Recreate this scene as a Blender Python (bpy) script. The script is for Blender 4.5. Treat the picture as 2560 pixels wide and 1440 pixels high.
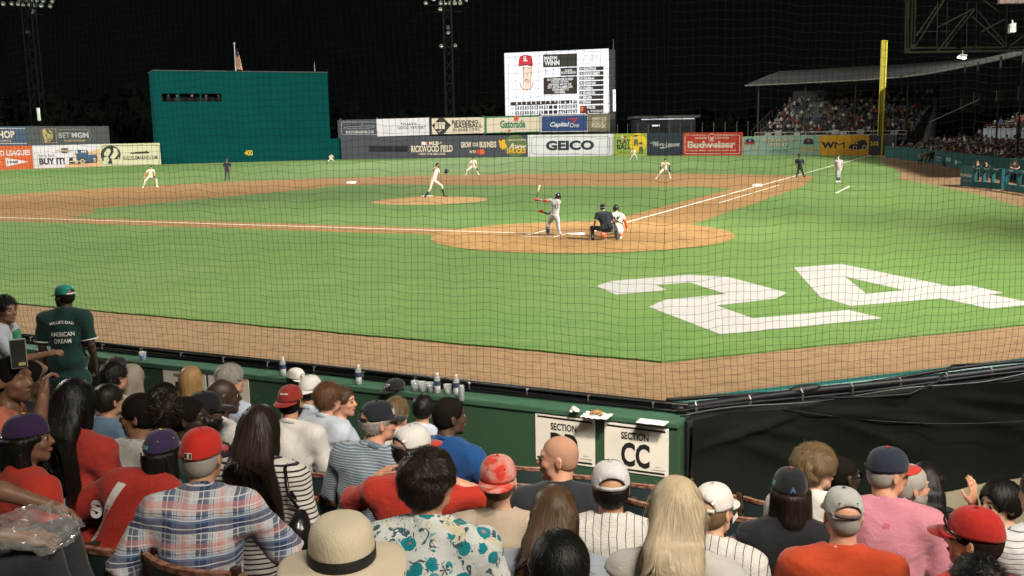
import bpy, math, random
import numpy as np
from mathutils import Vector, Matrix
from mathutils.bvhtree import BVHTree

for _o in list(bpy.data.objects):
    bpy.data.objects.remove(_o)
SC = bpy.context.scene
COL = SC.collection
rnd = random.Random(7)
nrs = np.random.RandomState(11)
R_ = math.radians

# ------------------------------------------------------------------ camera
CAM = np.array([-30.628, -12.053, 3.4775])
CR = np.array([0.42986858, -0.90270643, -0.01827844])   # image right
CU = np.array([0.14954859, 0.05122111, 0.98742677])     # image up
CD = np.array([0.89042025, 0.42719725, -0.15701682])    # view direction
FPX = 2424.94
cd = bpy.data.cameras.new('camera'); cam = bpy.data.objects.new('camera', cd); COL.objects.link(cam)
cam.matrix_world = Matrix(((CR[0], CU[0], -CD[0], CAM[0]), (CR[1], CU[1], -CD[1], CAM[1]),
                           (CR[2], CU[2], -CD[2], CAM[2]), (0, 0, 0, 1)))
cd.sensor_width = 36; cd.lens = FPX / 2560 * 36; cd.clip_start = .05; cd.clip_end = 3000
SC.camera = cam
# ------------------------------------------------------------------ night sky
W = bpy.data.worlds.new('World'); SC.world = W; W.use_nodes = True
nt = W.node_tree; nt.nodes.clear()
sky = nt.nodes.new('ShaderNodeTexSky'); sky.sky_type = 'NISHITA'; sky.sun_disc = False
sky.sun_elevation = R_(-4.0); sky.sun_rotation = R_(200)
bg = nt.nodes.new('ShaderNodeBackground'); bg.inputs['Strength'].default_value = .02
glow = nt.nodes.new('ShaderNodeBackground'); glow.inputs['Color'].default_value = (.0030, .0036, .0036, 1); glow.inputs['Strength'].default_value = .8
ad = nt.nodes.new('ShaderNodeAddShader'); wo = nt.nodes.new('ShaderNodeOutputWorld')
nt.links.new(sky.outputs[0], bg.inputs[0]); nt.links.new(bg.outputs[0], ad.inputs[0]); nt.links.new(glow.outputs[0], ad.inputs[1])
nt.links.new(ad.outputs[0], wo.inputs[0])
# ------------------------------------------------------------------ floodlights of the ballpark (out of frame, on tall masts)
def flood(loc, aim, power, size=110, blend=.6, soft=1.6, col=(1, .95, .86)):
    l = bpy.data.lights.new('floodlight', 'SPOT'); l.energy = power; l.spot_size = R_(size); l.spot_blend = blend
    l.shadow_soft_size = soft; l.color = col
    o = bpy.data.objects.new('floodlight', l); COL.objects.link(o); o.location = loc
    o.rotation_euler = (Vector(aim) - Vector(loc)).to_track_quat('-Z', 'Y').to_euler()
    return o
flood((20, -52, 36), (50, 55, 0), 572880, 84, .9)
flood((84, -44, 38), (70, 20, 0), 344080, 84, .9)
flood((124, 70, 42), (40, 80, 0), 283360, 64, .9)
flood((124, 70, 42), (95, 35, 0), 301840, 84, .9)
flood((26, 118, 40), (85, 75, 0), 269280, 84, .9)
flood((26, 118, 40), (10, 60, 0), 266640, 84, .9)
flood((84, -44, 38), (40, 80, 0), 234960, 44, .9)
flood((-8, -40, 34), (-8, 0, 0), 410080, 44, .9)
flood((-46, 46, 36), (75, 55, 0), 248160, 44, .9)
flood((-8, -40, 34), (20, 10, 0), 206800, 44, .9)
flood((-46, 46, 36), (40, 80, 0), 394240, 84, .9)
flood((84, -44, 38), (75, 55, 0), 135520, 44, .9)
flood((-28, 62, 30), (-10, 24, 0), 190000, 46, .9)  # extra lamp added as fill for the dim near left grass
# lamps under the grandstand roof that light the seats
def rooflamp(loc, aim, power, sx, sy, col=(1, .9, .76), spread=180):
    l = bpy.data.lights.new('roof_lamp', 'AREA'); l.energy = power; l.shape = 'RECTANGLE'; l.size = sx; l.size_y = sy; l.color = col; l.spread = R_(spread)
    o = bpy.data.objects.new('roof_lamp', l); COL.objects.link(o); o.location = loc
    o.rotation_euler = (Vector(aim) - Vector(loc)).to_track_quat('-Z', 'Y').to_euler()
rooflamp((-32, -16, 10.5), (-24.5, -9.5, 1), 900, 2.5, 1.2)
rooflamp((-27.5, -22, 10), (-25.5, -11, 1.2), 900, 2.5, 1.2)
rooflamp((-30.5, -15, 11), (-22.8, -9.4, .7), 120, 1.5, .8, spread=38)  # narrow lamp added to brighten the section signs on the wall
SC.view_settings.view_transform = 'Standard'; SC.view_settings.look = 'None'
SC.view_settings.exposure = 0; SC.view_settings.gamma = 1; SC.view_settings.use_curve_mapping = False
SC.cycles.use_denoising = True
SC.cycles.max_bounces = 5; SC.cycles.diffuse_bounces = 2; SC.cycles.glossy_bounces = 2; SC.cycles.transparent_max_bounces = 8

# ------------------------------------------------------------------ helpers
def A(*v): return np.array(v, float)
def ray(x, y):
    return CD + CR * ((x - 1280) / FPX) - CU * ((y - 720) / FPX)
def G(x, y, z=0.0):                       # the point of the plane at height z seen at a pixel of the photograph
    v = ray(x, y); return CAM + v * ((z - CAM[2]) / v[2])
def atD(x, y, D): return CAM + ray(x, y) * D
def depth(P): return float((np.asarray(P) - CAM) @ CD)
def onX(x, y, X):                         # point of the plane X = const
    v = ray(x, y); return CAM + v * ((X - CAM[0]) / v[0])

def tag(o, label=None, cat=None, group=None, kind=None):
    if label: o['label'] = label
    if cat: o['category'] = cat
    if group: o['group'] = group
    if kind: o['kind'] = kind
    return o
def empty(name, loc=(0, 0, 0), rz=0.0, label=None, cat=None, group=None):
    o = bpy.data.objects.new(name, None); o.empty_display_size = .1; COL.objects.link(o)
    o.location = loc; o.rotation_euler = (0, 0, rz)
    return tag(o, label, cat, group)
def npmesh(name, v, f, smooth=True):
    me = bpy.data.meshes.new(name)
    v = np.asarray(v, np.float32)
    if len(f) and isinstance(f, np.ndarray):
        k = f.shape[1]; n = len(f)
        me.vertices.add(len(v)); me.vertices.foreach_set('co', v.ravel())
        me.loops.add(n * k); me.loops.foreach_set('vertex_index', f.astype(np.int32).ravel())
        me.polygons.add(n); me.polygons.foreach_set('loop_start', np.arange(0, n * k, k, dtype=np.int32))
        me.polygons.foreach_set('loop_total', np.full(n, k, np.int32))
        me.polygons.foreach_set('use_smooth', np.full(n, smooth))
        me.update(calc_edges=True)
    else:
        me.from_pydata([tuple(map(float, p)) for p in v], [], f)
        if smooth: me.polygons.foreach_set('use_smooth', [True] * len(me.polygons))
        me.update()
    return me
def link(name, me, mats=None, parent=None, loc=None):
    o = bpy.data.objects.new(name, me); COL.objects.link(o)
    if mats is not None:
        for m in (mats if isinstance(mats, (list, tuple)) else [mats]): me.materials.append(m)
    if parent is not None: o.parent = parent
    if loc is not None: o.location = loc
    return o

class MB:
    """collects shapes into one mesh"""
    def __init__(s): s.v = []; s.f = []; s.m = []; s.cur = 0
    def add(s, vs, fs):
        b = len(s.v); s.v += [tuple(map(float, p)) for p in vs]
        for f in fs: s.f.append([b + i for i in f]); s.m.append(s.cur)
        return s
    def box(s, c, sz, ax=None):
        c = np.asarray(c, float); h = np.asarray(sz, float) / 2
        ax = np.eye(3) if ax is None else np.asarray(ax, float)
        vs = [c + (ax[0] * h[0] * i + ax[1] * h[1] * j + ax[2] * h[2] * k) for i in (-1, 1) for j in (-1, 1) for k in (-1, 1)]
        return s.add(vs, [(0, 1, 3, 2), (4, 6, 7, 5), (0, 4, 5, 1), (2, 3, 7, 6), (0, 2, 6, 4), (1, 5, 7, 3)])
    def beam(s, a, b, w, t=None, up=(0, 0, 1)):
        a = np.asarray(a, float); b = np.asarray(b, float); t = t or w
        d = b - a; L = np.linalg.norm(d); d = d / L; up = np.asarray(up, float)
        if abs(d @ up) > .98: up = A(1, 0, 0)
        x = np.cross(d, up); x /= np.linalg.norm(x); y = np.cross(x, d)
        return s.box((a + b) / 2, (w, t, L), (x, y, d))
    def tube(s, pts, r, n=6, cap=True):
        pts = np.asarray(pts, float); N = len(pts)
        r = np.full(N, r) if np.isscalar(r) else np.asarray(r, float)
        T = np.gradient(pts, axis=0); T /= np.linalg.norm(T, axis=1)[:, None] + 1e-12
        u = A(0, 0, 1) if abs(T[0][2]) < .9 else A(1, 0, 0)
        vs = []
        for i in range(N):
            x = np.cross(T[i], u); x /= np.linalg.norm(x) + 1e-12; y = np.cross(x, T[i]); u = y
            for k in range(n):
                a = 2 * math.pi * k / n; vs.append(pts[i] + r[i] * (math.cos(a) * x + math.sin(a) * y))
        fs = [(i * n + k, i * n + (k + 1) % n, (i + 1) * n + (k + 1) % n, (i + 1) * n + k) for i in range(N - 1) for k in range(n)]
        if cap: fs += [tuple(range(n))[::-1], tuple((N - 1) * n + k for k in range(n))]
        return s.add(vs, fs)
    def lathe(s, prof, n=16, c=(0, 0, 0), ax=None, sx=1, sy=1):
        c = np.asarray(c, float); ax = np.eye(3) if ax is None else np.asarray(ax, float)
        vs = []
        for (r, z) in prof:
            for k in range(n):
                a = 2 * math.pi * k / n
                vs.append(c + ax[0] * r * math.cos(a) * sx + ax[1] * r * math.sin(a) * sy + ax[2] * z)
        fs = [(i * n + k, i * n + (k + 1) % n, (i + 1) * n + (k + 1) % n, (i + 1) * n + k) for i in range(len(prof) - 1) for k in range(n)]
        return s.add(vs, fs)
    def prism(s, poly, z0, z1):
        n = len(poly)
        vs = [(x, y, z0) for x, y in poly] + [(x, y, z1) for x, y in poly]
        fs = [tuple(range(n))[::-1], tuple(range(n, 2 * n))] + [(i, (i + 1) % n, n + (i + 1) % n, n + i) for i in range(n)]
        return s.add(vs, fs)
    def build(s, name, mats, parent=None, smooth=False, loc=None):
        me = bpy.data.meshes.new(name); me.from_pydata(s.v, [], s.f)
        mats = mats if isinstance(mats, (list, tuple)) else [mats]
        o = link(name, me, mats, parent, loc)
        if len(mats) > 1: me.polygons.foreach_set('material_index', s.m)
        if smooth: me.polygons.foreach_set('use_smooth', [True] * len(me.polygons))
        me.update(); return o

_MC = {}
def M(name, col, rough=.7, metal=0., var=.12, scale=6., bump=0., bscale=60., spec=.4, coat=0., sheen=0., emit=0., alpha=1.):
    if name in _MC: return _MC[name]
    m = bpy.data.materials.new(name); m.use_nodes = True; t = m.node_tree; b = t.nodes['Principled BSDF']
    b.inputs['Roughness'].default_value = rough; b.inputs['Metallic'].default_value = metal
    b.inputs['Specular IOR Level'].default_value = spec
    b.inputs['Coat Weight'].default_value = coat; b.inputs['Sheen Weight'].default_value = sheen
    c = (*col, 1)
    if emit:
        b.inputs['Emission Color'].default_value = c; b.inputs['Emission Strength'].default_value = emit
    b.inputs['Base Color'].default_value = c
    if var or bump:
        tc = t.nodes.new('ShaderNodeTexCoord')
    if var:
        n = t.nodes.new('ShaderNodeTexNoise'); n.inputs['Scale'].default_value = scale; n.inputs['Detail'].default_value = 5
        mx = t.nodes.new('ShaderNodeMix'); mx.data_type = 'RGBA'
        mx.inputs[6].default_value = (*[x * (1 - var) for x in col], 1); mx.inputs[7].default_value = (*[min(1, x * (1 + var)) for x in col], 1)
        t.links.new(tc.outputs['Object'], n.inputs['Vector']); t.links.new(n.outputs[0], mx.inputs[0]); t.links.new(mx.outputs[2], b.inputs['Base Color'])
    if bump:
        n2 = t.nodes.new('ShaderNodeTexNoise'); n2.inputs['Scale'].default_value = bscale; n2.inputs['Detail'].default_value = 3
        bp = t.nodes.new('ShaderNodeBump'); bp.inputs['Strength'].default_value = bump; bp.inputs['Distance'].default_value = .01
        t.links.new(tc.outputs['Object'], n2.inputs['Vector']); t.links.new(n2.outputs[0], bp.inputs['Height']); t.links.new(bp.outputs[0], b.inputs['Normal'])
    _MC[name] = m; return m

class NG:
    """small helper for writing node materials"""
    def __init__(s, name, rough=.7, spec=.3):
        s.m = bpy.data.materials.new(name); s.m.use_nodes = True; s.t = s.m.node_tree; s.b = s.t.nodes['Principled BSDF']
        s.b.inputs['Roughness'].default_value = rough; s.b.inputs['Specular IOR Level'].default_value = spec
        s.tc = s.t.nodes.new('ShaderNodeTexCoord'); s.sp = None
    def lk(s, a, b): s.t.links.new(a, b)
    def xyz(s):
        if not s.sp:
            s.sp = s.t.nodes.new('ShaderNodeSeparateXYZ'); s.lk(s.tc.outputs['Object'], s.sp.inputs[0])
        return s.sp.outputs
    def noise(s, scale, detail=4, vec=None, sc3=None, dist=0):
        n = s.t.nodes.new('ShaderNodeTexNoise'); n.inputs['Scale'].default_value = scale; n.inputs['Detail'].default_value = detail
        n.inputs['Distortion'].default_value = dist
        src = vec or s.tc.outputs['Object']
        if sc3:
            mp = s.t.nodes.new('ShaderNodeMapping'); mp.inputs['Scale'].default_value = sc3; s.lk(src, mp.inputs[0]); src = mp.outputs[0]
        s.lk(src, n.inputs['Vector']); return n.outputs[0]
    def math(s, op, a, b=None, clamp=False):
        n = s.t.nodes.new('ShaderNodeMath'); n.operation = op; n.use_clamp = clamp
        for i, x in enumerate((a, b)):
            if x is None: continue
            if isinstance(x, (int, float)): n.inputs[i].default_value = x
            else: s.lk(x, n.inputs[i])
        return n.outputs[0]
    def mix(s, f, a, b):
        n = s.t.nodes.new('ShaderNodeMix'); n.data_type = 'RGBA'
        for i, x in ((0, f), (6, a), (7, b)):
            if isinstance(x, (int, float)): n.inputs[i].default_value = x
            elif isinstance(x, tuple): n.inputs[i].default_value = (*x, 1)
            else: s.lk(x, n.inputs[i])
        return n.outputs[2]
    def ramp(s, f, lo, hi):                 # clamped linear ramp
        n = s.t.nodes.new('ShaderNodeMapRange'); n.inputs['From Min'].default_value = lo; n.inputs['From Max'].default_value = hi
        s.lk(f, n.inputs['Value']); return n.outputs[0]
    def band(s, v, period, width, off=0.0): # 1 inside stripes of given width
        f = s.math('FRACT', s.math('ADD', s.math('DIVIDE', v, period), off))
        return s.math('LESS_THAN', f, width / period)
    def bump(s, h, strength=.3, dist=.01):
        n = s.t.nodes.new('ShaderNodeBump'); n.inputs['Strength'].default_value = strength; n.inputs['Distance'].default_value = dist
        s.lk(h, n.inputs['Height']); s.lk(n.outputs[0], s.b.inputs['Normal'])
    def out(s, c):
        if isinstance(c, tuple): s.b.inputs['Base Color'].default_value = (*c, 1)
        else: s.lk(c, s.b.inputs['Base Color'])
        return s.m

# ------------------------------------------------------------------ lettering
_TC = {}
def textmesh(txt, bold=.0, shear=0.0, spacing=1.0, res=3, align='LEFT', lead=1.0):
    key = (txt, bold, shear, spacing, align, lead)
    if key in _TC: return _TC[key]
    c = bpy.data.curves.new('lettering', 'FONT'); c.body = txt; c.offset = bold; c.shear = shear
    c.space_character = spacing; c.resolution_u = res; c.align_x = align; c.space_line = lead
    o = bpy.data.objects.new('lettering', c); COL.objects.link(o)
    bpy.context.view_layer.update()
    me = o.evaluated_get(bpy.context.evaluated_depsgraph_get()).to_mesh()
    v = np.zeros(len(me.vertices) * 3, np.float32); me.vertices.foreach_get('co', v); v = v.reshape(-1, 3)
    f = [tuple(p.vertices) for p in me.polygons]
    bpy.data.objects.remove(o); bpy.data.curves.remove(c)
    lo = v[:, :2].min(0); hi = v[:, :2].max(0)
    uv = (v[:, :2] - lo) / np.maximum(hi - lo, 1e-6)
    _TC[key] = (uv, f); return _TC[key]

class Board:
    """a vertical flat panel; content is placed on its plane"""
    def __init__(s, P0, P1, root, out=.012):
        s.o = A(P0[0], P0[1], 0); d = A(P1[0] - P0[0], P1[1] - P0[1], 0); s.L = np.linalg.norm(d); s.t = d / s.L
        s.n = A(s.t[1], -s.t[0], 0)
        if s.n @ (CAM - s.o) < 0: s.n = -s.n
        s.root = root; s.out = out; s.z = (0, 0, 1); s.groups = {}; s.lay = 0
    def pt(s, x, y):                        # photograph pixel -> (along, height) on the panel
        ox, oy, k = s.z; v = ray(ox + x / k, oy + y / k); q = ((s.o - CAM) @ s.n) / (v @ s.n); P = CAM + v * q
        return (P - s.o) @ s.t, P[2]
    def g(s, mat, name='lettering'):
        k = (mat.name, name)
        if k not in s.groups: s.groups[k] = (MB(), mat, name)
        return s.groups[k][0]
    def w(s, a, z, lift): return s.o + s.t * a + A(0, 0, z) + s.n * lift
    def text(s, txt, x0, y0, x1, y1, mat, bold=.012, shear=0, spacing=1, align='CENTER', lead=1., lift=1, name='lettering', y0r=None, y1r=None):
        """x0,y0 = top left, x1,y1 = bottom right (pixels)"""
        uv, f = textmesh(txt, bold, shear, spacing, align=align, lead=lead)
        tl = s.pt(x0, y0); br = s.pt(x1, y1)
        s.g(mat, name).add([s.w(tl[0] + (br[0] - tl[0]) * u, br[1] + (tl[1] - br[1]) * v, s.out * lift) for u, v in uv], f)
    def poly(s, pts, mat, lift=1, name='lettering'):
        s.g(mat, name).add([s.w(*s.pt(x, y), s.out * lift) for x, y in pts], [tuple(range(len(pts)))])
    def rect(s, x0, y0, x1, y1, mat, lift=1, name='lettering'):
        s.poly([(x0, y0), (x1, y0), (x1, y1), (x0, y1)], mat, lift, name)
    def disc(s, x, y, rx, ry, mat, lift=1, n=20, name='lettering', a0=0, a1=360):
        s.poly([(x + rx * math.cos(R_(a0 + (a1 - a0) * i / n)), y + ry * math.sin(R_(a0 + (a1 - a0) * i / n))) for i in range(n + (a1 - a0 < 360))], mat, lift, name)
    def frame(s, pts, th, mat, lift=1, name='border', closed=True):
        q = [A(*s.pt(x, y)) for x, y in pts]; n = len(q); mb = s.g(mat, name)
        for i in range(n if closed else n - 1):
            a, b = q[i], q[(i + 1) % n]; d = b - a; L = np.linalg.norm(d)
            if L < 1e-6: continue
            d /= L; e = A(-d[1], d[0]) * th / 2; a = a - d * th * .4; b = b + d * th * .4
            mb.add([s.w(*(a + e), s.out * lift), s.w(*(b + e), s.out * lift), s.w(*(b - e), s.out * lift), s.w(*(a - e), s.out * lift)], [(0, 1, 2, 3)])
    def rrect(s, x0, y0, x1, y1, r, th, mat, lift=1, name='border'):
        pts = []
        for cx, cy, a in ((x1 - r, y0 + r, -90), (x1 - r, y1 - r, 0), (x0 + r, y1 - r, 90), (x0 + r, y0 + r, 180)):
            for i in range(5): t = R_(a + i * 22.5); pts.append((cx + r * math.cos(t), cy + r * math.sin(t)))
        s.frame(pts, th, mat, lift, name)
    def done(s):
        for mb, mat, name in s.groups.values():
            o = mb.build(name, mat, s.root, loc=-Vector(s.root.location))
            if len(mb.f) > 1: o['kind'] = 'stuff'
        s.groups = {}

# =================================================================== the ground
g = NG('ground_soil', .95); gnd = g.out(g.mix(g.noise(.05), (.012, .016, .008), (.03, .03, .018)))
mb = MB(); S_ = 900
mb.add([(-S_, -S_, -.12), (S_, -S_, -.12), (S_, S_, -.12), (-S_, S_, -.12)], [(0, 1, 2, 3)])
tag(mb.build('ground', gnd), kind='structure')

def dirtmat(name, c0, c1, stain=(.10, .045, .018), k=1.0):
    g = NG(name, .95, .1)
    n1 = g.noise(.35, 6); n2 = g.noise(9, 6, sc3=(1, .45, 1)); n3 = g.noise(60, 3); n4 = g.noise(1.6, 5, dist=.6)
    c = g.mix(n1, c0, c1); c = g.mix(g.math('MULTIPLY', g.ramp(n2, .46, .72), .62), c, stain)
    if k > 2:
        x, y, z = g.xyz(); rr = g.math('POWER', g.math('ADD', g.math('MULTIPLY', x, x), g.math('MULTIPLY', g.math('ADD', y, .0), y)), .5); c = g.mix(g.math('MULTIPLY', g.ramp(g.math('ADD', rr, g.math('MULTIPLY', n1, 3.2)), 5.4, 2.6), .62), c, stain)
    c = g.mix(g.math('MULTIPLY', g.ramp(n4, .55, .75), .35 * k), c, stain)
    c = g.mix(g.math('MULTIPLY', g.ramp(n3, .5, .8), .35), c, tuple(x * 1.5 for x in c1))
    g.bump(g.math('ADD', n3, n2), .6, .03)
    return g.out(c)
track_m = dirtmat('track_dirt', (.156, .098, .050), (.216, .140, .075), (.070, .044, .024))
infield_m = dirtmat('infield_clay', (.190, .106, .040), (.250, .146, .060), (.10, .052, .021), .9)
mound_m = dirtmat('mound_clay', (.29, .180, .078), (.35, .225, .102), (.18, .09, .035), .5)
plate_m = dirtmat('plate_clay', (.225, .128, .048), (.310, .185, .074), (.10, .054, .021), 2.2)

def grassmat(name, k=1.0):
    g = NG(name, .9, .15)
    x, y, z = g.xyz()
    big = g.noise(.045, 4, dist=.4); mid = g.noise(.3, 5, sc3=(.25, 1.6, 1)); fine = g.noise(34, 5); tuft = g.noise(7, 6, sc3=(.6, 1.3, 1))
    diag = g.math('ADD', g.math('MULTIPLY', x, .36), g.math('MULTIPLY', y, -.93))
    st = g.math('SINE', g.math('ADD', g.math('MULTIPLY', diag, 1.1), g.math('MULTIPLY', mid, 3.0)))
    c = g.mix(g.ramp(big, .36, .64), (.064, .130, .028), (.102, .164, .040))
    c = g.mix(g.math('MULTIPLY', g.ramp(st, -.6, 1.0), .22), c, (.108, .172, .056))
    al = g.math('ADD', g.math('MULTIPLY', x, .43), g.math('MULTIPLY', y, -.9)); ac = g.math('ADD', g.math('MULTIPLY', x, .9), g.math('MULTIPLY', y, .43)); cb = g.t.nodes.new('ShaderNodeCombineXYZ'); g.lk(al, cb.inputs[0]); g.lk(ac, cb.inputs[1]); st2 = g.noise(1.0, 6, vec=cb.outputs[0], sc3=(.35, 2.6, 1))
    c = g.mix(g.math('MULTIPLY', g.ramp(st2, .45, .68), .38), c, (.036, .092, .018)); c = g.mix(g.math('MULTIPLY', g.ramp(st2, .50, .30), .30), c, (.13, .18, .06))
    c = g.mix(g.math('MULTIPLY', g.ramp(mid, .42, .72), .28), c, (.036, .095, .016))
    c = g.mix(g.math('MULTIPLY', g.ramp(tuft, .5, .8), .4), c, (.03, .085, .014))
    c = g.mix(g.math('MULTIPLY', g.ramp(fine, .45, .75), .35), c, (.13, .19, .07))
    g.bump(g.math('ADD', fine, tuft), .8, .04)
    return g.out(c)
grass_m = grassmat('mown_grass')
line_m = M('white_chalk', (.68, .64, .56), .9, var=.12, scale=3)
paint_m = NG('white_turf_paint', .9, .1)
_n = paint_m.noise(22, 5); _n2 = paint_m.noise(.9, 4)
_c = paint_m.mix(_n2, (.235, .23, .217), (.29, .285, .27)); _c = paint_m.mix(paint_m.math('MULTIPLY', paint_m.ramp(_n, .56, .8), .35), _c, (.15, .19, .10))
paint_m.bump(_n, .6, .03); paint_m = paint_m.out(_c)

def slab(name, poly, z, mat, thick=None):
    mb = MB()
    if thick: mb.prism(poly, z - thick, z)
    else: mb.add([(x, y, z) for x, y in poly], [tuple(range(len(poly)))])
    return tag(mb.build(name, mat), kind='structure')
def rough(poly, j=.05, step=.35, near=60):
    out = []; n = len(poly)
    for i in range(n):
        a, b = np.array(poly[i], float), np.array(poly[(i + 1) % n], float); L = np.linalg.norm(b - a); d = (b - a) / max(L, 1e-6); e = A(-d[1], d[0]); out.append(tuple(a))
        if np.linalg.norm((a + b) / 2 - CAM[:2]) > near + L / 2: continue
        k = int(L / step)
        for q in range(1, k): p = a + d * (L * q / k) + e * (j * nrs.normal() * .5 + j * .8 * math.sin(q * .37 + i)) * .6; out.append(tuple(p))
    return out
def circ(cx, cy, r, a0=0, a1=360, n=64):
    return [(cx + r * math.cos(R_(a0 + (a1 - a0) * i / n)), cy + r * math.sin(R_(a0 + (a1 - a0) * i / n))) for i in range(n + (a1 - a0 < 360))]
# warning track under everything inside the park
slab('warning_track', [(-22.2, -9.9), (-8, -25), (60, -24), (125, -12), (130, 60), (100, 110), (30, 150), (-22.2, 130)], 0.0, track_m)
# outfield + foul ground grass, raised a little above the track
gr_poly = [tuple(G(1655, 908)[:2]), tuple(G(2560, 815)[:2]), (-5.5, -16.4)]
gr_poly += [tuple(G(x, y)[:2]) for x, y in ((2560, 522), (2440, 486), (2245, 448), (2252, 432), (2215, 412), (2190, 392))]
gr_poly += [(97.0, 2.0), (101.8, 8), (101, 17), (105.5, 37.2), (103.2, 50), (94.6, 77.5), (74.2, 93.4), (54.5, 101.8), (30, 108), (-17, 108), tuple(G(0, 757)[:2])]
slab('outfield_grass', rough(gr_poly, .03, .12, 45), .03, grass_m, .05)
BS = 30.72
mc = 17.98 * 1.12 / 2 ** .5; mr = 18.44 * 1.12 / 2 ** .5
arc = []
for i in range(80):
    a = R_(-62 + 214 * i / 79); x, y = mr + 32.43 * math.cos(a), mr + 32.43 * math.sin(a)
    if x > -1.9 and y > -2.6: arc.append((x, y))
inf = [(-1.0, -1.6), (2, -2.6), (30, -2.6)] + arc + [(-1.3, 30), (-1.3, 2)]
slab('infield_dirt', rough(inf, .10, .5, 90), .034, infield_m)
# infield grass square with dirt cut-outs round the bases
def sq():
    a, b = .95, 28.6; p = []
    p += [(4.9, a)]
    p += [(26.6, a)] + [(30.2 + 3.4 * math.cos(R_(t)), 0 + 3.4 * math.sin(R_(t))) for t in (162, 148, 135, 120)]
    p += [(b, 23.8)] + [(30.7 + 4.6 * math.cos(R_(t)), 30.7 + 4.6 * math.sin(R_(t))) for t in (258, 240, 225, 210, 192)] + [(24.3, b)]
    p += [(0 + 5.6 * math.cos(R_(t)), 31.4 + 5.6 * math.sin(R_(t))) for t in (-24, -38, -52, -66, -78)] + [(a, 24.8), (a, 4.9)]
    p += [(5.1 * math.cos(R_(t)), 5.1 * math.sin(R_(t))) for t in (72, 58, 45, 32, 18)]
    return p
slab('infield_grass', rough(sq(), .07, .4, 90), .040, grass_m)
slab('home_plate_circle', rough(circ(0, 0, 5.1), .04, .25, 80), .044, plate_m)
mb = MB(); prof = [(3.07, .042), (2.6, .07), (1.9, .14), (1.1, .22), (.6, .25), (0.001, .25)]
mb.lathe(prof, 40, (mc, mc, 0)); tag(mb.build('pitchers_mound', mound_m, smooth=True), kind='structure')
mb = MB(); mb.box((mr, mr, .262), (.15, .61, .02), ((.7071, .7071, 0), (-.7071, .7071, 0), (0, 0, 1)))
tag(mb.build('pitching_rubber', M('rubber_white', (.7, .68, .62))), 'white pitching rubber on top of the dirt mound', 'pitching rubber')
# lines
def strip(mb, a, b, w, z=.05):
    a = A(*a); b = A(*b); d = (b - a) / np.linalg.norm(b - a); e = A(-d[1], d[0]) * w / 2
    mb.add([(*(a + e), z), (*(b + e), z), (*(b - e), z), (*(a - e), z)], [(0, 1, 2, 3)])
mb = MB(); strip(mb, (1.3, .0), (98.6, 0), .11); tag(mb.build('foul_line_first', line_m), kind='structure')
mb = MB(); strip(mb, (0, 1.6), (0, 105), .11); tag(mb.build('foul_line_third', line_m), kind='structure')
mb = MB(); strip(mb, (15.2, -1.02), (30.7, -1.02), .07); tag(mb.build('running_lane_line', line_m), kind='structure')
mb = MB()
for a, b in (((2090, 485), (2125, 467)), ((2125, 467), (2175, 470)), ((2090, 485), (2145, 487))):
    strip(mb, G(*a)[:2], G(*b)[:2], .12 if a == (2090, 485) and b == (2125, 467) else .04)
tag(mb.build('coach_box_lines', line_m), kind='structure')
mb = MB(); strip(mb, (-.6, 1.75), (1.3, 1.75), .06); strip(mb, (-1.0, .62), (.4, .62), .05); pass
strip(mb, (-1.0, 1.75), (-1.0, .62), .05)
tag(mb.build('batters_box_lines', line_m), kind='structure')
white_m = M('base_white', (.78, .76, .70), .6)
mb = MB(); mb.prism([(0, 0), (.24, .24), (.49, 0), (.49, -.0), (.24, -.24)][:3] + [(.43, .1), (.43, -.1), (.24, -.24)], .046, .06)
mb = MB(); h = .25; d_ = A(.7071, .7071); e_ = A(-.7071, .7071)
pl = [d_ * 0 - d_ * .05, d_ * .25 + e_ * .26, d_ * .52 + e_ * .26, d_ * .52 - e_ * .26, d_ * .25 - e_ * .26]
mb.prism([tuple(p) for p in pl][::-1], .046, .062)
tag(mb.build('home_plate', white_m), 'white five sided home plate set in the dirt circle', 'home plate')
for nm, px, lab in (('base', (1893, 465), 'square white first base beside the foul line'), ('base', (878, 458), 'square white second base at the far side of the infield')):
    P = G(*px, .04); mb = MB(); mb.box((0, 0, .055), (.52, .52, .11)); mb.box((0, 0, .115), (.46, .46, .012))
    tag(mb.build(nm, white_m, loc=(P[0], P[1], .036)), lab, 'base', 'bases of the diamond')
# the big painted number
Zn = (1400, 620, 2.207)
def num(name, pts, hole=None):
    P = [G(Zn[0] + x / Zn[2], Zn[1] + y / Zn[2], .034)[:2] for x, y in pts]
    if hole: hole = [G(Zn[0] + x / Zn[2], Zn[1] + y / Zn[2], .034)[:2] for x, y in hole]
    mb = MB()
    import mathutils.geometry as mg
    loops = [[Vector((p[0], p[1], .036)) for p in P]] + ([[Vector((p[0], p[1], .036)) for p in hole]] if hole else [])
    tri = mg.tessellate_polygon(loops); vs = [tuple(v) for l in loops for v in l]
    mb.add(vs, [tuple(t) for t in tri]); o = mb.build(name, paint_m)
    for p in o.data.polygons:
        if p.normal.z < 0: p.flip()
    return o
tag(num('painted_numeral', [(200, 210), (285, 182), (715, 148), (930, 160), (1255, 247), (1190, 280), (865, 318), (1065, 388), (1595, 342), (1780, 388), (890, 478), (490, 325), (580, 285), (915, 254), (715, 190), (530, 206), (590, 232), (310, 258)]),
    'huge white painted two on the grass near the home plate circle', 'painted number')
tag(num('painted_numeral', [(1290, 108), (1550, 88), (2155, 212), (2255, 205), (2448, 248), (2370, 256), (2640, 308), (2375, 335), (2105, 278), (1605, 320), (1435, 270)], [(1575, 160), (1900, 233), (1690, 252)]),
    'huge white painted four on the grass cut by the right edge', 'painted number')

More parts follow.
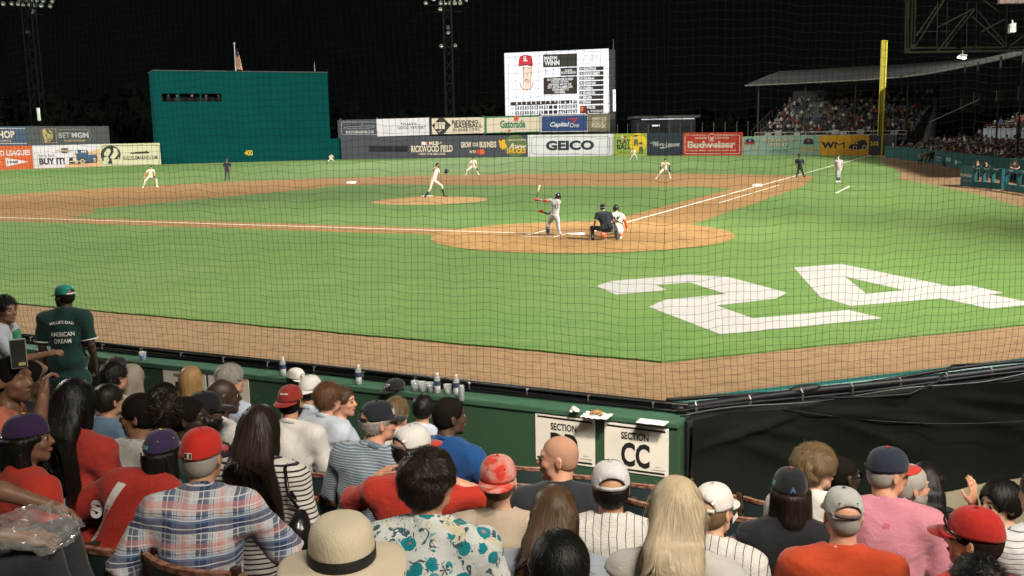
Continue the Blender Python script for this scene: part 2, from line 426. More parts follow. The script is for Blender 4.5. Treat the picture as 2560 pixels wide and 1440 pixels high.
# =================================================================== outfield fence, boards, scoreboard
Z1 = (0, 280, 5.818); Z3 = (840, 270, 3.657); Z4 = (1500, 270, 3.368); Z2 = (360, 90, 4.235); Z5 = (1240, 100, 7.2)
def px(Z, x, y): return (Z[0] + x / Z[2], Z[1] + y / Z[2])
def C(name, r, g_, b, k=.42, **kw):
    """paint of a given display colour, as albedo"""
    f = lambda c: ((c / 255 + .055) / 1.055) ** 2.4 if c > 10 else c / 255 / 12.92
    return M(name, (f(r) * k, f(g_) * k, f(b) * k), kw.pop('rough', .75), **kw)
KW = .58
white_p = C('board_white', 228, 228, 232, KW, var=.05, scale=1); cream_p = C('board_cream', 226, 214, 190, KW, var=.06, scale=1)
black_p = C('board_black', 42, 46, 50, KW, var=.15, scale=1); navy_p = C('board_navy', 38, 48, 62, KW, var=.12, scale=1)
gold_p = C('board_gold', 236, 178, 38, KW, var=.06, scale=1); red_p = C('board_red', 200, 56, 44, KW, var=.06, scale=1)
orange_p = C('board_orange', 214, 100, 44, KW, var=.06, scale=1); teal_p = C('eye_green', 6, 88, 86, .43, var=.10, scale=.25, rough=.95, spec=.06)
mint_p = C('board_mint', 150, 186, 166, KW, var=.05, scale=1); grey_p = C('board_grey', 74, 82, 82, KW, var=.12, scale=.6)
slate_p = C('board_slate', 62, 68, 76, KW, var=.12, scale=.5); blue_p = C('board_blue', 36, 70, 124, KW, var=.08, scale=1)
steel_p = C('board_steel', 60, 86, 112, KW, var=.12, scale=.8); olive_p = C('board_olive', 122, 116, 92, KW, var=.08, scale=1)
lime_p = C('board_lime', 158, 182, 66, KW, var=.06, scale=1); yellow_p = C('board_yellow', 240, 206, 40, KW, var=.05, scale=1)
tan_p = C('board_tan', 222, 186, 140, KW, var=.06, scale=1); green_p = C('board_green', 52, 128, 84, KW, var=.08, scale=1)
cgreen_p = C('board_pale_green', 212, 216, 176, KW, var=.05, scale=1); truck_p = C('board_truck_blue', 56, 92, 124, KW, var=.1, scale=2)
moss_p = C('board_moss', 96, 112, 64, KW, var=.1); dullgold_p = C('board_dull_gold', 190, 170, 110, KW, var=.1); ltgrey_p = C('board_light_grey', 196, 198, 196, KW)
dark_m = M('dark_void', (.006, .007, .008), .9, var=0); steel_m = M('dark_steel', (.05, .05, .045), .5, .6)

def panel(name, Z, x0, x1, yt0, yt1, yb0, yb1, mat, label, cat='billboard', group=None, back=0.0, ground=True, thick=.18):
    a = px(Z, x0, yb0); b = px(Z, x1, yb1)
    if ground: P0, P1 = G(*a), G(*b)
    else:
        c0, c1 = ground_line(a[0]), ground_line(b[0]); P0, P1 = c0, c1
    if back:
        e0 = (P0 - CAM); e0[2] = 0; e1 = (P1 - CAM); e1[2] = 0
        P0 = P0 + e0 / np.linalg.norm(e0) * back; P1 = P1 + e1 / np.linalg.norm(e1) * back
    root = empty(name, (P0[0], P0[1], 0), 0, label, cat, group)
    B = Board(P0, P1, root); B.z = Z
    zt0 = B.pt(x0, yt0)[1]; zt1 = B.pt(x1, yt1)[1]
    zb0, zb1 = (0., 0.) if ground else (B.pt(x0, yb0)[1], B.pt(x1, yb1)[1])
    mb = MB(); o, t, n, L = B.o, B.t, B.n, B.L
    vs = []
    for dn in (0, -thick):
        vs += [o + n * dn + A(0, 0, zb0), o + t * L + n * dn + A(0, 0, zb1), o + t * L + n * dn + A(0, 0, zt1), o + n * dn + A(0, 0, zt0)]
    mb.add(vs, [(0, 1, 2, 3), (7, 6, 5, 4), (0, 4, 5, 1), (1, 5, 6, 2), (2, 6, 7, 3), (3, 7, 4, 0)])
    mb.build('panel', mat, root, loc=-Vector(root.location))
    B.zt = (zt0, zt1); return B
# ground line of the fence by photograph column
_gl = [(0, 425), (403, 411), (855, 398), (1320, 391), (1535, 388.5), (1855, 388), (2048, 386.5), (2200, 387.5)]
def ground_line(x):
    for (xa, ya), (xb, yb) in zip(_gl, _gl[1:]):
        if x <= xb or xb == 2200:
            t = (x - xa) / (xb - xa); return G(xa, ya) * (1 - t) + G(xb, yb) * t
FG = 'painted boards along the outfield fence'
# --- left field
B = panel('fence_board', Z1, -700, 490, 497, 489, 868, 821, orange_p, 'orange fence board with a white pennant at the left end', group=FG)
B.text('NEGRO LEAGUES', -245, 566, 440, 626, white_p, .03); B.poly([(75, 665), (410, 722), (92, 796)], white_p); B.text('1948', 105, 710, 258, 748, black_p, .03, lift=2)
B.poly([(-120, 690), (30, 728), (-110, 770)], gold_p); B.done()
B = panel('fence_board', Z1, 491, 1470, 489, 466, 821, 790, white_p, 'white fence board with a painted vintage blue truck', group=FG)
B.poly([(1469, 520), (1469, 788), (930, 804), (1180, 620)], tan_p)
B.text('Eye it, try it,', 560, 612, 806, 662, black_p, .006); B.text('BUY IT!', 566, 672, 945, 758, black_p, .045)
B.poly([(890, 525), (985, 525), (985, 545), (1060, 545), (1050, 585), (985, 585), (985, 600), (890, 600), (890, 585), (800, 585), (812, 545), (890, 545)], ltgrey_p)
B.poly([(890, 527), (985, 525), (980, 597), (895, 598)], black_p, 2); B.text('CHEVROLET', 806, 550, 1052, 580, cream_p, .02, lift=3)
k = truck_p                                                              # painted truck
B.poly([(1095, 560), (1130, 548), (1265, 552), (1282, 575), (1284, 622), (1400, 618), (1418, 660), (1410, 710), (1240, 720), (1130, 715), (1085, 650)], k, 2)
B.poly([(1100, 562), (1130, 560), (1135, 600), (1100, 605)], cream_p, 3); B.poly([(1180, 562), (1220, 562), (1222, 592), (1180, 595)], cream_p, 3); B.poly([(1228, 562), (1252, 562), (1254, 592), (1230, 594)], cream_p, 3)
B.poly([(1000, 705), (1010, 672), (1050, 655), (1085, 640), (1110, 655), (1108, 715), (1075, 752), (1010, 750)], black_p, 2); B.poly([(1058, 640), (1105, 620), (1112, 715), (1060, 722)], cream_p, 3)
B.poly([(1130, 715), (1165, 672), (1220, 660), (1262, 720), (1340, 715), (1362, 675), (1415, 665), (1412, 735), (1010, 765), (1140, 745)], black_p, 3)
for x, y, r in ((1198, 718, 37), (1378, 696, 26)):
    B.disc(x, y, r * .85, r, cream_p, 4); B.disc(x, y, r * .5, r * .62, black_p, 5); B.disc(x, y, r * .22, r * .28, cream_p, 6)
B.poly([(975, 712), (1250, 708), (1250, 718), (975, 726)], cream_p, 4); B.done()
B = panel('fence_board', Z1, 1471, 2345, 466, 449, 790, 764, cgreen_p, 'pale green fence board with a dark round emblem and a submarine silhouette', group=FG)
B.rrect(1490, 487, 2318, 768, 28, .05, black_p); B.disc(1610, 622, 146, 134, black_p)
B.poly([(1510, 600), (1560, 530), (1600, 540), (1610, 580), (1575, 640), (1520, 640)], cgreen_p, 2); B.poly([(1650, 520), (1700, 535), (1725, 600), (1700, 640), (1640, 700), (1600, 660), (1650, 590)], cgreen_p, 2)
B.poly([(1505, 670), (1560, 640), (1590, 690), (1560, 760), (1515, 740)], cgreen_p, 2); B.poly([(1620, 690), (1700, 690), (1735, 650), (1715, 745), (1640, 760)], cgreen_p, 2)
B.poly([(1885, 600), (1910, 588), (2050, 578), (2115, 575), (2125, 562), (2140, 574), (2180, 584), (2165, 600), (2050, 606), (1900, 608)], black_p, 2)
B.text('BUILDSUBMARINES.COM', 1792, 642, 2288, 688, black_p, .008); B.done()
B = panel('raised_board', Z1, -500, 395, 216, 207, 520, 487, steel_p, 'faded blue board on the raised row behind the left field fence', group='raised boards behind the left field fence', ground=False, back=4)
B.text('SHOP', -95, 275, 218, 380, cream_p, .04); B.rect(-80, 232, 368, 246, ltgrey_p); B.rect(-80, 452, 392, 464, ltgrey_p); B.text('SPORTS', -60, 408, 165, 432, tan_p, .02); B.done()
B = panel('raised_board', Z1, 396, 1575, 207, 205, 486, 468, grey_p, 'dark grey board with a gold lion head square on the raised row', group='raised boards behind the left field fence', ground=False, back=4)
B.frame([(610, 246), (808, 246), (828, 448), (625, 444)], .05, dullgold_p)
B.disc(690, 345, 78, 92, dullgold_p, n=24, a0=-75, a1=75); B.disc(680, 348, 66, 78, grey_p, 2, n=24)
B.poly([(615, 260), (650, 250), (690, 300), (740, 330), (730, 380), (700, 400), (690, 440), (655, 440), (640, 380), (620, 330)], dullgold_p, 3); B.poly([(650, 320), (690, 340), (670, 370)], grey_p, 4); B.poly([(680, 375), (715, 372), (690, 395)], grey_p, 4)
B.text('BET', 848, 302, 1018, 376, ltgrey_p, 0.0); B.text('MGM', 1036, 298, 1290, 376, ltgrey_p, .04); B.text('THE KING OF SPORTSBOOKS', 925, 405, 1240, 428, tan_p, .01)
B.frame([(840, 256), (1250, 250), (1305, 285), (1330, 345), (1305, 400), (1250, 418)], .04, dullgold_p, closed=False); B.done()

# --- centre field: green fence and the batter's eye
def green_fence(): 
    P0, P1 = G(403, 411), G(857, 398); root = empty('fence', (P0[0], P0[1], 0), 0, 'long teal green centre field fence with yellow distance figures', 'fence')
    B = Board(P0, P1, root); B.z = (0, 0, 1)
    n = 8; zt = (B.pt(403, 357)[1], B.pt(855, 346)[1])
    for i in range(n):
        a0, a1 = i / n, (i + 1) / n; mb = MB(); q = []
        for dn in (0, -.18):
            for a, z in ((a0, 0), (a1, 0), (a1, 1), (a0, 1)):
                q.append(B.o + B.t * (B.L * (a + (.0002 if a == a0 else -.0002))) + B.n * dn + A(0, 0, z * (zt[0] * (1 - a) + zt[1] * a)))
        mb.add(q, [(0, 1, 2, 3), (7, 6, 5, 4), (0, 4, 5, 1), (1, 5, 6, 2), (2, 6, 7, 3), (3, 7, 4, 0)])
        mb.build('panel', teal_p, root, loc=-Vector(root.location))
    B.text('400', 611, 375.5, 632, 388.5, yellow_p, .012, name='figures'); B.done()
green_fence()
def batters_eye():
    f0, f1 = ground_line(389), ground_line(826)
    e = lambda P, d: P + (P - CAM) * A(1, 1, 0) / np.linalg.norm((P - CAM)[:2]) * d
    P0, P1 = e(f0, 3.0), e(f1, 3.0)
    root = empty('batters_eye', (P0[0], P0[1], 0), 0, 'tall plain teal batters eye wall with three dark openings', 'building')
    B = Board(P0, P1, root); B.z = Z2; lo = -Vector(root.location)
    ztl, ztr = B.pt(104, 378)[1], B.pt(1938, 378)[1]; zt = (ztl + ztr) / 2
    a0, a1 = B.pt(118, 640)[0], B.pt(1952, 640)[0]
    op = [(190, 357), (375, 592), (611, 822)]; z1, z0 = B.pt(400, 608)[1], B.pt(400, 696)[1]
    xs = [a0] + [B.pt(x, 650)[0] for p in op for x in p] + [a1]
    mb = MB(); th = .35
    def slab_(s0, s1, za, zb): mb.box(B.o + B.t * (s0 + s1) / 2 - B.n * th / 2 + A(0, 0, (za + zb) / 2), (s1 - s0, th, zb - za), (B.t, B.n, A(0, 0, 1)))
    slab_(a0, a1, 0, z0); slab_(a0, a1, z1, zt)
    for i in (0, 2, 4, 6): slab_(xs[i], xs[i + 1], z0, z1)
    mb.build('wall', teal_p, root, loc=lo)
    mb = MB(); c = B.o + B.t * (a0 + a1) / 2 - B.n * 3.2 + A(0, 0, zt / 2); w = a1 - a0
    mb.box(B.o + B.t * (a0 + .15) - B.n * 3.2 + A(0, 0, zt / 2), (.3, 5.6, zt - .02), (B.t, B.n, A(0, 0, 1))); mb.build('side_wall', teal_p, root, loc=lo); mb = MB(); mb.box(B.o + B.t * (a1 - .15) - B.n * 3.2 + A(0, 0, zt / 2), (.3, 5.6, zt - .02), (B.t, B.n, A(0, 0, 1)))
    mb.build('side_wall', teal_p, root, loc=lo)
    mb = MB(); mb.box(c + A(0, 0, zt / 2 + .05), (w + .2, 6.6, .12), (B.t, B.n, A(0, 0, 1))); mb.build('roof', grey_p, root, loc=lo)
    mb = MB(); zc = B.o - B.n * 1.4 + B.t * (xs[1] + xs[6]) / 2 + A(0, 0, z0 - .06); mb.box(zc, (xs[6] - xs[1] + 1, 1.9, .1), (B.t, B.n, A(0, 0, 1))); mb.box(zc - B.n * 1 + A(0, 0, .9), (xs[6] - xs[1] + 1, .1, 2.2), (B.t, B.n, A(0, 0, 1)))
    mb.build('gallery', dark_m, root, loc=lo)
    return B, z0, zt
EYE, EYE_Z, EYE_T = batters_eye()
# flag pole and flag, whip antenna on the batter's eye
P = EYE.o + EYE.t * EYE.pt(990, 372)[0] - EYE.n * 1.2
zt = EYE_T + .1; top = zt + (EYE.pt(980, 88)[1] - EYE_T)
r = empty('flagpole', (P[0], P[1], zt), 0, 'slim white flagpole with a ball top on the green wall', 'flagpole')
mb = MB(); mb.tube([(0, 0, 0), (0, 0, top - zt)], [.10, .06], 8); mb.build('pole', C('pole_white', 200, 205, 205, .5), r)
mb = MB(); mb.lathe([(.001, -.15), (.12, -.08), (.15, 0), (.12, .08), (.001, .15)], 10, (0, 0, top - zt + .12)); mb.build('finial', C('pole_white', 200, 205, 205, .5), r, True)
fr = C('flag_red', 176, 60, 44, .5); fw = C('flag_white', 222, 205, 178, .5); fb = C('flag_blue', 40, 56, 84, .5)
H = top - zt; mb = MB(); nx, nz = 9, 26
vs = []; fs = []; ms = []
for j in range(nz + 1):
    t = j / nz; wd = .16 + .95 * t ** .8 * (1 - .15 * t)
    for i in range(nx + 1):
        s = i / nx
        vs.append(EYE.t * (.09 + wd * s) + EYE.n * (.18 * math.sin(s * 7 + t * 3)) + A(0, 0, H * (.84 - .74 * t) - .25 * s * t))
for j in range(nz):
    for i in range(nx):
        q = j * (nx + 1) + i; mb.add([vs[q], vs[q + 1], vs[q + nx + 2], vs[q + nx + 1]], [(0, 1, 2, 3)])
        mb.m[-1] = 2 if (j < 9 and i < 8) else (1 if ((i * 1.3 + j * .75) % 3.2) < 1.5 else 0)
o = mb.build('flag', [fr, fw, fb], smooth=True, loc=(P[0], P[1], zt)); tag(o, 'limp red and white striped flag with blue corner hanging from the pole', 'flag')
P = EYE.o + EYE.t * EYE.pt(1828, 380)[0] - EYE.n * 1.0; mb = MB(); mb.tube([(0, 0, 0), (-.1, 0, EYE.pt(1825, 262)[1] - EYE_T)], [.05, .02], 5)
tag(mb.build('antenna', C('pole_white', 200, 205, 205, .5), loc=(P[0], P[1], EYE_T + .1)), 'thin whip antenna standing on the right end of the green wall', 'antenna')

# --- right centre: dark board with opening, grid of boards above
B = panel('fence_board', Z3, 52, 1754, 266, 246, 469, 446, slate_p, 'long dark slate fence board with a viewing opening and white slogans', group=FG)
B.rect(298, 345, 655, 402, dark_m, 1, 'opening'); B.rect(385, 345, 390, 402, slate_p, 2, 'opening_post'); B.rect(522, 345, 528, 402, slate_p, 2, 'opening_post')  # flat dark rectangle painted for the shade inside the opening
B.rect(780, 306, 845, 340, navy_p, 2, 'emblem'); B.rect(783, 308, 812, 338, white_p, 3, 'emblem'); B.rect(812, 308, 842, 338, red_p, 3, 'emblem'); B.poly([(805, 338), (815, 312), (830, 310), (826, 325), (836, 338)], white_p, 4, 'emblem')
B.text('MLB', 850, 306, 940, 338, cream_p, .045); B.text('AT', 946, 308, 968, 328, cream_p, .02)
B.text('RICKWOOD FIELD', 686, 345, 1068, 400, cream_p, .03); B.text('A TRIBUTE TO THE NEGRO LEAGUES', 755, 412, 1000, 428, cream_p, .02)
B.text('GROW', 1142, 310, 1236, 362, cream_p, .03); B.text('YOUR', 1244, 316, 1302, 352, cream_p, .02); B.text('BUSINESS', 1310, 306, 1466, 360, cream_p, .03); B.text('WITH', 1218, 388, 1280, 414, cream_p, .02)
B.disc(1312, 400, 25, 25, red_p, 2, name='emblem'); B.disc(1336, 399, 25, 25, orange_p, 3, name='emblem', n=24)
B.disc(1640, 345, 108, 100, moss_p, 1, name='emblem'); B.poly([(1485, 300), (1498, 285), (1505, 310), (1515, 290), (1545, 285), (1545, 320), (1560, 345), (1570, 365), (1530, 375), (1520, 382), (1500, 360), (1495, 330)], gold_p, 2, 'emblem')
B.text('MANUFACTURERS', 1575, 286, 1738, 299, cream_p, .01, lift=3); B.text('Aww', 1575, 322, 1742, 374, cream_p, .03, .3, lift=3); B.text('SHUCKS', 1560, 374, 1736, 414, gold_p, .04, .15, lift=3); B.done()
B = panel('fence_board', Z3, 1755, 2541, 246, 236, 446, 438, white_p, 'wide white fence board with large dark capital letters in a thin frame', group=FG)
B.rrect(1790, 262, 2500, 422, 26, .05, grey_p); B.text('GEICO', 1918, 300, 2360, 384, navy_p, .05); B.done()
UG = 'boards on the raised row in right centre field'
def up(x0, x1, yt0, yt1, yb0, yb1, mat, lab): return panel('raised_board', Z3, x0, x1, yt0, yt1, yb0, yb1, mat, lab, group=UG, ground=False, back=2.6)
B = up(28, 390, 110, 101, 282, 262, slate_p, 'small dark raised board with a white outlined submarine'); B.rrect(50, 128, 384, 243, 8, .05, ltgrey_p)
B.poly([(75, 182), (95, 172), (230, 168), (236, 140), (246, 140), (252, 166), (345, 158), (352, 172), (300, 186), (120, 190)], grey_p, 1); B.frame([(75, 182), (95, 172), (230, 168), (236, 140), (246, 140), (252, 166), (345, 158), (352, 172), (300, 186), (120, 190)], .03, ltgrey_p, 2)
B.text('BUILDSUBMARINES.COM', 90, 208, 345, 230, ltgrey_p, .03); B.done()
B = up(391, 872, 101, 88, 260, 246, white_p, 'white raised board with a quotation in grey capitals'); B.text('"THAT\'S', 590, 136, 738, 158, grey_p, .02); B.text('GOOD WATER!"', 562, 166, 822, 190, grey_p, .02); B.text('SINCE 1925', 660, 200, 775, 212, ltgrey_p, .01)
B.text('Aqua Pure', 428, 160, 526, 178, ltgrey_p, .01); B.text('Spring\nWater', 440, 188, 520, 232, ltgrey_p, .01); B.done()
B = up(873, 1366, 88, 78, 246, 234, black_p, 'cream raised board with a black diamond emblem at its left end')
B.poly([(876, 96), (1340, 84), (1356, 92), (1356, 222), (1340, 230), (876, 240)], cream_p); B.poly([(876, 160), (945, 92), (985, 92), (1052, 158), (985, 238), (935, 240)], black_p, 2)
for x in (918, 950, 982): B.rect(x - 14, 130, x + 13, 192, cream_p, 3, 'emblem')
B.poly([(905, 140), (1003, 136), (1003, 148), (905, 152)], cream_p, 3, 'emblem'); B.poly([(930, 215), (970, 200), (945, 222)], cream_p, 3, 'emblem')
B.text('REVIVING', 1058, 112, 1302, 142, black_p, .035, lift=2); B.text('BASEBALL', 1082, 146, 1340, 178, black_p, .035, lift=2); B.text('IN INNER CITIES', 1072, 188, 1308, 208, black_p, .02, lift=2); B.done()
B = up(1367, 1870, 78, 68, 234, 220, green_p, 'cream raised board in a green border with an orange bolt'); B.poly([(1376, 92), (1860, 80), (1860, 212), (1376, 226)], cream_p)
B.poly([(1628, 74), (1680, 70), (1664, 116), (1624, 118)], orange_p, 2, 'emblem'); B.poly([(1580, 200), (1600, 196), (1590, 232), (1578, 228)], orange_p, 2, 'emblem'); B.text('Gatorade', 1500, 112, 1732, 182, green_p, .035, lift=2); B.done()
B = up(1871, 2306, 68, 56, 220, 216, ltgrey_p, 'blue raised board with a red swoosh and white italic name'); B.poly([(1882, 76), (2296, 64), (2296, 208), (1882, 214)], blue_p)
B.text('Capital', 1958, 130, 2134, 180, white_p, .03, .25, lift=2); B.text('One', 2138, 136, 2222, 176, white_p, .0, .25, lift=2); B.poly([(2062, 108), (2130, 96), (2212, 90), (2180, 136), (2166, 128), (2184, 104), (2130, 104)], red_p, 2, 'emblem'); B.done()
B = up(2307, 2506, 56, 50, 216, 213, olive_p, 'olive raised board with four lines of pale capitals')
for t, y in (("AMERICA'S", 84), ('OLDEST', 110), ('BASEBALL', 136), ('PARK', 160)): B.text(t, 2335, y, 2470, y + 20, cream_p, .015)
B.done()
# posts carrying the raised row
for i, x in enumerate((60, 400, 870, 1366, 1870, 2300, 2500)):
    a = px(Z3, x, 300); P = ground_line(a[0]); e = (P - CAM) * A(1, 1, 0); P = P + e / np.linalg.norm(e) * 3.0; mb = MB()
    mb.box((0, 0, 3.2), (.25, .25, 6.4)); tag(mb.build('sign_post', steel_m, loc=(P[0], P[1], 0)), 'steel post behind the raised boards, %s from the left' % ('first', 'second', 'third', 'fourth', 'fifth', 'sixth', 'seventh')[i], 'post', 'posts behind the raised boards')
# --- right field
B = panel('fence_board', Z4, 120, 395, 216, 213, 404, 402, lime_p, 'lime green fence board with two cartoon ball players on a yellow disc', group=FG)
B.disc(318, 290, 74, 78, yellow_p); B.text('PLAY', 142, 264, 262, 304, navy_p, .035, lift=2); B.text('BALL', 142, 308, 262, 348, navy_p, .035, lift=2); B.text('COME AND PLAY', 146, 364, 262, 380, moss_p, .01, lift=2)
B.rect(180, 232, 218, 252, white_p, 2, 'emblem'); B.rect(200, 232, 218, 252, red_p, 3, 'emblem')
for x, y in ((302, 250), (345, 312)):
    B.disc(x, y, 15, 15, tan_p, 2, name='figure'); B.poly([(x - 22, y - 8), (x + 18, y - 12), (x + 14, y - 24), (x - 12, y - 22)], navy_p, 3, 'figure'); B.poly([(x - 14, y + 14), (x + 16, y + 14), (x + 22, y + 50), (x - 20, y + 50)], moss_p, 2, 'figure'); B.poly([(x - 14, y + 50), (x - 2, y + 50), (x - 6, y + 72), (x - 14, y + 72)], navy_p, 2, 'figure'); B.poly([(x + 4, y + 50), (x + 16, y + 50), (x + 16, y + 72), (x + 8, y + 72)], navy_p, 2, 'figure')
B.done()
B = panel('fence_board', Z4, 396, 698, 213, 208, 402, 401, navy_p, 'dark navy fence board with a white script slogan', group=FG); B.text('A TRIBUTE', 424, 284, 496, 304, ltgrey_p, .02); B.text('Negro Leagues', 446, 288, 672, 334, ltgrey_p, .02, .35)
B.poly([(500, 334), (660, 308), (665, 314), (520, 342)], ltgrey_p); B.done()
B = panel('fence_board', Z4, 699, 1195, 208, 204, 401, 400, red_p, 'red fence board with a cream frame and a round crest', group=FG); B.rrect(716, 228, 1176, 384, 14, .09, cream_p); B.disc(942, 248, 32, 34, cream_p); B.disc(942, 248, 26, 28, red_p, 2); B.poly([(925, 240), (942, 252), (960, 236), (950, 270), (935, 270)], cream_p, 3, 'emblem')
B.text('PREFERRED', 804, 246, 902, 260, cream_p, .02); B.text('EVERYWHERE', 984, 244, 1086, 258, cream_p, .02); B.text('Budweiser', 738, 280, 1142, 336, cream_p, .05); B.text('KING OF BEERS  GENUINE LAGER BEER', 735, 352, 1150, 362, cream_p, .01); B.done()
B = panel('fence_board', Z4, 1196, 1845, 240, 233, 400, 398, mint_p, 'mint green fence board with two painted caps', group=FG)
def capart(x, y, w, h, c1, c2):
    B.poly([(x - w * .42, y), (x - w * .42, y - h * .5), (x - w * .25, y - h * .9), (x, y - h), (x + w * .25, y - h * .9), (x + w * .42, y - h * .5), (x + w * .42, y)], c1, 2, 'emblem')
    B.poly([(x - w * .42, y), (x + w * .42, y), (x + w * .5, y + h * .42), (x - w * .5, y + h * .42)], c2, 2, 'emblem')
capart(1264, 292, 92, 36, navy_p, red_p); B.text('Y', 1254, 266, 1274, 286, white_p, .03, lift=4); capart(1756, 290, 96, 36, navy_p, navy_p); B.text('B', 1748, 264, 1770, 286, orange_p, .03, lift=4)
B.text('RICKWOOD', 1374, 260, 1650, 290, grey_p, .03, .1, 1.05, lift=2); B.text('FIELD', 1440, 298, 1584, 326, grey_p, .03, .1, lift=2); B.text('RICKWOOD', 1370, 257, 1646, 287, cream_p, .03, .1, 1.05, lift=3); B.text('FIELD', 1436, 295, 1580, 323, cream_p, .03, .1, lift=3)
for t, x0, x1, y in (('1924', 1216, 1250, 332), ('1960', 1282, 1322, 332)): B.text(t, x0, y, x1, y + 12, gold_p, .03)
for i in range(3):
    B.text('1948   1954', 1684, 324 + i * 18, 1816, 335 + i * 18, gold_p, .02)
B.text('BIRMINGHAM  ALABAMA', 1450, 350, 1576, 358, grey_p, .01); B.text('HISTORIC BALLPARK SINCE 1910', 1420, 366, 1610, 374, grey_p, .01); B.done()
B = panel('fence_board', Z4, 1846, 2261, 231, 228, 398, 396, gold_p, 'golden yellow fence board with a painted dark antique truck', group=FG)
B.text('W', 1866, 286, 1976, 340, black_p, .06); B.text('M', 1976, 288, 2060, 338, black_p, .0); 
B.poly([(2092, 330), (2112, 308), (2150, 300), (2152, 286), (2182, 280), (2190, 272), (2215, 268), (2236, 276), (2248, 300), (2244, 330), (2225, 345), (2130, 348), (2100, 342)], black_p, 2, 'truck'); B.rect(2156, 290, 2172, 304, gold_p, 3, 'truck')
for x, y in ((2148, 336), (2226, 332)): B.disc(x, y, 18, 20, cream_p, 3, name='truck'); B.disc(x, y, 12, 14, black_p, 4, name='truck')
B.done()
B = panel('fence_board', Z4, 2262, 2492, 226, 224, 396, 398, black_p, 'black fence board with yellow distance figures by the foul pole', group=FG); B.text('332', 2276, 282, 2346, 316, yellow_p, .03); B.done()
# foul pole
P = G(2203.5, 388.5); r = empty('foul_pole', (P[0] - .4, P[1] - .1, 0), 0, 'tall bright yellow foul pole with a mesh wing on its left', 'foul pole')
B = Board(P - CR * A(1, 1, 0) * 3, P + CR * A(1, 1, 0) * 3, r); h = B.pt(2213, 102)[1]; foul_m = M('foul_pole_yellow', (.50, .42, .03), .6, var=.1, scale=1.2); foul2 = M('foul_mesh_yellow', (.36, .31, .03), .7, var=.25, scale=3)
mb = MB(); mb.tube([(0, 0, 0), (0, 0, h)], .12, 10); mb.build('pole', foul_m, r, True)
hx = A(*(-CR[:2] / np.linalg.norm(CR[:2])), 0); z0 = B.pt(2200, 337)[1]
mb = MB(); mb.box(hx * .36 + A(0, 0, (z0 + h) / 2), (.46, .05, h - z0), (hx, np.cross(A(0, 0, 1), hx), A(0, 0, 1))); mb.build('wing', foul2, r)
mb = MB(); yv = np.cross(A(0, 0, 1), hx)
mb.box(hx * .60 + A(0, 0, (z0 + h) / 2), (.07, .08, h - z0 + .1), (hx, yv, A(0, 0, 1)))
for i in range(9): mb.box(hx * .36 + A(0, 0, z0 + (h - z0) * i / 8), (.5, .09, .09), (hx, yv, A(0, 0, 1)))
mb.build('wing_frame', foul_m, r)

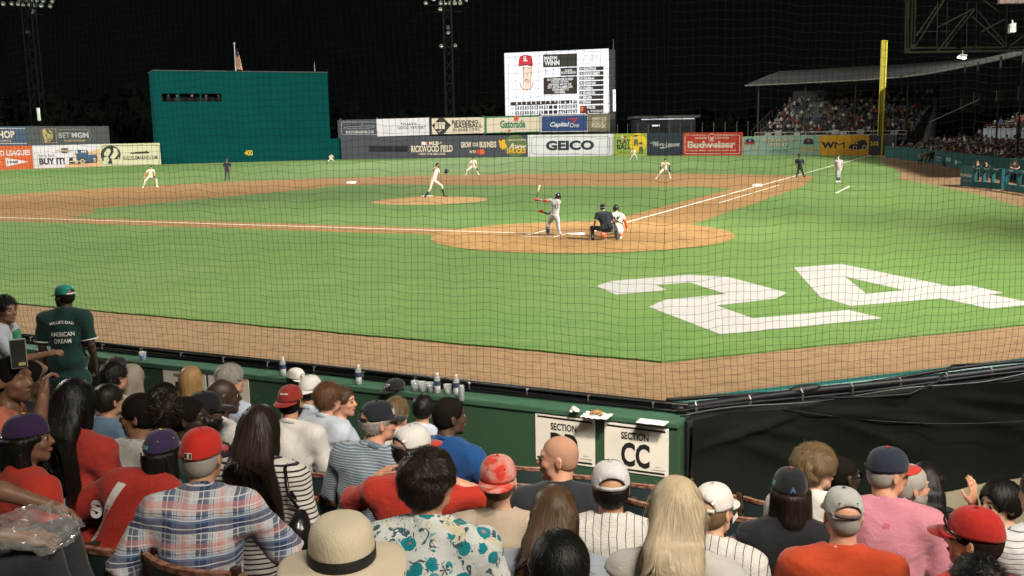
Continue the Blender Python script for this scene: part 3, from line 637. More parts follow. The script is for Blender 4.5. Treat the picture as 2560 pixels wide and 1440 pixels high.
# --- video scoreboard
def scoreboard():
    P0, P1 = ground_line(1262), ground_line(1527); e = lambda P: P + (P - CAM) * A(1, 1, 0) / np.linalg.norm((P - CAM)[:2]) * 6
    P0, P1 = e(P0), e(P1); root = empty('scoreboard', (P0[0], P0[1], 0), 0, 'huge glowing white video scoreboard with player portrait and line score', 'scoreboard'); lo = -Vector(root.location)
    B = Board(P0, P1, root, .03); B.z = Z5
    def SM(n, c, e=1.0):
        m = M(n, c, .6, var=0, emit=e, spec=.1); m.node_tree.nodes['Principled BSDF'].inputs['Base Color'].default_value = (.01, .01, .01, 1); return m
    scr = SM('screen_white', (.95, .97, 1.0), 1.15); drk = SM('screen_dark', (.040, .036, .026)); dr2 = SM('screen_brown', (.036, .022, .015))
    wh = SM('screen_text', (1, 1, .98), .95); gr = SM('screen_grey', (.36, .36, .36)); rd = SM('screen_red', (.68, .03, .045)); rd2 = SM('screen_deep_red', (.25, .02, .015))
    sk = SM('screen_skin', (.96, .76, .60)); sk2 = SM('screen_skin_shade', (.62, .36, .24)); sk3 = SM('screen_skin_mid', (.85, .58, .42)); orr = SM('screen_orange', (.85, .28, .08))
    q = [(150, 236), (2022, 153), (2030, 1316), (172, 1362)]
    mb = MB(); c = [B.w(*B.pt(x, y), 0) for x, y in q]; c = c + [p - B.n * .6 for p in c]
    mb.add(c, [(0, 1, 2, 3), (7, 6, 5, 4), (0, 4, 5, 1), (1, 5, 6, 2), (2, 6, 7, 3), (3, 7, 4, 0)]); mb.build('screen', scr, root, loc=lo)
    a0, a1 = B.pt(150, 236)[0] - .25, B.pt(2026, 200)[0] + .9; zt = B.pt(2022, 153)[1]
    mb = MB(); cc = B.o + B.t * (a0 + a1) / 2 - B.n * 1.2 + A(0, 0, zt / 2 - .1); mb.box(cc, (a1 - a0, 1.0, zt), (B.t, B.n, A(0, 0, 1))); mb.build('housing', M('housing', (.02, .022, .022), .6), root, loc=lo)
    rise = lambda x: -(x - 150) * .0335                               # the screen's rows climb to the right in the photograph
    def R(x0, y0, x1, y1, m, l=1, nm='pixels'): B.poly([(x0, y0), (x1, y0 + (x1 - x0) * -.036), (x1, y1 + (x1 - x0) * -.03), (x0, y1)], m, l, nm)
    def T(t, x0, y0, x1, y1, m, b=.03, l=3, **k): B.text(t, x0, y0, x1, y1, m, b, lift=l, **k)
    # portrait: generic head in a red cap
    B.poly([(478, 480), (650, 478), (655, 560), (636, 690), (600, 740), (560, 752), (520, 740), (484, 680)], sk, 1, 'portrait')
    B.poly([(500, 720), (620, 720), (640, 800), (560, 905), (480, 800)], sk, 1, 'portrait')
    B.poly([(404, 480), (415, 340), (440, 290), (500, 272), (570, 270), (630, 288), (655, 340), (664, 468), (600, 452), (520, 448), (450, 462)], rd, 2, 'portrait'); B.poly([(404, 480), (450, 455), (530, 440), (610, 446), (664, 468), (640, 474), (560, 458), (470, 466)], rd2, 3, 'portrait')
    B.text('SL', 488, 290, 570, 385, wh, .04, lift=4, name='portrait')
    B.poly([(630, 478), (655, 478), (655, 560), (640, 680), (610, 735), (585, 748), (622, 680), (636, 580)], sk3, 2, 'portrait'); B.poly([(478, 480), (500, 480), (492, 560), (505, 690), (520, 735), (488, 680), (480, 560)], sk3, 2, 'portrait'); B.poly([(520, 745), (620, 740), (600, 775), (545, 775)], sk3, 2, 'portrait'); B.poly([(478, 480), (650, 478), (648, 500), (480, 502)], sk3, 2, 'portrait')
    for x in (500, 598): B.disc(x, 515, 24, 7, sk2, 3, name='portrait'); B.disc(x, 520, 8, 6, drk, 4, name='portrait')
    B.poly([(545, 600), (560, 620), (575, 600), (580, 632), (540, 632)], sk2, 3, 'portrait'); B.poly([(505, 712), (540, 700), (585, 708), (565, 726), (528, 728)], sk2, 3, 'portrait'); B.poly([(520, 712), (580, 708), (565, 717), (530, 719)], rd2, 4, 'portrait')
    B.frame([(432, 770), (450, 840), (500, 888), (555, 905), (610, 880), (650, 830), (672, 760)], .16, orr, 2, 'portrait', False)
    R(848, 262, 1460, 494, drk); T('MASYN', 872, 296, 1100, 350, wh, .04); T('WINN', 872, 366, 1145, 452, wh, .04)
    R(1165, 503, 1460, 645, drk); T('CAREER', 1240, 530, 1375, 560, wh, .02); T('POSTSEASON', 1176, 568, 1442, 606, wh, .02)
    T('BAT', 895, 540, 960, 580, gr, 0); T('R R', 895, 590, 962, 636, gr, 0); T('0', 1030, 540, 1058, 570, gr, 0); T('SS', 1014, 590, 1078, 630, gr, 0)
    R(856, 678, 1462, 982, dr2)
    for i, (t, x0, x1) in enumerate((('AS A SOPHOMORE IN HIGH', 920, 1388), ('SCHOOL, HE WAS', 1000, 1305), ('AWARDED MVP OF THE', 945, 1358), ('2017 18U PAN-AMERICAN', 930, 1375), ('TOURNAMENT IN', 1005, 1305), ('COLOMBIA.', 1055, 1252))): T(t, x0, 692 + i * 46, x1, 724 + i * 46, wh, .03)
    T('ST.LOUIS', 1596, 268, 1838, 332, gr, .0); T('P.I.   DINK', 1510, 410, 1700, 445, gr, 0)
    for i in range(8):
        y = 486 + i * 86.5; R(1500, y, 1574, y + 62, drk); T(('RF', '1B', '2B', '3B', 'SS', 'LF', 'C', 'CF')[i], 1512, y + 12, 1562, y + 52, wh, .02)
        R(1592, y - 2, 1936, y + 64, dr2); T(('NOOTBAAR', 'GOLDSCHMIDT', 'GORMAN', 'DONOVAN', 'ARENA', 'CARLSON', 'PAGES', 'SIANI')[i], 1600, y + 8, (1805, 1872, 1768, 1792, 1748, 1782, 1728, 1706)[i], y + 54, wh, .05)
    R(1512, 1186, 1936, 1322, dr2); R(1512, 1188, 1618, 1320, rd2, 2); T('SF', 1524, 1206, 1582, 1290, orr, .04); T('WALKER', 1632, 1190, 1792, 1236, wh, .04); T('6', 1646, 1268, 1680, 1304, wh, .03); T('PITCH COUNT', 1706, 1262, 1928, 1292, wh, .03)
    R(262, 1118, 1112, 1180, dr2); R(1128, 1090, 1372, 1152, dr2); R(1390, 1086, 1462, 1148, gr)
    xs = [348 + 86 * i for i in range(9)]
    for i, x in enumerate(xs): T(str(i + 1), x + 18, 1112 - i * 3, x + 42, 1164 - i * 3, wh, .04)
    for t, x in (('R', 1142), ('H', 1228), ('E', 1316)): T(t, x + 8, 1096, x + 36, 1146, wh, .04)
    for row, (vals, tot) in enumerate((('0030020', ('5', '10', '0', '3')), ('302010', ('6', '7', '0', '3')))):
        y = 1196 + row * 88
        for i, x in enumerate(xs):
            dy = -i * 2.6; R(x, y + dy, x + 68, y + 66 + dy, drk if i < len(vals) else dr2)
            if i < len(vals): T(vals[i], x + 14, y + 6 + dy, x + 54, y + 60 + dy, wh, .03)
        for i, (t, x) in enumerate(zip(tot, (1132, 1216, 1302, 1390))): R(x, y - 26 - i * 3, x + 72, y + 42 - i * 3, drk); T(t, x + 14, y - 20 - i * 3, x + 58, y + 36 - i * 3, wh, .03)
    T('SF', 272, 1206, 328, 1260, orr, .03); T('SL', 284, 1290, 318, 1344, gr, .02); B.done()
    # banner on the side and mast
    root2 = empty('vertical_banner', (P1[0], P1[1], 0), 0, 'narrow lit white vertical banner at the right edge of the scoreboard', 'banner'); B2 = Board(P0, P1, root2, .02); B2.z = Z5
    mb = MB(); c = [B2.w(*B2.pt(x, y), -.3) for x, y in ((2098, 892), (2146, 890), (2150, 1282), (2102, 1284))]; c += [p - B2.n * .1 for p in c]; mb.add(c, [(0, 1, 2, 3), (7, 6, 5, 4), (0, 4, 5, 1), (1, 5, 6, 2), (2, 6, 7, 3), (3, 7, 4, 0)]); mb.build('panel', M('banner_lit', (.8, .8, .8), .6, var=.1, emit=.5), root2, loc=-Vector(root2.location))
    uv, f = textmesh('RICKWOOD', .03); a, b = B2.pt(2112, 1270), B2.pt(2138, 905); mb = MB(); mb.add([B2.w(a[0] + (b[0] - a[0]) * (1 - v), a[1] + (b[1] - a[1]) * u, -.28) for u, v in uv], f); mb.build('lettering', gr, root2, loc=-Vector(root2.location))
    mb = MB(); q = B.w(*B.pt(2098, 150), -.8); q2 = B.w(*B.pt(2100, -20), -.8); mb.tube([A(q[0], q[1], 0) - A(P1[0], P1[1], 0), q2 - A(P1[0], P1[1], 0)], .09, 6); tag(mb.build('mast', steel_m, loc=(P1[0], P1[1], 0)), 'thin dark mast rising beside the glowing scoreboard', 'mast')
scoreboard()

# =================================================================== beyond the fence: light towers, wood, stands
def HOR(x): return 334.4 - (x - 1280) * .0185
lattice_m = M('lattice_paint', (.014, .015, .013), .9, 0, spec=.05); lens_m = M('lamp_lens', (.22, .27, .22), .25, .4, emit=.13, spec=.6); can_m = M('lamp_can', (.12, .13, .12), .6, .2)  # lens emission stands in for glints on the switched-off tower lamps
def light_tower(Zt, xa0, xa1, xb0, xb1, yb, yt, L, lamps, label, extra=()):
    base = atD((xa1 + xb1) / 2, yb, L); P = A(base[0], base[1], 0)
    r = empty('light_tower', (P[0], P[1], 0), 0, label, 'light tower', 'light towers beyond the outfield fence')
    e1 = CR * A(1, 1, 0); e1 /= np.linalg.norm(e1); e2 = A(-e1[1], e1[0], 0); w = (xb1 - xa1) / FPX * L
    top = atD((xa0 + xb0) / 2, yt, L)[2] + 6
    corner = [e1 * (i * w / 2) + e2 * (j * w / 2) for i, j in ((-1, -1), (1, -1), (1, 1), (-1, 1))]
    for c in corner:
        mb = MB(); mb.beam(c, c + A(0, 0, top), .16); mb.build('leg', lattice_m, r)
    mb = MB(); n = int(top / 2.0)
    for i in range(n):
        z0, z1 = top * i / n, top * (i + 1) / n
        for k in range(4):
            a, b = corner[k], corner[(k + 1) % 4]
            if i % 3 == 0: mb.beam(a + A(0, 0, z0), b + A(0, 0, z0), .09)
            mb.beam((a if i % 2 else b) + A(0, 0, z0), (b if i % 2 else a) + A(0, 0, z1), .07)
    tag(mb.build('lattice_brace', lattice_m, r), kind='stuff')
    fwd = (CAM - P) * A(1, 1, 0); fwd /= np.linalg.norm(fwd)
    for (lx, ly, rr) in lamps:
        x, y = px(Zt, lx, ly); q = atD(x, y, L - w) - P; ax = A(*(fwd * .93 + A(0, 0, -.36))); u = np.cross(A(0, 0, 1), ax); u /= np.linalg.norm(u); v = np.cross(ax, u); R0 = rr / Zt[2] / FPX * L
        mb = MB(); mb.lathe([(R0 * .25, -R0 * 1.1), (R0 * .8, -R0 * .5), (R0, 0), (R0 * .94, .04)], 12, q, (u, v, ax)); lp = mb.build('lamp', can_m, r, True)
        mb = MB(); mb.lathe([(R0 * .93, .02), (R0 * .5, -.10), (.001, -.16)], 12, q, (u, v, ax)); mb.build('lens', lens_m, lp, True)
    zs = sorted({round(ly / 45) for _, ly, _ in lamps})
    mb = MB()
    for (x0, y0, x1) in extra:
        q0 = atD(*px(Zt, x0, y0), L - w * .6) - P; q1 = atD(*px(Zt, x1, y0), L - w * .6) - P; mb.beam(q0, q1, .14)
    mb.build('crossbar', lattice_m, r)
ZT1 = (0, 0, 4.365); ZT2 = (980, 0, 4.8)
light_tower(ZT1, 66, 86, 84, 110, 314, 0, 168, [(35, 40, 26), (128, 38, 26), (200, 42, 26), (258, 48, 26), (322, 50, 26), (382, 56, 26), (450, 60, 26), (548, 66, 24), (215, -4, 24), (280, 2, 24), (340, 4, 24), (400, 6, 24), (470, 10, 24), (570, 14, 24), (362, 126, 26), (305, 350, 20)],
            'dark lattice light tower with round lamps beyond left field', ((20, 72, 570), (180, 26, 590), (240, 160, 480)))
light_tower(ZT2, 1109, 1116, 1129, 1136, 292, 0, 164, [(405, 36, 25), (582, 36, 26), (632, 36, 26), (690, 36, 26), (752, 36, 26), (818, 32, 26), (500, -8, 24), (890, -6, 24), (578, 108, 26), (592, 552, 24), (760, 546, 22), (672, 330, 24), (674, 392, 24)],
            'dark lattice light tower rising behind the right centre boards', ((380, 62, 840), (500, 140, 835), (570, 578, 780)))
mb = MB(); a = atD(95, 270, 165); b = atD(98.5, 302, 165); mb.beam(a - a, b - a, .35); tag(mb.build('light_tube', M('tube_lit', (.8, .9, .75), var=0, emit=.35), loc=a), 'short pale glowing tube on the left tower', 'lamp')
# dark wood behind the park
def wood():
    vs = []; 
    for i in range(150):
        x = nrs.uniform(-300, 2900); L = nrs.uniform(185, 260); b = atD(x, HOR(x), L); b[2] = 0
        h = nrs.uniform(6, 13) * (1.25 if x < 420 else (.8 if x < 1500 else .55)); rr = nrs.uniform(3, 6)
        n = 90; d = nrs.normal(size=(n, 3)); d /= np.linalg.norm(d, axis=1)[:, None]; rad = nrs.uniform(.55, 1.0, n)[:, None]
        c = b + A(0, 0, h * .6) + d * rad * A(rr, rr, h * .42)
        u = nrs.normal(size=(n, 3)) * .75; w = nrs.normal(size=(n, 3)) * .75
        vs.append(np.stack([c - u - w, c + u - w * .6, c + u + w, c - u * .7 + w], 1).reshape(-1, 3))
    v = np.concatenate(vs); f = np.arange(len(v)).reshape(-1, 4)
    tag(link('woods', npmesh('woods', v, f, False), M('night_leaves', (.006, .009, .005), .95, var=.5, scale=.2, spec=.05)), kind='stuff')
wood()
# small dark building with a lit roof edge beyond right field
P = atD(1665, 320, 172); r = empty('shed', (P[0], P[1], 0), 0, 'low dark building with a lit roof edge beyond right field', 'building')
e1 = CR * A(1, 1, 0); e1 /= np.linalg.norm(e1); e2 = A(-e1[1], e1[0], 0); axs = (e1, e2, A(0, 0, 1)); zt = atD(1665, 296, 172)[2]
shed_m = M('shed_wall', (.05, .06, .06), .8); mb = MB(); mb.box(A(0, 0, zt / 2) + e2 * 4, (10.5, 8, zt), axs); mb.build('wall', shed_m, r)
mb = MB(); mb.box(A(0, 0, zt + .25) + e2 * 3.5, (11.6, 10, .45), axs); mb.build('roof', M('shed_roof', (.16, .17, .17), .7), r)
mb = MB(); mb.box(A(.6, 0, zt - .12) - e2 * 1.0, (9.4, .12, .16), axs); mb.build('light_strip', M('strip_lit', (.85, .92, .95), var=0, emit=.8), r)
P = atD(1640, 314, 160); mb = MB(); mb.box((0, 0, 0), (1.2, .5, .25), axs); tag(mb.build('lamp', M('strip_lit2', (.7, .75, .78), var=0, emit=.5), loc=P), 'small lit lamp in front of the low dark building', 'lamp')
# posts along the top of the right field fence
for i in range(13):
    x = 1545 + i * 27; q = ground_line(x); e = (q - CAM) * A(1, 1, 0); q = q + e / np.linalg.norm(e) * .5; mb = MB(); mb.beam((0, 0, 0), (0, 0, 4.6), .09)
    tag(mb.build('fence_post', steel_m, loc=(q[0], q[1], 0)), 'thin dark post behind the right field fence, %s from the left' % ('first second third fourth fifth sixth seventh eighth ninth tenth eleventh twelfth thirteenth'.split()[i]), 'post', 'posts behind the right field fence')

# ------------------------------------------------------------------ low detail figures for the far seats
def mini_mesh(name, seated=True, arms=0, hat=0):
    """compact figure facing -Y (towards the field), origin at the seat's floor; slots: shirt, skin, hair or cap, trousers"""
    mb = MB(); z0 = .42 if seated else .84
    mb.cur = 0; mb.lathe([(.001, z0 + .0), (.19, z0 + .02), (.165, z0 + .25), (.20, z0 + .43), (.15, z0 + .54), (.06, z0 + .58)], 8, sy=.66)
    for s in (-1, 1):
        if arms == 0: mb.tube([(s * .21, 0, z0 + .46), (s * .26, -.06, z0 + .22)], [.06, .05], 5)
        elif arms == 1: mb.tube([(s * .20, 0, z0 + .46), (s * .27, -.18, z0 + .40)], [.06, .05], 5)
        else: mb.tube([(s * .20, 0, z0 + .46), (s * .26, -.08, z0 + .70)], [.06, .05], 5)
    mb.cur = 1; mb.lathe([(.05, z0 + .54), (.055, z0 + .6), (.082, z0 + .68), (.092, z0 + .74), (.06, z0 + .80)], 8, sy=1.15)
    for s in (-1, 1):
        if arms == 0: mb.tube([(s * .26, -.06, z0 + .22), (s * .13, -.30, z0 + .14)], [.045, .04], 5)
        elif arms == 1: mb.tube([(s * .27, -.18, z0 + .40), (s * .05, -.22, z0 + .62)], [.045, .04], 5)
        else: mb.tube([(s * .26, -.08, z0 + .70), (s * .20, -.10, z0 + .98)], [.045, .04], 5)
    mb.cur = 2; mb.lathe([(.093, z0 + .72), (.10, z0 + .78), (.075, z0 + .845), (.001, z0 + .87)], 8, (0, .015, 0), sy=1.15)
    if hat: mb.box((0, -.14, z0 + .765), (.15, .13, .02))
    mb.cur = 3
    for s in (-1, 1):
        if seated: mb.tube([(s * .09, .0, z0 + .06), (s * .11, -.44, z0 + .06), (s * .11, -.46, .04)], [.09, .075, .05], 5)
        else: mb.tube([(s * .09, 0, z0 + .06), (s * .10, -.02, .44), (s * .10, 0, .03)], [.095, .07, .05], 5)
    me = bpy.data.meshes.new(name); me.from_pydata(mb.v, [], mb.f); me.polygons.foreach_set('material_index', mb.m); me.polygons.foreach_set('use_smooth', [True] * len(me.polygons)); me.update()
    return me
MINI = [mini_mesh('far_figure', True, 0, 0), mini_mesh('far_figure', True, 1, 1), mini_mesh('far_figure', True, 0, 1), mini_mesh('far_figure', True, 1, 0), mini_mesh('far_figure', False, 0, 1), mini_mesh('far_figure', False, 2, 0)]
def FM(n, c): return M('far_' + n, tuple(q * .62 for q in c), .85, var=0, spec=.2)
SH = dict(white=(.62, .60, .56), grey=(.26, .27, .28), black=(.02, .02, .024), navy=(.03, .045, .09), red=(.42, .05, .03), orange=(.50, .15, .04), blue=(.10, .20, .38), cream=(.52, .46, .34), green=(.06, .16, .09), yellow=(.5, .38, .08), pink=(.5, .26, .26))
SHW = ['white'] * 9 + ['grey'] * 7 + ['black'] * 10 + ['navy'] * 5 + ['red'] * 2 + ['orange'] * 1 + ['blue'] * 2 + ['cream'] * 3 + ['green', 'yellow', 'pink']
SKN = [(.30, .20, .145), (.25, .16, .115), (.07, .042, .03), (.12, .07, .048), (.33, .23, .17)]; HRN = [(.02, .014, .01), (.05, .03, .018), (.2, .14, .08), (.5, .48, .46), (.35, .04, .03), (.03, .04, .08), (.6, .58, .55)]
PTN = [(.02, .022, .03), (.04, .055, .085), (.10, .09, .07), (.012, .012, .012)]
for m in MINI:
    for c in ('white', 'grey', 'black', 'navy'): pass
    for k in range(4): m.materials.append(FM('skin0', SKN[0]))
def far_person(P, rz, label, group='spectators in the far stand', kind=None, shirt=None, sc=1.0):
    sh = shirt or rnd.choice(SHW); me = MINI[kind if kind is not None else rnd.choice((0, 0, 1, 1, 2, 2, 3, 3, 4))]
    o = bpy.data.objects.new('person', me); COL.objects.link(o); o.location = P; o.rotation_euler = (0, 0, rz + rnd.uniform(-.4, .4)); o.scale = (sc,) * 3
    i, j, k = rnd.randrange(5), rnd.randrange(7), rnd.randrange(4)
    for s, m in zip(o.material_slots, (FM(sh, SH[sh]), FM('skin%d' % i, SKN[i]), FM('hair%d' % j, HRN[j]), FM('trousers%d' % k, PTN[k]))): s.link = 'OBJECT'; s.material = m
    return tag(o, label % sh if '%s' in label else label, 'person', group)
CROWD = {}          # material -> (verts, faces) of the farther spectators
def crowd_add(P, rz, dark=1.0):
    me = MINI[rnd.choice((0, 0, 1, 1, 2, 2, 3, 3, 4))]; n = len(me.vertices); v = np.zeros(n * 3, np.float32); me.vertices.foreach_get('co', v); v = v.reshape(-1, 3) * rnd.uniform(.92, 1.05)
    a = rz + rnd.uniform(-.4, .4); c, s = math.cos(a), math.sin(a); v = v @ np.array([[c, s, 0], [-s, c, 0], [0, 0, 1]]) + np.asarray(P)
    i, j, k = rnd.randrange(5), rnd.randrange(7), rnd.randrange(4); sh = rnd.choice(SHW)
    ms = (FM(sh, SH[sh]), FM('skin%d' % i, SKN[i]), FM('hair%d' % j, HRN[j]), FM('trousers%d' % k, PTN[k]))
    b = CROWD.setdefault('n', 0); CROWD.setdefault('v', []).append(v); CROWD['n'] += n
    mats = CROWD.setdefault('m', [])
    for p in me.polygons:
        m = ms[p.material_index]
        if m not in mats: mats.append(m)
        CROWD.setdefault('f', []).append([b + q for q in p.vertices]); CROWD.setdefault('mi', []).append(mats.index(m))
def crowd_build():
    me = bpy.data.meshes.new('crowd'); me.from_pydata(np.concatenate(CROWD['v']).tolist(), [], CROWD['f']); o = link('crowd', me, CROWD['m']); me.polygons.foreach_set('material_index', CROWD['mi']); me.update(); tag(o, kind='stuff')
def in_frame(P, m=40):
    v = np.asarray(P) - CAM; z = v @ CD
    if z < 1: return False
    x, y = 1280 + FPX * (v @ CR) / z, 720 - FPX * (v @ CU) / z
    return -m < x < 2560 + m and -m < y < 1440 + m
conc_d = M('stand_concrete', (.10, .105, .10), .9, var=.2, scale=.4); rail_m = M('rail_white', (.34, .36, .36), .6); roofm = M('stand_roof', (.013, .014, .013), .8, var=.2, scale=.3); under_m = M('roof_underside', (.03, .034, .034), .9)
teal_w = M('field_wall_teal', (.006, .046, .046), .85, spec=.08, var=.12, scale=.4); teal_d = M('dugout_teal', (.006, .070, .080), .7, spec=.15, var=.1, scale=.6)
people_slots = []
# right field stand
def rf_stand():
    a, b = ground_line(1884), ground_line(2262); e = (a + b) / 2 - CAM; e[2] = 0; e /= np.linalg.norm(e)
    a = a + e * 2.5; b = b + e * 2.5; t = (b - a); L = np.linalg.norm(t); t /= L; n = A(-t[1], t[0], 0); n = n if n @ e > 0 else -n
    r = empty('grandstand', (a[0], a[1], 0), 0, 'roofed right field grandstand packed with spectators behind the fence', 'grandstand')
    loc = -Vector(r.location); ax = (t, n, A(0, 0, 1))
    zf = atD(1884, 334, depth(a))[2] - .75
    mb = MB(); mb.box(a + t * L / 2 + n * .15 + A(0, 0, (zf - .1) / 2), (L, .3, zf - .1), ax); mb.build('front_wall', M('stand_wall', (.03, .035, .04), .8), r, loc=loc)
    nr = 12
    for i in range(nr):
        z = zf + i * .46; mb = MB(); mb.box(a + t * L / 2 + n * (.9 * i + .75) + A(0, 0, z / 2), (L, .9 - .004, z), ax); mb.build('terrace_step', conc_d, r, loc=loc)
        s = .5
        while s < L - .4:
            q = a + t * s + n * (.9 * i + .75) + A(0, 0, z); s += rnd.uniform(.5, .8)
            if rnd.random() < (.90 - .045 * i) * (1 if 1.2 < s else .4): people_slots.append((q, math.atan2(n[1], n[0]) - math.pi / 2, 'rf'))
    mb = MB(); zr = atD(1884, 333, depth(a))[2] + .05
    for z in (zr, zr - .45): mb.beam(a + A(0, 0, z), a + t * L + A(0, 0, z), .11)
    for i in range(15): mb.beam(a + t * L * i / 14 + A(0, 0, zf - .1), a + t * L * i / 14 + A(0, 0, zr), .06)
    tag(mb.build('railing', rail_m, r, loc=loc))
    zr9 = 9.3
    for s in (.2, L * .34, L * .67, L * .99):
        mb = MB(); mb.beam(a + t * s + n * .4 + A(0, 0, 0), a + t * s + n * .4 + A(0, 0, zr9), .2); mb.build('column', M('column_paint', (.03, .035, .035), .8), r, loc=loc)
    mb = MB()
    for i in range(8): mb.beam(a - t * .6 + n * (i * .9) + A(0, 0, zf + i * .42), a - t * .6 + n * (i * .9) + A(0, 0, zf + 1.1 + i * .42), .06)
    mb.beam(a - t * .6 + A(0, 0, zf + 1.1), a - t * .6 + n * 6.3 + A(0, 0, zf + 1.1 + 2.94), .08); mb.build('stair_rail', steel_m, r, loc=loc)
    mb = MB(); mb.box(a + t * L / 2 + n * 11.6 + A(0, 0, 4.4), (L, .2, 8.8), ax); mb.build('back_wall', under_m, r, loc=loc)
    # small white section cards on the railing
    for k, s in enumerate((.10, .17, .30, .56, .61, .72, .93)):
        mb = MB(); mb.box(a + t * L * s - n * .12 + A(0, 0, zr - .35 + .3 * (k % 2)), (.9, .03, .6), ax); tag(mb.build('section_card', C('card_white', 210, 210, 205, .5), loc=(0, 0, 0)), 'small white card on the far stand railing, %s from the left' % ('first', 'second', 'third', 'fourth', 'fifth', 'sixth', 'seventh')[k], 'sign', 'white cards on the far railing')
rf_stand()
# roof edge wrapping round the stands
def roof():
    px_ = [(1862, 213), (1960, 209), (2060, 204), (2160, 199), (2250, 192), (2320, 183), (2390, 170), (2450, 158), (2510, 145), (2560, 133), (2680, 98), (2860, 40)]
    lo = [atD(x, y, 6.0 * FPX / (HOR(x) - y)) for x, y in px_]
    r = empty('stand_roof', tuple(lo[0]), 0, 'long pale roof edge sweeping over the far stands to the right', 'roof'); loc = -Vector(r.location)
    lo = np.array(lo); d = np.gradient(lo, axis=0); d[:, 2] = 0; d /= np.linalg.norm(d, axis=1)[:, None]; n = np.stack([-d[:, 1], d[:, 0], 0 * d[:, 0]], 1)
    if n[0] @ (lo[0] - CAM) < 0: n = -n
    ins = lo + n * 1.6 + A(0, 0, .72); back = lo + n * 13 + A(0, 0, 2.4); bk2 = lo + n * 13 + A(0, 0, 2.0)
    N = len(lo); lo2 = lo.copy(); ins[0] -= d[0] * -1.3; back[0] += d[0] * 1.3
    def sheet(name, p, q, m):
        v = np.concatenate([p, q]); f = [(i, i + 1, N + i + 1, N + i) for i in range(N - 1)]; link(name, npmesh(name, v, f, False), m, r, loc)
    sheet('fascia', lo2, ins, roofm); sheet('roof_sheet', ins, back, roofm); sheet('soffit', lo2 + A(0, 0, .0), bk2, under_m)
    mb = MB(); mb.tube(lo2 - A(0, 0, .06), .09, 5); mb.build('gutter', M('gutter', (.14, .145, .14), .6), r, loc=loc)
roof()
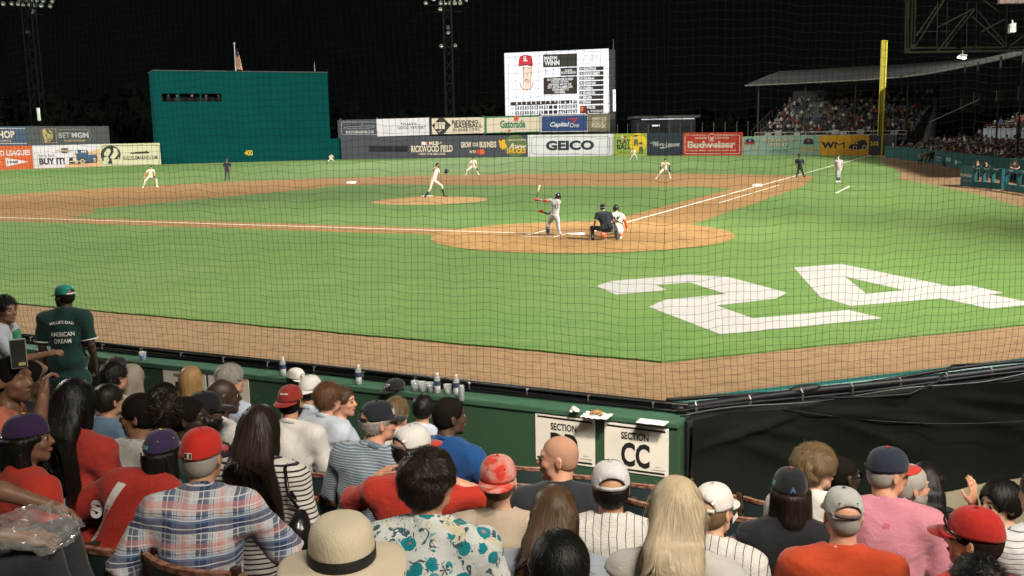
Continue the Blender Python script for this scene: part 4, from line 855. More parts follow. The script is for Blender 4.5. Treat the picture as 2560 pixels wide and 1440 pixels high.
# first base side stand: wall, seats, panels
WB = [G(2237, 396), G(2330, 409), G(2400, 423), G(2560, 452), G(2700, 480), G(2900, 525)]
WB = np.array([A(p[0], p[1], 0) for p in WB])
WB = np.concatenate([[WB[0] + (WB[0] - WB[1]) / np.linalg.norm(WB[0] - WB[1]) * 6], WB])
def offs(o):
    d = np.gradient(WB, axis=0); d /= np.linalg.norm(d, axis=1)[:, None]; n = np.stack([d[:, 1], -d[:, 0], 0 * d[:, 0]], 1)
    if n[2] @ A(0, -1, 0) < 0: n = -n
    return WB + n * o
def base_stand():
    r = empty('grandstand', tuple(WB[0]), 0, 'dim first base grandstand full of spectators behind the teal wall', 'grandstand'); loc = -Vector(r.location)
    N = len(WB)
    def sheet(name, p, q, m, par=r, lc=None):
        v = np.concatenate([p, q]); f = [(i, i + 1, N + i + 1, N + i) for i in range(N - 1)]; return link(name, npmesh(name, v, f, False), m, par, loc if lc is None else lc)
    rows = [(.9 + .85 * i, .10 + .10 * i) for i in range(9)] + [(10.0 + .85 * i, 2.0 + .31 * i) for i in range(11)]
    for o, z in rows:
        mb = MB(); p, q = offs(o - .425), offs(o + .42)
        v = np.concatenate([p, q, p + A(0, 0, z), q + A(0, 0, z)]); f = []
        for i in range(N - 1): f += [(2 * N + i, 2 * N + i + 1, 3 * N + i + 1, 3 * N + i), (i, i + 1, 2 * N + i + 1, 2 * N + i)]
        link('terrace_step', npmesh('terrace_step', v, f, False), conc_d, r, loc)
        c = offs(o); seg = np.linalg.norm(np.diff(c, axis=0), axis=1); cum = np.concatenate([[0], np.cumsum(seg)]); s = .3
        while s < cum[-1]:
            i = min(np.searchsorted(cum, s, side='right') - 1, N - 2); t = (s - cum[i]) / seg[i]; q = c[i] * (1 - t) + c[i + 1] * t; d = (c[i + 1] - c[i]) / seg[i]
            s += rnd.uniform(.48, .8)
            q = q + A(0, 0, z)
            if in_frame(q + A(0, 0, .9), 20) and rnd.random() < (.84 if o < 9 else .6):
                nn = A(d[1], -d[0], 0); nn = nn if nn @ A(0, -1, 0) > 0 else -nn
                people_slots.append((q, math.atan2(nn[1], nn[0]) - math.pi / 2, 'fb'))
    # pale panels between lower and upper seats, each one a part
    c = offs(9.0); tot = 0
    for i in range(1, N - 1):
        a, b = c[i], c[i + 1]; L = np.linalg.norm(b - a); d = (b - a) / L; k = int(L / 1.5)
        for j in range(k):
            q = a + d * (j + .5) * L / k
            if rnd.random() < .86 and in_frame(q + A(0, 0, 2.6)):
                mb = MB(); mb.box((0, 0, 0), (L / k - .12, .05, 1.0), (d, A(-d[1], d[0], 0), A(0, 0, 1))); o = mb.build('barrier_panel', M('panel_pale', (.20, .24, .25), .7, var=.25, scale=.5), r); o.location = Vector(q + A(0, 0, 2.62)) - Vector(r.location)
    # pillars with hanging section signs
    for x, y in ((2408, 262), (2440, 248), (2497, 242), (2552, 236)):
        D = 98 - (x - 2400) * .13; q = atD(x, y, D); b0 = A(q[0], q[1], 0); mb = MB(); mb.beam(A(q[0], q[1], 0), A(q[0], q[1], 9.4), .16); mb.build('column', M('column_paint', (.03, .035, .035), .8), r, loc=loc)
        mb = MB(); mb.box((0, 0, 0), (.7, .05, 1.1), (CR, np.cross(A(0, 0, 1), CR), A(0, 0, 1))); tag(mb.build('section_card', C('card_grey', 130, 135, 130, .4), loc=q - CD * .25), 'pale section card on a pillar of the dim stand, %s from the left' % {2408: 'first', 2440: 'second', 2497: 'third', 2552: 'fourth'}[x], 'sign', 'cards on the pillars of the dim stand')
    a, b = atD(2325, 305, 88), atD(2450, 248, 80); mb = MB(); mb.beam(a, b, .06); mb.build('stair_rail', conc_d, r, loc=loc)
    # field wall
    rw = empty('field_wall', tuple(WB[0]), 0, 'low teal padded wall in front of the first base seats', 'wall')
    p, q = WB, offs(.25); v = np.concatenate([p, p + A(0, 0, 1.28), q + A(0, 0, 1.28), q]); f = []
    for i in range(N - 1): f += [(i, i + 1, N + i + 1, N + i), (N + i, N + i + 1, 2 * N + i + 1, 2 * N + i), (2 * N + i, 2 * N + i + 1, 3 * N + i + 1, 3 * N + i)]
    f += [(0, N, 2 * N, 3 * N)]
    link('padding', npmesh('padding', v, f, False), teal_w, rw, -Vector(rw.location))
    B = Board(WB[2], WB[3], rw, .03); lt = C('wall_print', 150, 190, 188, .5)
    B.text('FANS', 2342, 391, 2353, 397, lt, .02); B.text('FIRST', 2342, 398, 2353, 403, lt, .02); B.text('MLB', 2367, 393, 2378, 405, lt, .04); B.disc(2391, 405, 3.2, 6, lt); B.text('CAFE', 2396, 403, 2403, 408, lt, .02); B.done()
base_stand()
def fill_people():
    fb = [s for s in people_slots if s[2] == 'fb']; rest = [s for s in people_slots if s[2] == 'rf']
    fb.sort(key=lambda s: depth(s[0])); near = fb[:205]
    for P, rz, _ in near: far_person(tuple(P), rz, 'far spectator in a %s top seated in the dim first base stand', 'spectators in the first base stand', sc=rnd.uniform(.93, 1.05))
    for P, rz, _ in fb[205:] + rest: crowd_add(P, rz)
    crowd_build()
fill_people()
# dugout rail boxes
def dugout(pts, solid_first, label, word=None, nopen=3):
    P = [A(*G(x, y)[:2], 0) for x, y in pts]; r = empty('dugout_rail', tuple(P[0]), 0, label, 'dugout rail', 'teal dugout rails'); loc = -Vector(r.location); H = 1.12
    for k, (a, b) in enumerate(zip(P, P[1:])):
        t = b - a; L = np.linalg.norm(t); t /= L; n = A(-t[1], t[0], 0); ax = (t, n, A(0, 0, 1)); c = (a + b) / 2
        if k == 0 and solid_first:
            mb = MB(); mb.box(c + A(0, 0, H / 2), (L, .12, H), ax); mb.build('side_panel', teal_d, r, loc=loc)
        else:
            mb = MB(); mb.box(c + A(0, 0, H - .09), (L, .2, .18), ax); mb.build('top_rail', teal_d, r, loc=loc)
            mb = MB(); mb.box(c + A(0, 0, .16), (L, .18, .32), ax); mb.build('kick_board', teal_d, r, loc=loc)
            for i in range(nopen + 1):
                mb = MB(); mb.box(a + t * (L * i / nopen) + A(0, 0, H / 2), (.16, .17, H - .01), ax); mb.build('post', teal_d, r, loc=loc)
            for i in range(nopen):
                mb = MB(); mb.box(a + t * (L * (i + .5) / nopen) - n * .12 * np.sign(n @ (a - CAM)) + A(0, 0, H - .06), (.5, .012, .07), ax); mb.build('label_plate', C('plate_pale', 190, 205, 205, .4), r, loc=loc)
    if word:
        B = Board(P[0], P[1], r, .08); lt = C('dugout_print', 226, 214, 208, .45); B.text(word, 2405, 431, 2434, 444, lt, .05); B.text('KING OF BEERS', 2412, 450, 2432, 454, lt, .02); B.done()
dugout([(2403, 463), (2436, 467), (2504, 473)], True, 'teal dugout rail box with openings and a printed side panel', 'Budweiser', 3)
dugout([(2515, 475), (2580, 484), (2660, 496)], False, 'teal dugout rail box cut by the right edge', None, 2)
# truss of the roof light gantry with a lit fixture
def gantry():
    D0 = 80; r = empty('roof_gantry', tuple(atD(2262, 128, D0)), 0, 'dark steel truss gantry at the upper right above the roof', 'gantry'); loc = -Vector(r.location)
    gm = M('gantry_steel', (.009, .0085, .005), .85, 0, var=.3, spec=.1, scale=1)
    def bm(nm, a, b, w, D, D2=None):
        mb = MB(); mb.beam(atD(*a, D), atD(*b, D2 or D), w); mb.build(nm, gm, r, loc=loc)
    for x0, x1, y1, D in ((2266, 2263, 132, D0), (2272, 2269, 132, D0), (2283, 2278, 118, D0 + 3), (2290, 2286, 118, D0 + 3)): bm('column', (x0, -90), (x1, y1), .13, D)
    bm('beam', (2260, 131), (2680, 124), .16, D0); bm('beam', (2278, 120), (2680, 117), .16, D0 + 3); bm('beam', (2288, 80), (2445, 75), .07, D0 + 3)
    for a, b, D in (((2290, 113), (2362, -4), D0 + 3), ((2342, 130), (2414, 38), D0), ((2362, 118), (2437, 22), D0 + 3), ((2345, 68), (2434, 22), D0), ((2430, 40), (2512, 118), D0), ((2445, 28), (2530, 130), D0 + 3), ((2452, 80), (2512, 48), D0), ((2290, 90), (2345, 10), D0), ((2525, 115), (2600, 60), D0)):
        bm('brace', a, b, .10, D)
    for x in (2342, 2366, 2416, 2440, 2516): bm('hanger', (x, 128 if x in (2342, 2416) else 118), (x + 2, 5), .06, D0 if x in (2342, 2416) else D0 + 3)
    bm('brace', (2455, -2), (2516, 42), .08, D0)
    for x, y in ((2268, 127), (2282, 117)):
        mb = MB(); q = atD(x, y, D0 - .1); mb.box(q, (.42, .12, .42), (CR, CD, CU)); mb.build('gusset_plate', gm, r, loc=loc)
    P = atD(2406, 144, D0 - 2); r2 = empty('floodlight_fixture', tuple(P), 0, 'lit white floodlight fixture hanging below the truss', 'floodlight')
    mb = MB(); mb.box((0, 0, .12), (.62, .4, .22), (CR, CD, CU)); mb.tube([(0, 0, .2), (.15, 0, .55)], .05, 5); mb.build('housing', steel_m, r2)
    mb = MB(); mb.box(-CR * .05, (.62, .34, .1), (CR * .97 - CU * .2, CD, CU * .97 + CR * .2)); mb.build('lens', M('flood_lit', (1, 1, 1), var=0, emit=4), r2)
    P = atD(2530, 71, D0 - 1); mb = MB(); mb.box((0, 0, 0), (.48, .4, .74), (CR * .98 + CU * .1, CD, CU)); mb.box((0, 0, .5), (.1, .1, .3), (CR, CD, CU)); tag(mb.build('loudspeaker', M('speaker_pale', (.42, .46, .42), .6), loc=P), 'pale box loudspeaker hung on the truss at the upper right', 'loudspeaker')
    P = atD(2530, 2, D0 - 2); mb = MB(); mb.box((0, 0, 0), (2.2, .3, .5), (CR, CD, CU)); tag(mb.build('sign_box', M('gantry_box', (.12, .08, .07), .7), loc=P), 'dull reddish box at the top edge above the truss', 'box')
gantry()

# =================================================================== the near wall, net and things on it
XI, XO = -22.75, -22.40            # inner face and outer edge of the wall cap
YC = -9.84                         # end of the wall at the corner
wg = NG('wall_green_paint', .62, .35); _a = wg.noise(2.2, 5); _b = wg.noise(140, 3); _c2 = wg.noise(11, 6)
_col = wg.mix(_a, (.026, .066, .036), (.036, .085, .046)); _col = wg.mix(wg.math('MULTIPLY', wg.ramp(_c2, .66, .74), .5), _col, (.10, .12, .09)); wg.bump(_b, .5, .006); wall_m = wg.out(_col)
capm = M('wall_cap_paint', (.045, .115, .07), .5, var=.35, scale=7, bump=.3, bscale=80)
r = empty('field_wall', (XI, 0, 0), 0, 'dark green painted wall between the seats and the field', 'wall')
mb = MB(); y0, y1 = YC, 15.0
mb.box(((XI + XO) / 2 - XI, (y0 + y1) / 2, .47), (XO - XI, y1 - y0, .94)); mb.build('wall', wall_m, r)
mb = MB(); mb.box(((XI + XO) / 2 - XI - .01, (y0 + y1) / 2, .972), (XO - XI + .03, y1 - y0 + .01, .058)); o = mb.build('cap', capm, r)
bv = o.modifiers.new('b', 'BEVEL'); bv.width = .012; bv.segments = 2
mb = MB(); mb.box((XO - XI + .085, (y0 + y1) / 2 + .1, .52), (.16, y1 - y0 - .2, 1.04)); o = mb.build('padding', M('field_pad', (.02, .12, .105), .45, var=.15, scale=2), r); bv = o.modifiers.new('b', 'BEVEL'); bv.width = .04; bv.segments = 3
mb = MB(); P = onX(222, 930, XI); Q = onX(262, 930, XI); mb.box((-.006, (P[1] + Q[1]) / 2, .45), (.012, abs(P[1] - Q[1]), .86)); mb.build('recess_shade', M('recess_dark', (.012, .016, .013), .8), r)  # flat dark panel painted for the shade of a recess in the wall
cable_m = M('cable_black', (.005, .005, .006), .5, var=.2, spec=.22); clip_m = M('clip_metal', (.5, .5, .5), .3, .9, var=.1)
def cable(pts, rad, label, mat=cable_m, cat='cable', group='cables along the wall'):
    mb = MB(); mb.tube(pts, rad, 6); return tag(mb.build('cable', mat, smooth=True), label, cat, group)
def along(x, z, ja, jz, f, ph, y0=YC, y1=14.5, n=90):
    return [(x + ja * math.sin(f * y + ph) + ja * .5 * math.sin(2.7 * f * y + ph * 2), y, z + jz * (1 + math.sin(1.7 * f * y + ph)) / 2) for y in np.linspace(y0, y1, n)]
cable(along(-22.425, 1.045, .008, .01, .5, 0), .036, 'thick black padded rail tube lying along the green wall cap')
cable(along(-22.50, 1.022, .012, .012, .9, 1), .017, 'black cable lying beside the thick rail tube')
cable(along(-22.535, 1.015, .016, .01, 1.3, 2), .011, 'thin black cable wandering nearest the seats on the wall cap')
cable(along(-22.47, 1.07, .014, .02, .7, 3), .010, 'thin glossy cable on top of the cable bundle', M('cable_glossy', (.03, .03, .03), .35, var=.1, spec=.4))
for i in range(24):
    y = YC + .3 + i * .62; mb = MB(); mb.tube([(-22.52, y, 1.0), (-22.52, y, 1.075)], .006, 6); mb.box((-22.51, y, 1.078), (.035, .018, .012))
    tag(mb.build('cable_clip', clip_m), 'small metal clip holding the cables to the wall cap', 'clip', 'metal clips on the wall cap')
# --- black draped wall on the right
TA = A(-22.62, -9.90, 0); TB = A(-19.87, -12.72, 0); TD = (TB - TA) / np.linalg.norm(TB - TA); TN = A(-TD[1], TD[0], 0)
if TN @ (A(CAM[0], CAM[1], 0) - TA) < 0: TN = -TN
def tarp():
    n, m = 150, 36; L = 9.5; s = np.linspace(0, L, n); t = np.linspace(0, 1, m); S, T = np.meshgrid(s, t, indexing='ij')
    top = 1.0 + .012 * np.sin(S * 5) - .02 * np.exp(-((S - 1.25) / .12) ** 2); z = .015 + (top - .015) * T
    fold = np.zeros_like(S)
    for c, dx, dz, w, a in ((1.2, -.9, -.10, .035, .05), (1.25, 1.2, -.18, .03, .045), (1.22, 1.0, -.05, .025, .03), (.3, .8, -.16, .03, .03), (1.25, .9, -.34, .05, .035), (2.6, 1.5, -.22, .05, .03), (.1, 1.2, -.52, .06, .03), (2.2, 2.0, -.55, .07, .03), (3.6, 1.3, -.3, .05, .03)):
        u = (S - c) / dx; zz = .93 + dz * u - .05 * u * u; fold += a * np.exp(-((z - zz) / w) ** 2) * np.clip(u * 3, 0, 1) * np.clip((1.35 - u) * 2, 0, 1) * (1 if dx > 0 else 1)
    fold += .018 * np.sin(S * 3.1 + T * 2) + .014 * np.sin(S * 7.3 - T * 5) + .01 * np.sin(T * 9 + S * 1.3) + .10 * (1 - T) ** 3
    P = TA[None, None] + TD[None, None] * S[..., None] + TN[None, None] * (fold + .02)[..., None]; P[..., 2] = z
    I = np.arange(n * m).reshape(n, m); f = np.stack([I[:-1, :-1], I[1:, :-1], I[1:, 1:], I[:-1, 1:]], -1).reshape(-1, 4)
    g = NG('black_tarp', .8, .05); w1 = g.noise(3, 5); w2 = g.noise(420, 2); g.bump(g.math('ADD', g.math('MULTIPLY', w1, 3), g.math('MULTIPLY', w2, .2)), .35, .02)
    m_ = g.out(g.mix(w1, (.0045, .0065, .005), (.0085, .011, .0085)))
    rt = empty('draped_wall', tuple(TA), 0, 'black fabric draped wall right of the green wall corner', 'wall'); lc = -Vector(TA)
    link('drape', npmesh('drape', P.reshape(-1, 3), f), m_, rt, lc)
    ax = (TD, TN, A(0, 0, 1)); mb = MB(); mb.box(TA + TD * L / 2 - TN * .2 + A(0, 0, .48), (L, .34, .96), ax); mb.build('core', M('core_dark', (.01, .012, .011), .8), rt, loc=lc)
    mb = MB(); mb.box(TA + TD * (L / 2 + .05) - TN * .46 + A(0, 0, .52), (L, .16, 1.04), ax); o = mb.build('padding', M('field_pad', (.02, .12, .105), .45), rt, loc=lc); bv = o.modifiers.new('b', 'BEVEL'); bv.width = .04; bv.segments = 3
tarp()
def rail(off, z, ja, f, ph, n=70, L=9.3, jz=.012): return [TA + TD * s - TN * (off + ja * math.sin(f * s + ph)) + A(0, 0, z + jz * math.sin(1.9 * f * s + ph)) for s in np.linspace(-.05, L, n)]
cable(rail(.22, 1.03, .01, .8, 0), .042, 'thick black rail tube along the top of the draped wall')
cable(rail(.10, 1.03, .03, 1.1, 1), .016, 'black cable weaving along the top of the draped wall')
cable(rail(.30, 1.06, .03, .9, 2, jz=.03), .018, 'black cable looping behind the rail of the draped wall')
cable(rail(.05, 1.01, .035, 1.7, .4, jz=.02), .011, 'thin pale edged cable at the front of the draped wall', M('cable_glossy', (.03, .03, .03), .35, var=.1, spec=.4))
mb = MB(); c = TA + TD * 1.35 - TN * .24 + A(0, 0, 1.10); mb.lathe([(.001, -.03), (.05, -.028), (.065, 0), (.045, .03), (.001, .035)], 12, c - A(0, 0, .03), (TD, TN, A(0, 0, 1)), sx=3.0, sy=.9); tag(mb.build('cable_bundle', M('cable_tape', (.008, .008, .009), .5, bump=.6, bscale=40), smooth=True), 'lumpy black taped bundle sitting on the draped wall rail', 'cable bundle')
pts = []
a = TA + TD * .95 + A(0, 0, .99); b = TA + TD * 8.5 + A(0, 0, .95)
for t in np.linspace(0, 1, 40): pts.append(a * (1 - t) + b * t + TN * .1 * math.sin(math.pi * t) + TN * .03 - A(0, 0, 1.9 * t * (1 - t) * (1 - .35 * t)))
cable(pts, .006, 'thin black cable sagging across the black drape')
pts = [TA + TD * s + TN * .05 - TN * .3 * t + A(0, 0, z) for s, t, z in ((1.35, .2, 1.04), (1.9, .1, 1.0), (2.3, 0, .99), (2.7, .3, 1.05), (3.1, 1.1, 1.12), (3.6, 1.2, 1.08))]
cable(pts, .013, 'black cable loop hanging off the rail right of the taped bundle')
for i in range(9):
    P = TA + TD * (.12 + .55 * i) - TN * .09 + A(0, 0, 1.02); mb = MB(); mb.box((0, 0, .02), (.018, .018, .05)); mb.tube([(0, 0, .06), (.02, .02, .09)], .008, 5)
    tag(mb.build('cable_clip', clip_m, loc=P), 'small metal clip on top of the draped wall', 'clip', 'metal clips on the draped wall')

# --- safety nets
def net(org, u, L, H, z0, label, s=.075):
    nu, nv = int(L / s), int(H / s); rs = np.random.RandomState(5)
    U, V = np.meshgrid(np.arange(nu + 1) * s, np.arange(nv + 1) * s, indexing='ij')
    def wob(fx, fz, p): return np.sin(U * fx + V * fz + p)
    du = .008 * wob(1.7, 2.3, 0) + .010 * wob(4.1, -1.2, 1) + .006 * wob(9, 3.7, 2) + rs.normal(0, .0022, U.shape)
    dv = .010 * wob(2.9, .9, 3) + .007 * wob(6.3, 2.2, 1.3) + .008 * wob(11, -1.5, 2.2) + rs.normal(0, .0022, U.shape)
    dn = .05 * wob(.9, .8, .4) + .03 * wob(2.2, -1.7, 2)
    nrm = np.array([-u[1], u[0], 0]); e = np.exp(-V / .25)
    P = org + u * (U + du)[..., None] + nrm * (dn * (1 - e))[..., None]; P[..., 2] = z0 + V + dv * (1 - e)
    vs, fs = [], []; base = 0; rad = .0014
    def strands(A_, B_):
        nonlocal base
        A_ = A_.reshape(-1, 3); B_ = B_.reshape(-1, 3); d = B_ - A_; d /= np.linalg.norm(d, axis=1)[:, None]
        x = np.cross(d, nrm); x /= np.linalg.norm(x, axis=1)[:, None]; n = len(A_); ring = []
        for k in range(3):
            a = 2 * math.pi * k / 3; ring.append(rad * (math.cos(a) * x + math.sin(a) * nrm))
        v = np.stack([A_ + ring[0], A_ + ring[1], A_ + ring[2], B_ + ring[0], B_ + ring[1], B_ + ring[2]], 1).reshape(-1, 3)
        b = base + np.arange(n)[:, None] * 6; f = np.concatenate([b + np.array([[k, (k + 1) % 3, 3 + (k + 1) % 3, 3 + k]]) for k in range(3)])
        vs.append(v); fs.append(f); base += len(v)
    strands(P[:-1], P[1:]); strands(P[:, :-1], P[:, 1:])
    Q = P.reshape(-1, 3); kr = .0042; n = len(Q)
    off = np.array([u * kr, nrm * kr, -u * kr, -nrm * kr, [0, 0, kr], [0, 0, -kr]]); v = (Q[:, None] + off[None]).reshape(-1, 3); b = base + np.arange(n)[:, None] * 6
    f = np.concatenate([b + np.array([q]) for q in ([0, 1, 4, 4], [1, 2, 4, 4], [2, 3, 4, 4], [3, 0, 4, 4], [1, 0, 5, 5], [2, 1, 5, 5], [3, 2, 5, 5], [0, 3, 5, 5])])
    tri = f[:, :3]; vs.append(v)
    quads = np.concatenate(fs); tris = tri
    me = bpy.data.meshes.new('net'); v = np.concatenate(vs).astype(np.float32)
    me.vertices.add(len(v)); me.vertices.foreach_set('co', v.ravel()); nl = quads.size + tris.size; me.loops.add(nl); me.loops.foreach_set('vertex_index', np.concatenate([quads.ravel(), tris.ravel()]).astype(np.int32))
    me.polygons.add(len(quads) + len(tris)); me.polygons.foreach_set('loop_start', np.concatenate([np.arange(len(quads)) * 4, quads.size + np.arange(len(tris)) * 3]).astype(np.int32)); me.polygons.foreach_set('loop_total', np.concatenate([np.full(len(quads), 4), np.full(len(tris), 3)]).astype(np.int32)); me.update(calc_edges=True)
    o = link('safety_net', me, M('net_cord', (.0042, .0046, .0042), .8, var=0, spec=.08)); tag(o, label, 'safety net', 'safety nets above the wall'); return o
_q = TA - TN * .33; _s0 = (-22.43 - _q[0]) / TD[0]; _q = _q + TD * _s0
net(A(-22.43, _q[1] + .012, 0), A(0, 1, 0), 14.6, 5.2, 1.03, 'black knotted safety net standing above the green wall')
net(_q + TD * .012, TD, 6.5, 5.2, 1.03, 'black knotted safety net standing above the black draped wall')

# --- section signs on the inner face
def section_sign(q, title, letters, label, tb, lb, bars, small=None):
    Z5b = (1100, 1000, 3.273)
    P0 = onX(*q[3], XI); P1 = onX(*q[2], XI); r = empty('section_sign', (XI - .006, P0[1], P0[2]), 0, label, 'sign', 'white section signs on the green wall')
    B = Board(P0, P1, r, .0022); B.o = B.o + A(-.012, 0, 0); lo = -Vector(r.location)
    c = [B.w(*B.pt(x, y), 0) for x, y in q]; yy = [c[0][1], c[1][1]]; zt = (c[0][2] + c[1][2]) / 2; zb = (c[2][2] + c[3][2]) / 2
    mb = MB(); mb.box((XI - .006, sum(yy) / 2, (zt + zb) / 2), (.011, abs(yy[0] - yy[1]), zt - zb)); mb.build('panel', M('sign_board_white', (.76, .72, .65), .55, var=.05, scale=6), r, loc=lo)
    blk = M('sign_black', (.012, .012, .013), .6, var=0); B.z = Z5b
    for p, bn in zip(bars, ('top_bar', 'bottom_bar')): B.poly(p, blk, 1, bn)
    if tb: B.text(title, *tb, blk, .028)
    if lb: B.text(letters, *lb, blk, .035)
    if small: B.text('RICKWOOD FIELD', *small, blk, .03); x0, y0, x1, y1 = small; B.text('MLB AT', x0 + 30, y0 - 22, x1 - 30, y0 - 8, blk, .01); B.text('A TRIBUTE', x0 + 25, y1 + 4, x1 - 20, y1 + 9, blk, .0)
    B.done()
section_sign([(1338, 1031.5), (1486.5, 1053), (1485, 1168.5), (1339, 1147)], 'SECTION', 'DD', 'white sign reading section DD behind the bald man', (905, 184, 1117, 268), (905, 262, 1130, 472), [[(797, 122), (1245, 178), (1245, 194), (797, 137)], [(797, 455), (1245, 517), (1245, 532), (797, 470)]], (1145, 476, 1245, 497))
section_sign([(1511, 1053.5), (1671.5, 1073), (1669, 1196), (1511, 1170)], 'SECTION', 'CC', 'white sign reading section CC at the wall corner', (1482, 256, 1708, 344), (1482, 338, 1716, 568), [[(1366, 196), (1846, 256), (1846, 272), (1366, 211)], [(1366, 538), (1838, 602), (1838, 620), (1366, 553)]], (1732, 566, 1840, 588))
Zs = (0, 680, 3.789); cv = lambda x, y: ((Zs[0] + x / Zs[2] - 1100) * 3.273, (Zs[1] + y / Zs[2] - 1000) * 3.273)
section_sign([(406, 911.5), (512, 925), (512, 1022), (407, 1010)], 'SECTION', 'FF', 'white section sign behind the bobbed blonde hair', (*cv(1643, 958), *cv(1835, 1012)), (*cv(1660, 1036), *cv(1815, 1170)), [[cv(1557, 900), cv(1915, 938), cv(1915, 952), cv(1557, 914)]])
section_sign([(518.5, 925), (619, 938), (622, 1018), (521, 1006)], 'SECTION', 'EE', 'white section sign behind the grey haired man in glasses', (*cv(2060, 1004), *cv(2255, 1055)), None, [[cv(1978, 950), cv(2328, 990), cv(2328, 1003), cv(1978, 964)]])

# --- things standing on the wall cap
def on_cap(x, y, z=1.001): return G(x, y, z)
pet = bpy.data.materials.new('clear_plastic'); pet.use_nodes = True; b = pet.node_tree.nodes['Principled BSDF']; b.inputs['Base Color'].default_value = (.62, .66, .66, 1); b.inputs['Roughness'].default_value = .12; b.inputs['Alpha'].default_value = .35; b.inputs['Specular IOR Level'].default_value = .8
water_m = M('water_fill', (.40, .42, .42), .1, var=.1, alpha=.6, spec=.8); lab_m = M('bottle_label', (.03, .05, .10), .5, var=.2, scale=30); capw = M('bottle_cap', (.7, .72, .72), .5)
GB = 'water bottles standing on the wall cap'
for x, y, lab in ((697, 944, 'water bottle beside the white cap on the wall'), (883, 967, 'water bottle standing alone on the wall cap'), (1078, 991, 'water bottle between the plastic cups on the wall'), (1127, 996, 'water bottle next to the silver can on the wall')):
    P = on_cap(x, y); P[0] = min(max(P[0], XI + .05), -22.60); r = empty('water_bottle', tuple(P), rnd.uniform(0, 6), lab, 'bottle', GB)
    mb = MB(); mb.lathe([(.001, .002), (.028, .0), (.032, .008), (.032, .07), (.030, .075), (.032, .08), (.032, .135), (.027, .16), (.014, .182), (.0125, .19)], 14); mb.build('body', pet, r, True)
    mb = MB(); mb.lathe([(.001, .004), (.029, .005), (.029, .085), (.001, .085)], 12); mb.build('water', water_m, r, True)
    mb = MB(); mb.lathe([(.0328, .082), (.0330, .084), (.0330, .126), (.0328, .128)], 14); mb.build('label', lab_m, r, True)
    mb = MB(); mb.lathe([(.0145, .186), (.0145, .203), (.001, .204)], 10); mb.build('cap', capw, r)
for x, y, lab, cm in ((1021, 985, 'short clear plastic cup next to the black cap', None), (1038, 988, 'clear plastic cup with ice second from the black cap', None), (1060, 989, 'clear plastic cup of dark drink left of a bottle', (.10, .11, .12)), (1100, 996, 'clear plastic cup between two water bottles', None), (357, 901, 'clear plastic cup with bright blue drink on the wall', (.01, .16, .55))):
    P = on_cap(x, y); P[0] = min(max(P[0], XI + .05), -22.60); r = empty('plastic_cup', tuple(P), 0, lab, 'cup', 'plastic cups standing on the wall cap')
    mb = MB(); mb.lathe([(.001, .002), (.030, .0), (.042, .098), (.043, .10), (.040, .096), (.029, .004)], 14); mb.build('body', pet, r, True)
    mb = MB(); mb.lathe([(.001, .004), (.0285, .004), (.0345, .052), (.001, .052)], 12); mb.build('drink', M('drink_' + ('clear' if not cm else '%d' % int(cm[2] * 100)), cm or (.50, .51, .50), .15, var=.25, scale=60, spec=.7), r, True)
P = on_cap(1154, 1002); P[0] = min(P[0], -22.60); r = empty('drink_can', tuple(P), 0, 'slim silver drink can standing at the end of the bottles', 'can'); mb = MB(); mb.lathe([(.001, .004), (.024, .0), (.029, .01), (.029, .142), (.024, .155)], 14); mb.build('body', M('can_silver', (.52, .54, .56), .35, .6, var=.25, scale=30), r, True)
mb = MB(); mb.lathe([(.0245, .155), (.0245, .158), (.022, .153), (.001, .153)], 14); mb.build('lid', clip_m, r, True)
def crumple(name, c, sx, sy, h, mat, label, cat, n=14, seed=1, flat=False):
    rs = np.random.RandomState(seed); U, V = np.meshgrid(np.linspace(-1, 1, n), np.linspace(-1, 1, n), indexing='ij'); Z = rs.uniform(0, 1, U.shape) * h
    X = U * sx + rs.normal(0, sx * .03, U.shape); Y = V * sy + rs.normal(0, sy * .03, U.shape)
    if not flat: k = (1 - np.clip(np.sqrt(U ** 2 + V ** 2), 0, 1) ** 2); Z = Z * .7 + k * h * 1.2; X *= .8 + .2 * k; Y *= .8 + .2 * k
    v = np.stack([X, Y, Z + .003], -1).reshape(-1, 3); I = np.arange(n * n).reshape(n, n); f = np.stack([I[:-1, :-1], I[1:, :-1], I[1:, 1:], I[:-1, 1:]], -1).reshape(-1, 4)
    return tag(link(name, npmesh(name, v, f, False), mat, None, c), label, cat)
paper_m = M('paper_white', (.66, .64, .62), .8, var=.06, scale=30)
crumple('napkin', on_cap(1437, 1031), .035, .05, .035, paper_m, 'small crumpled white napkin on the wall cap', 'napkin', 10, 3)
P = on_cap(1492, 1041); crumple('paper_sheet', P, .10, .125, .012, paper_m, 'white paper sheet under the pretzel on the wall cap', 'paper', 16, 4, True)
mb = MB(); R0 = .045
mb.tube([(R0 * .9 * math.cos(t) , R0 * 1.15 * math.sin(t), .026 + .004 * math.sin(3 * t)) for t in np.linspace(-2.2, 2.2, 26)], .012, 8); mb.tube([(-.02, -.035, .03), (.0, .0, .034), (.03, .028, .028)], .011, 8); mb.tube([(-.02, .035, .03), (.004, .0, .046), (.03, -.028, .028)], .011, 8)
tag(mb.build('pretzel', M('pretzel_crust', (.38, .20, .07), .5, var=.4, scale=40), smooth=True, loc=P + A(0, 0, .006)), 'half eaten golden soft pretzel on the white paper', 'pretzel')
P = on_cap(1630, 1057); o = crumple('paper_sheet', P, .07, .13, .006, paper_m, 'flat printed paper sheet above the section CC sign', 'paper', 8, 5, True)
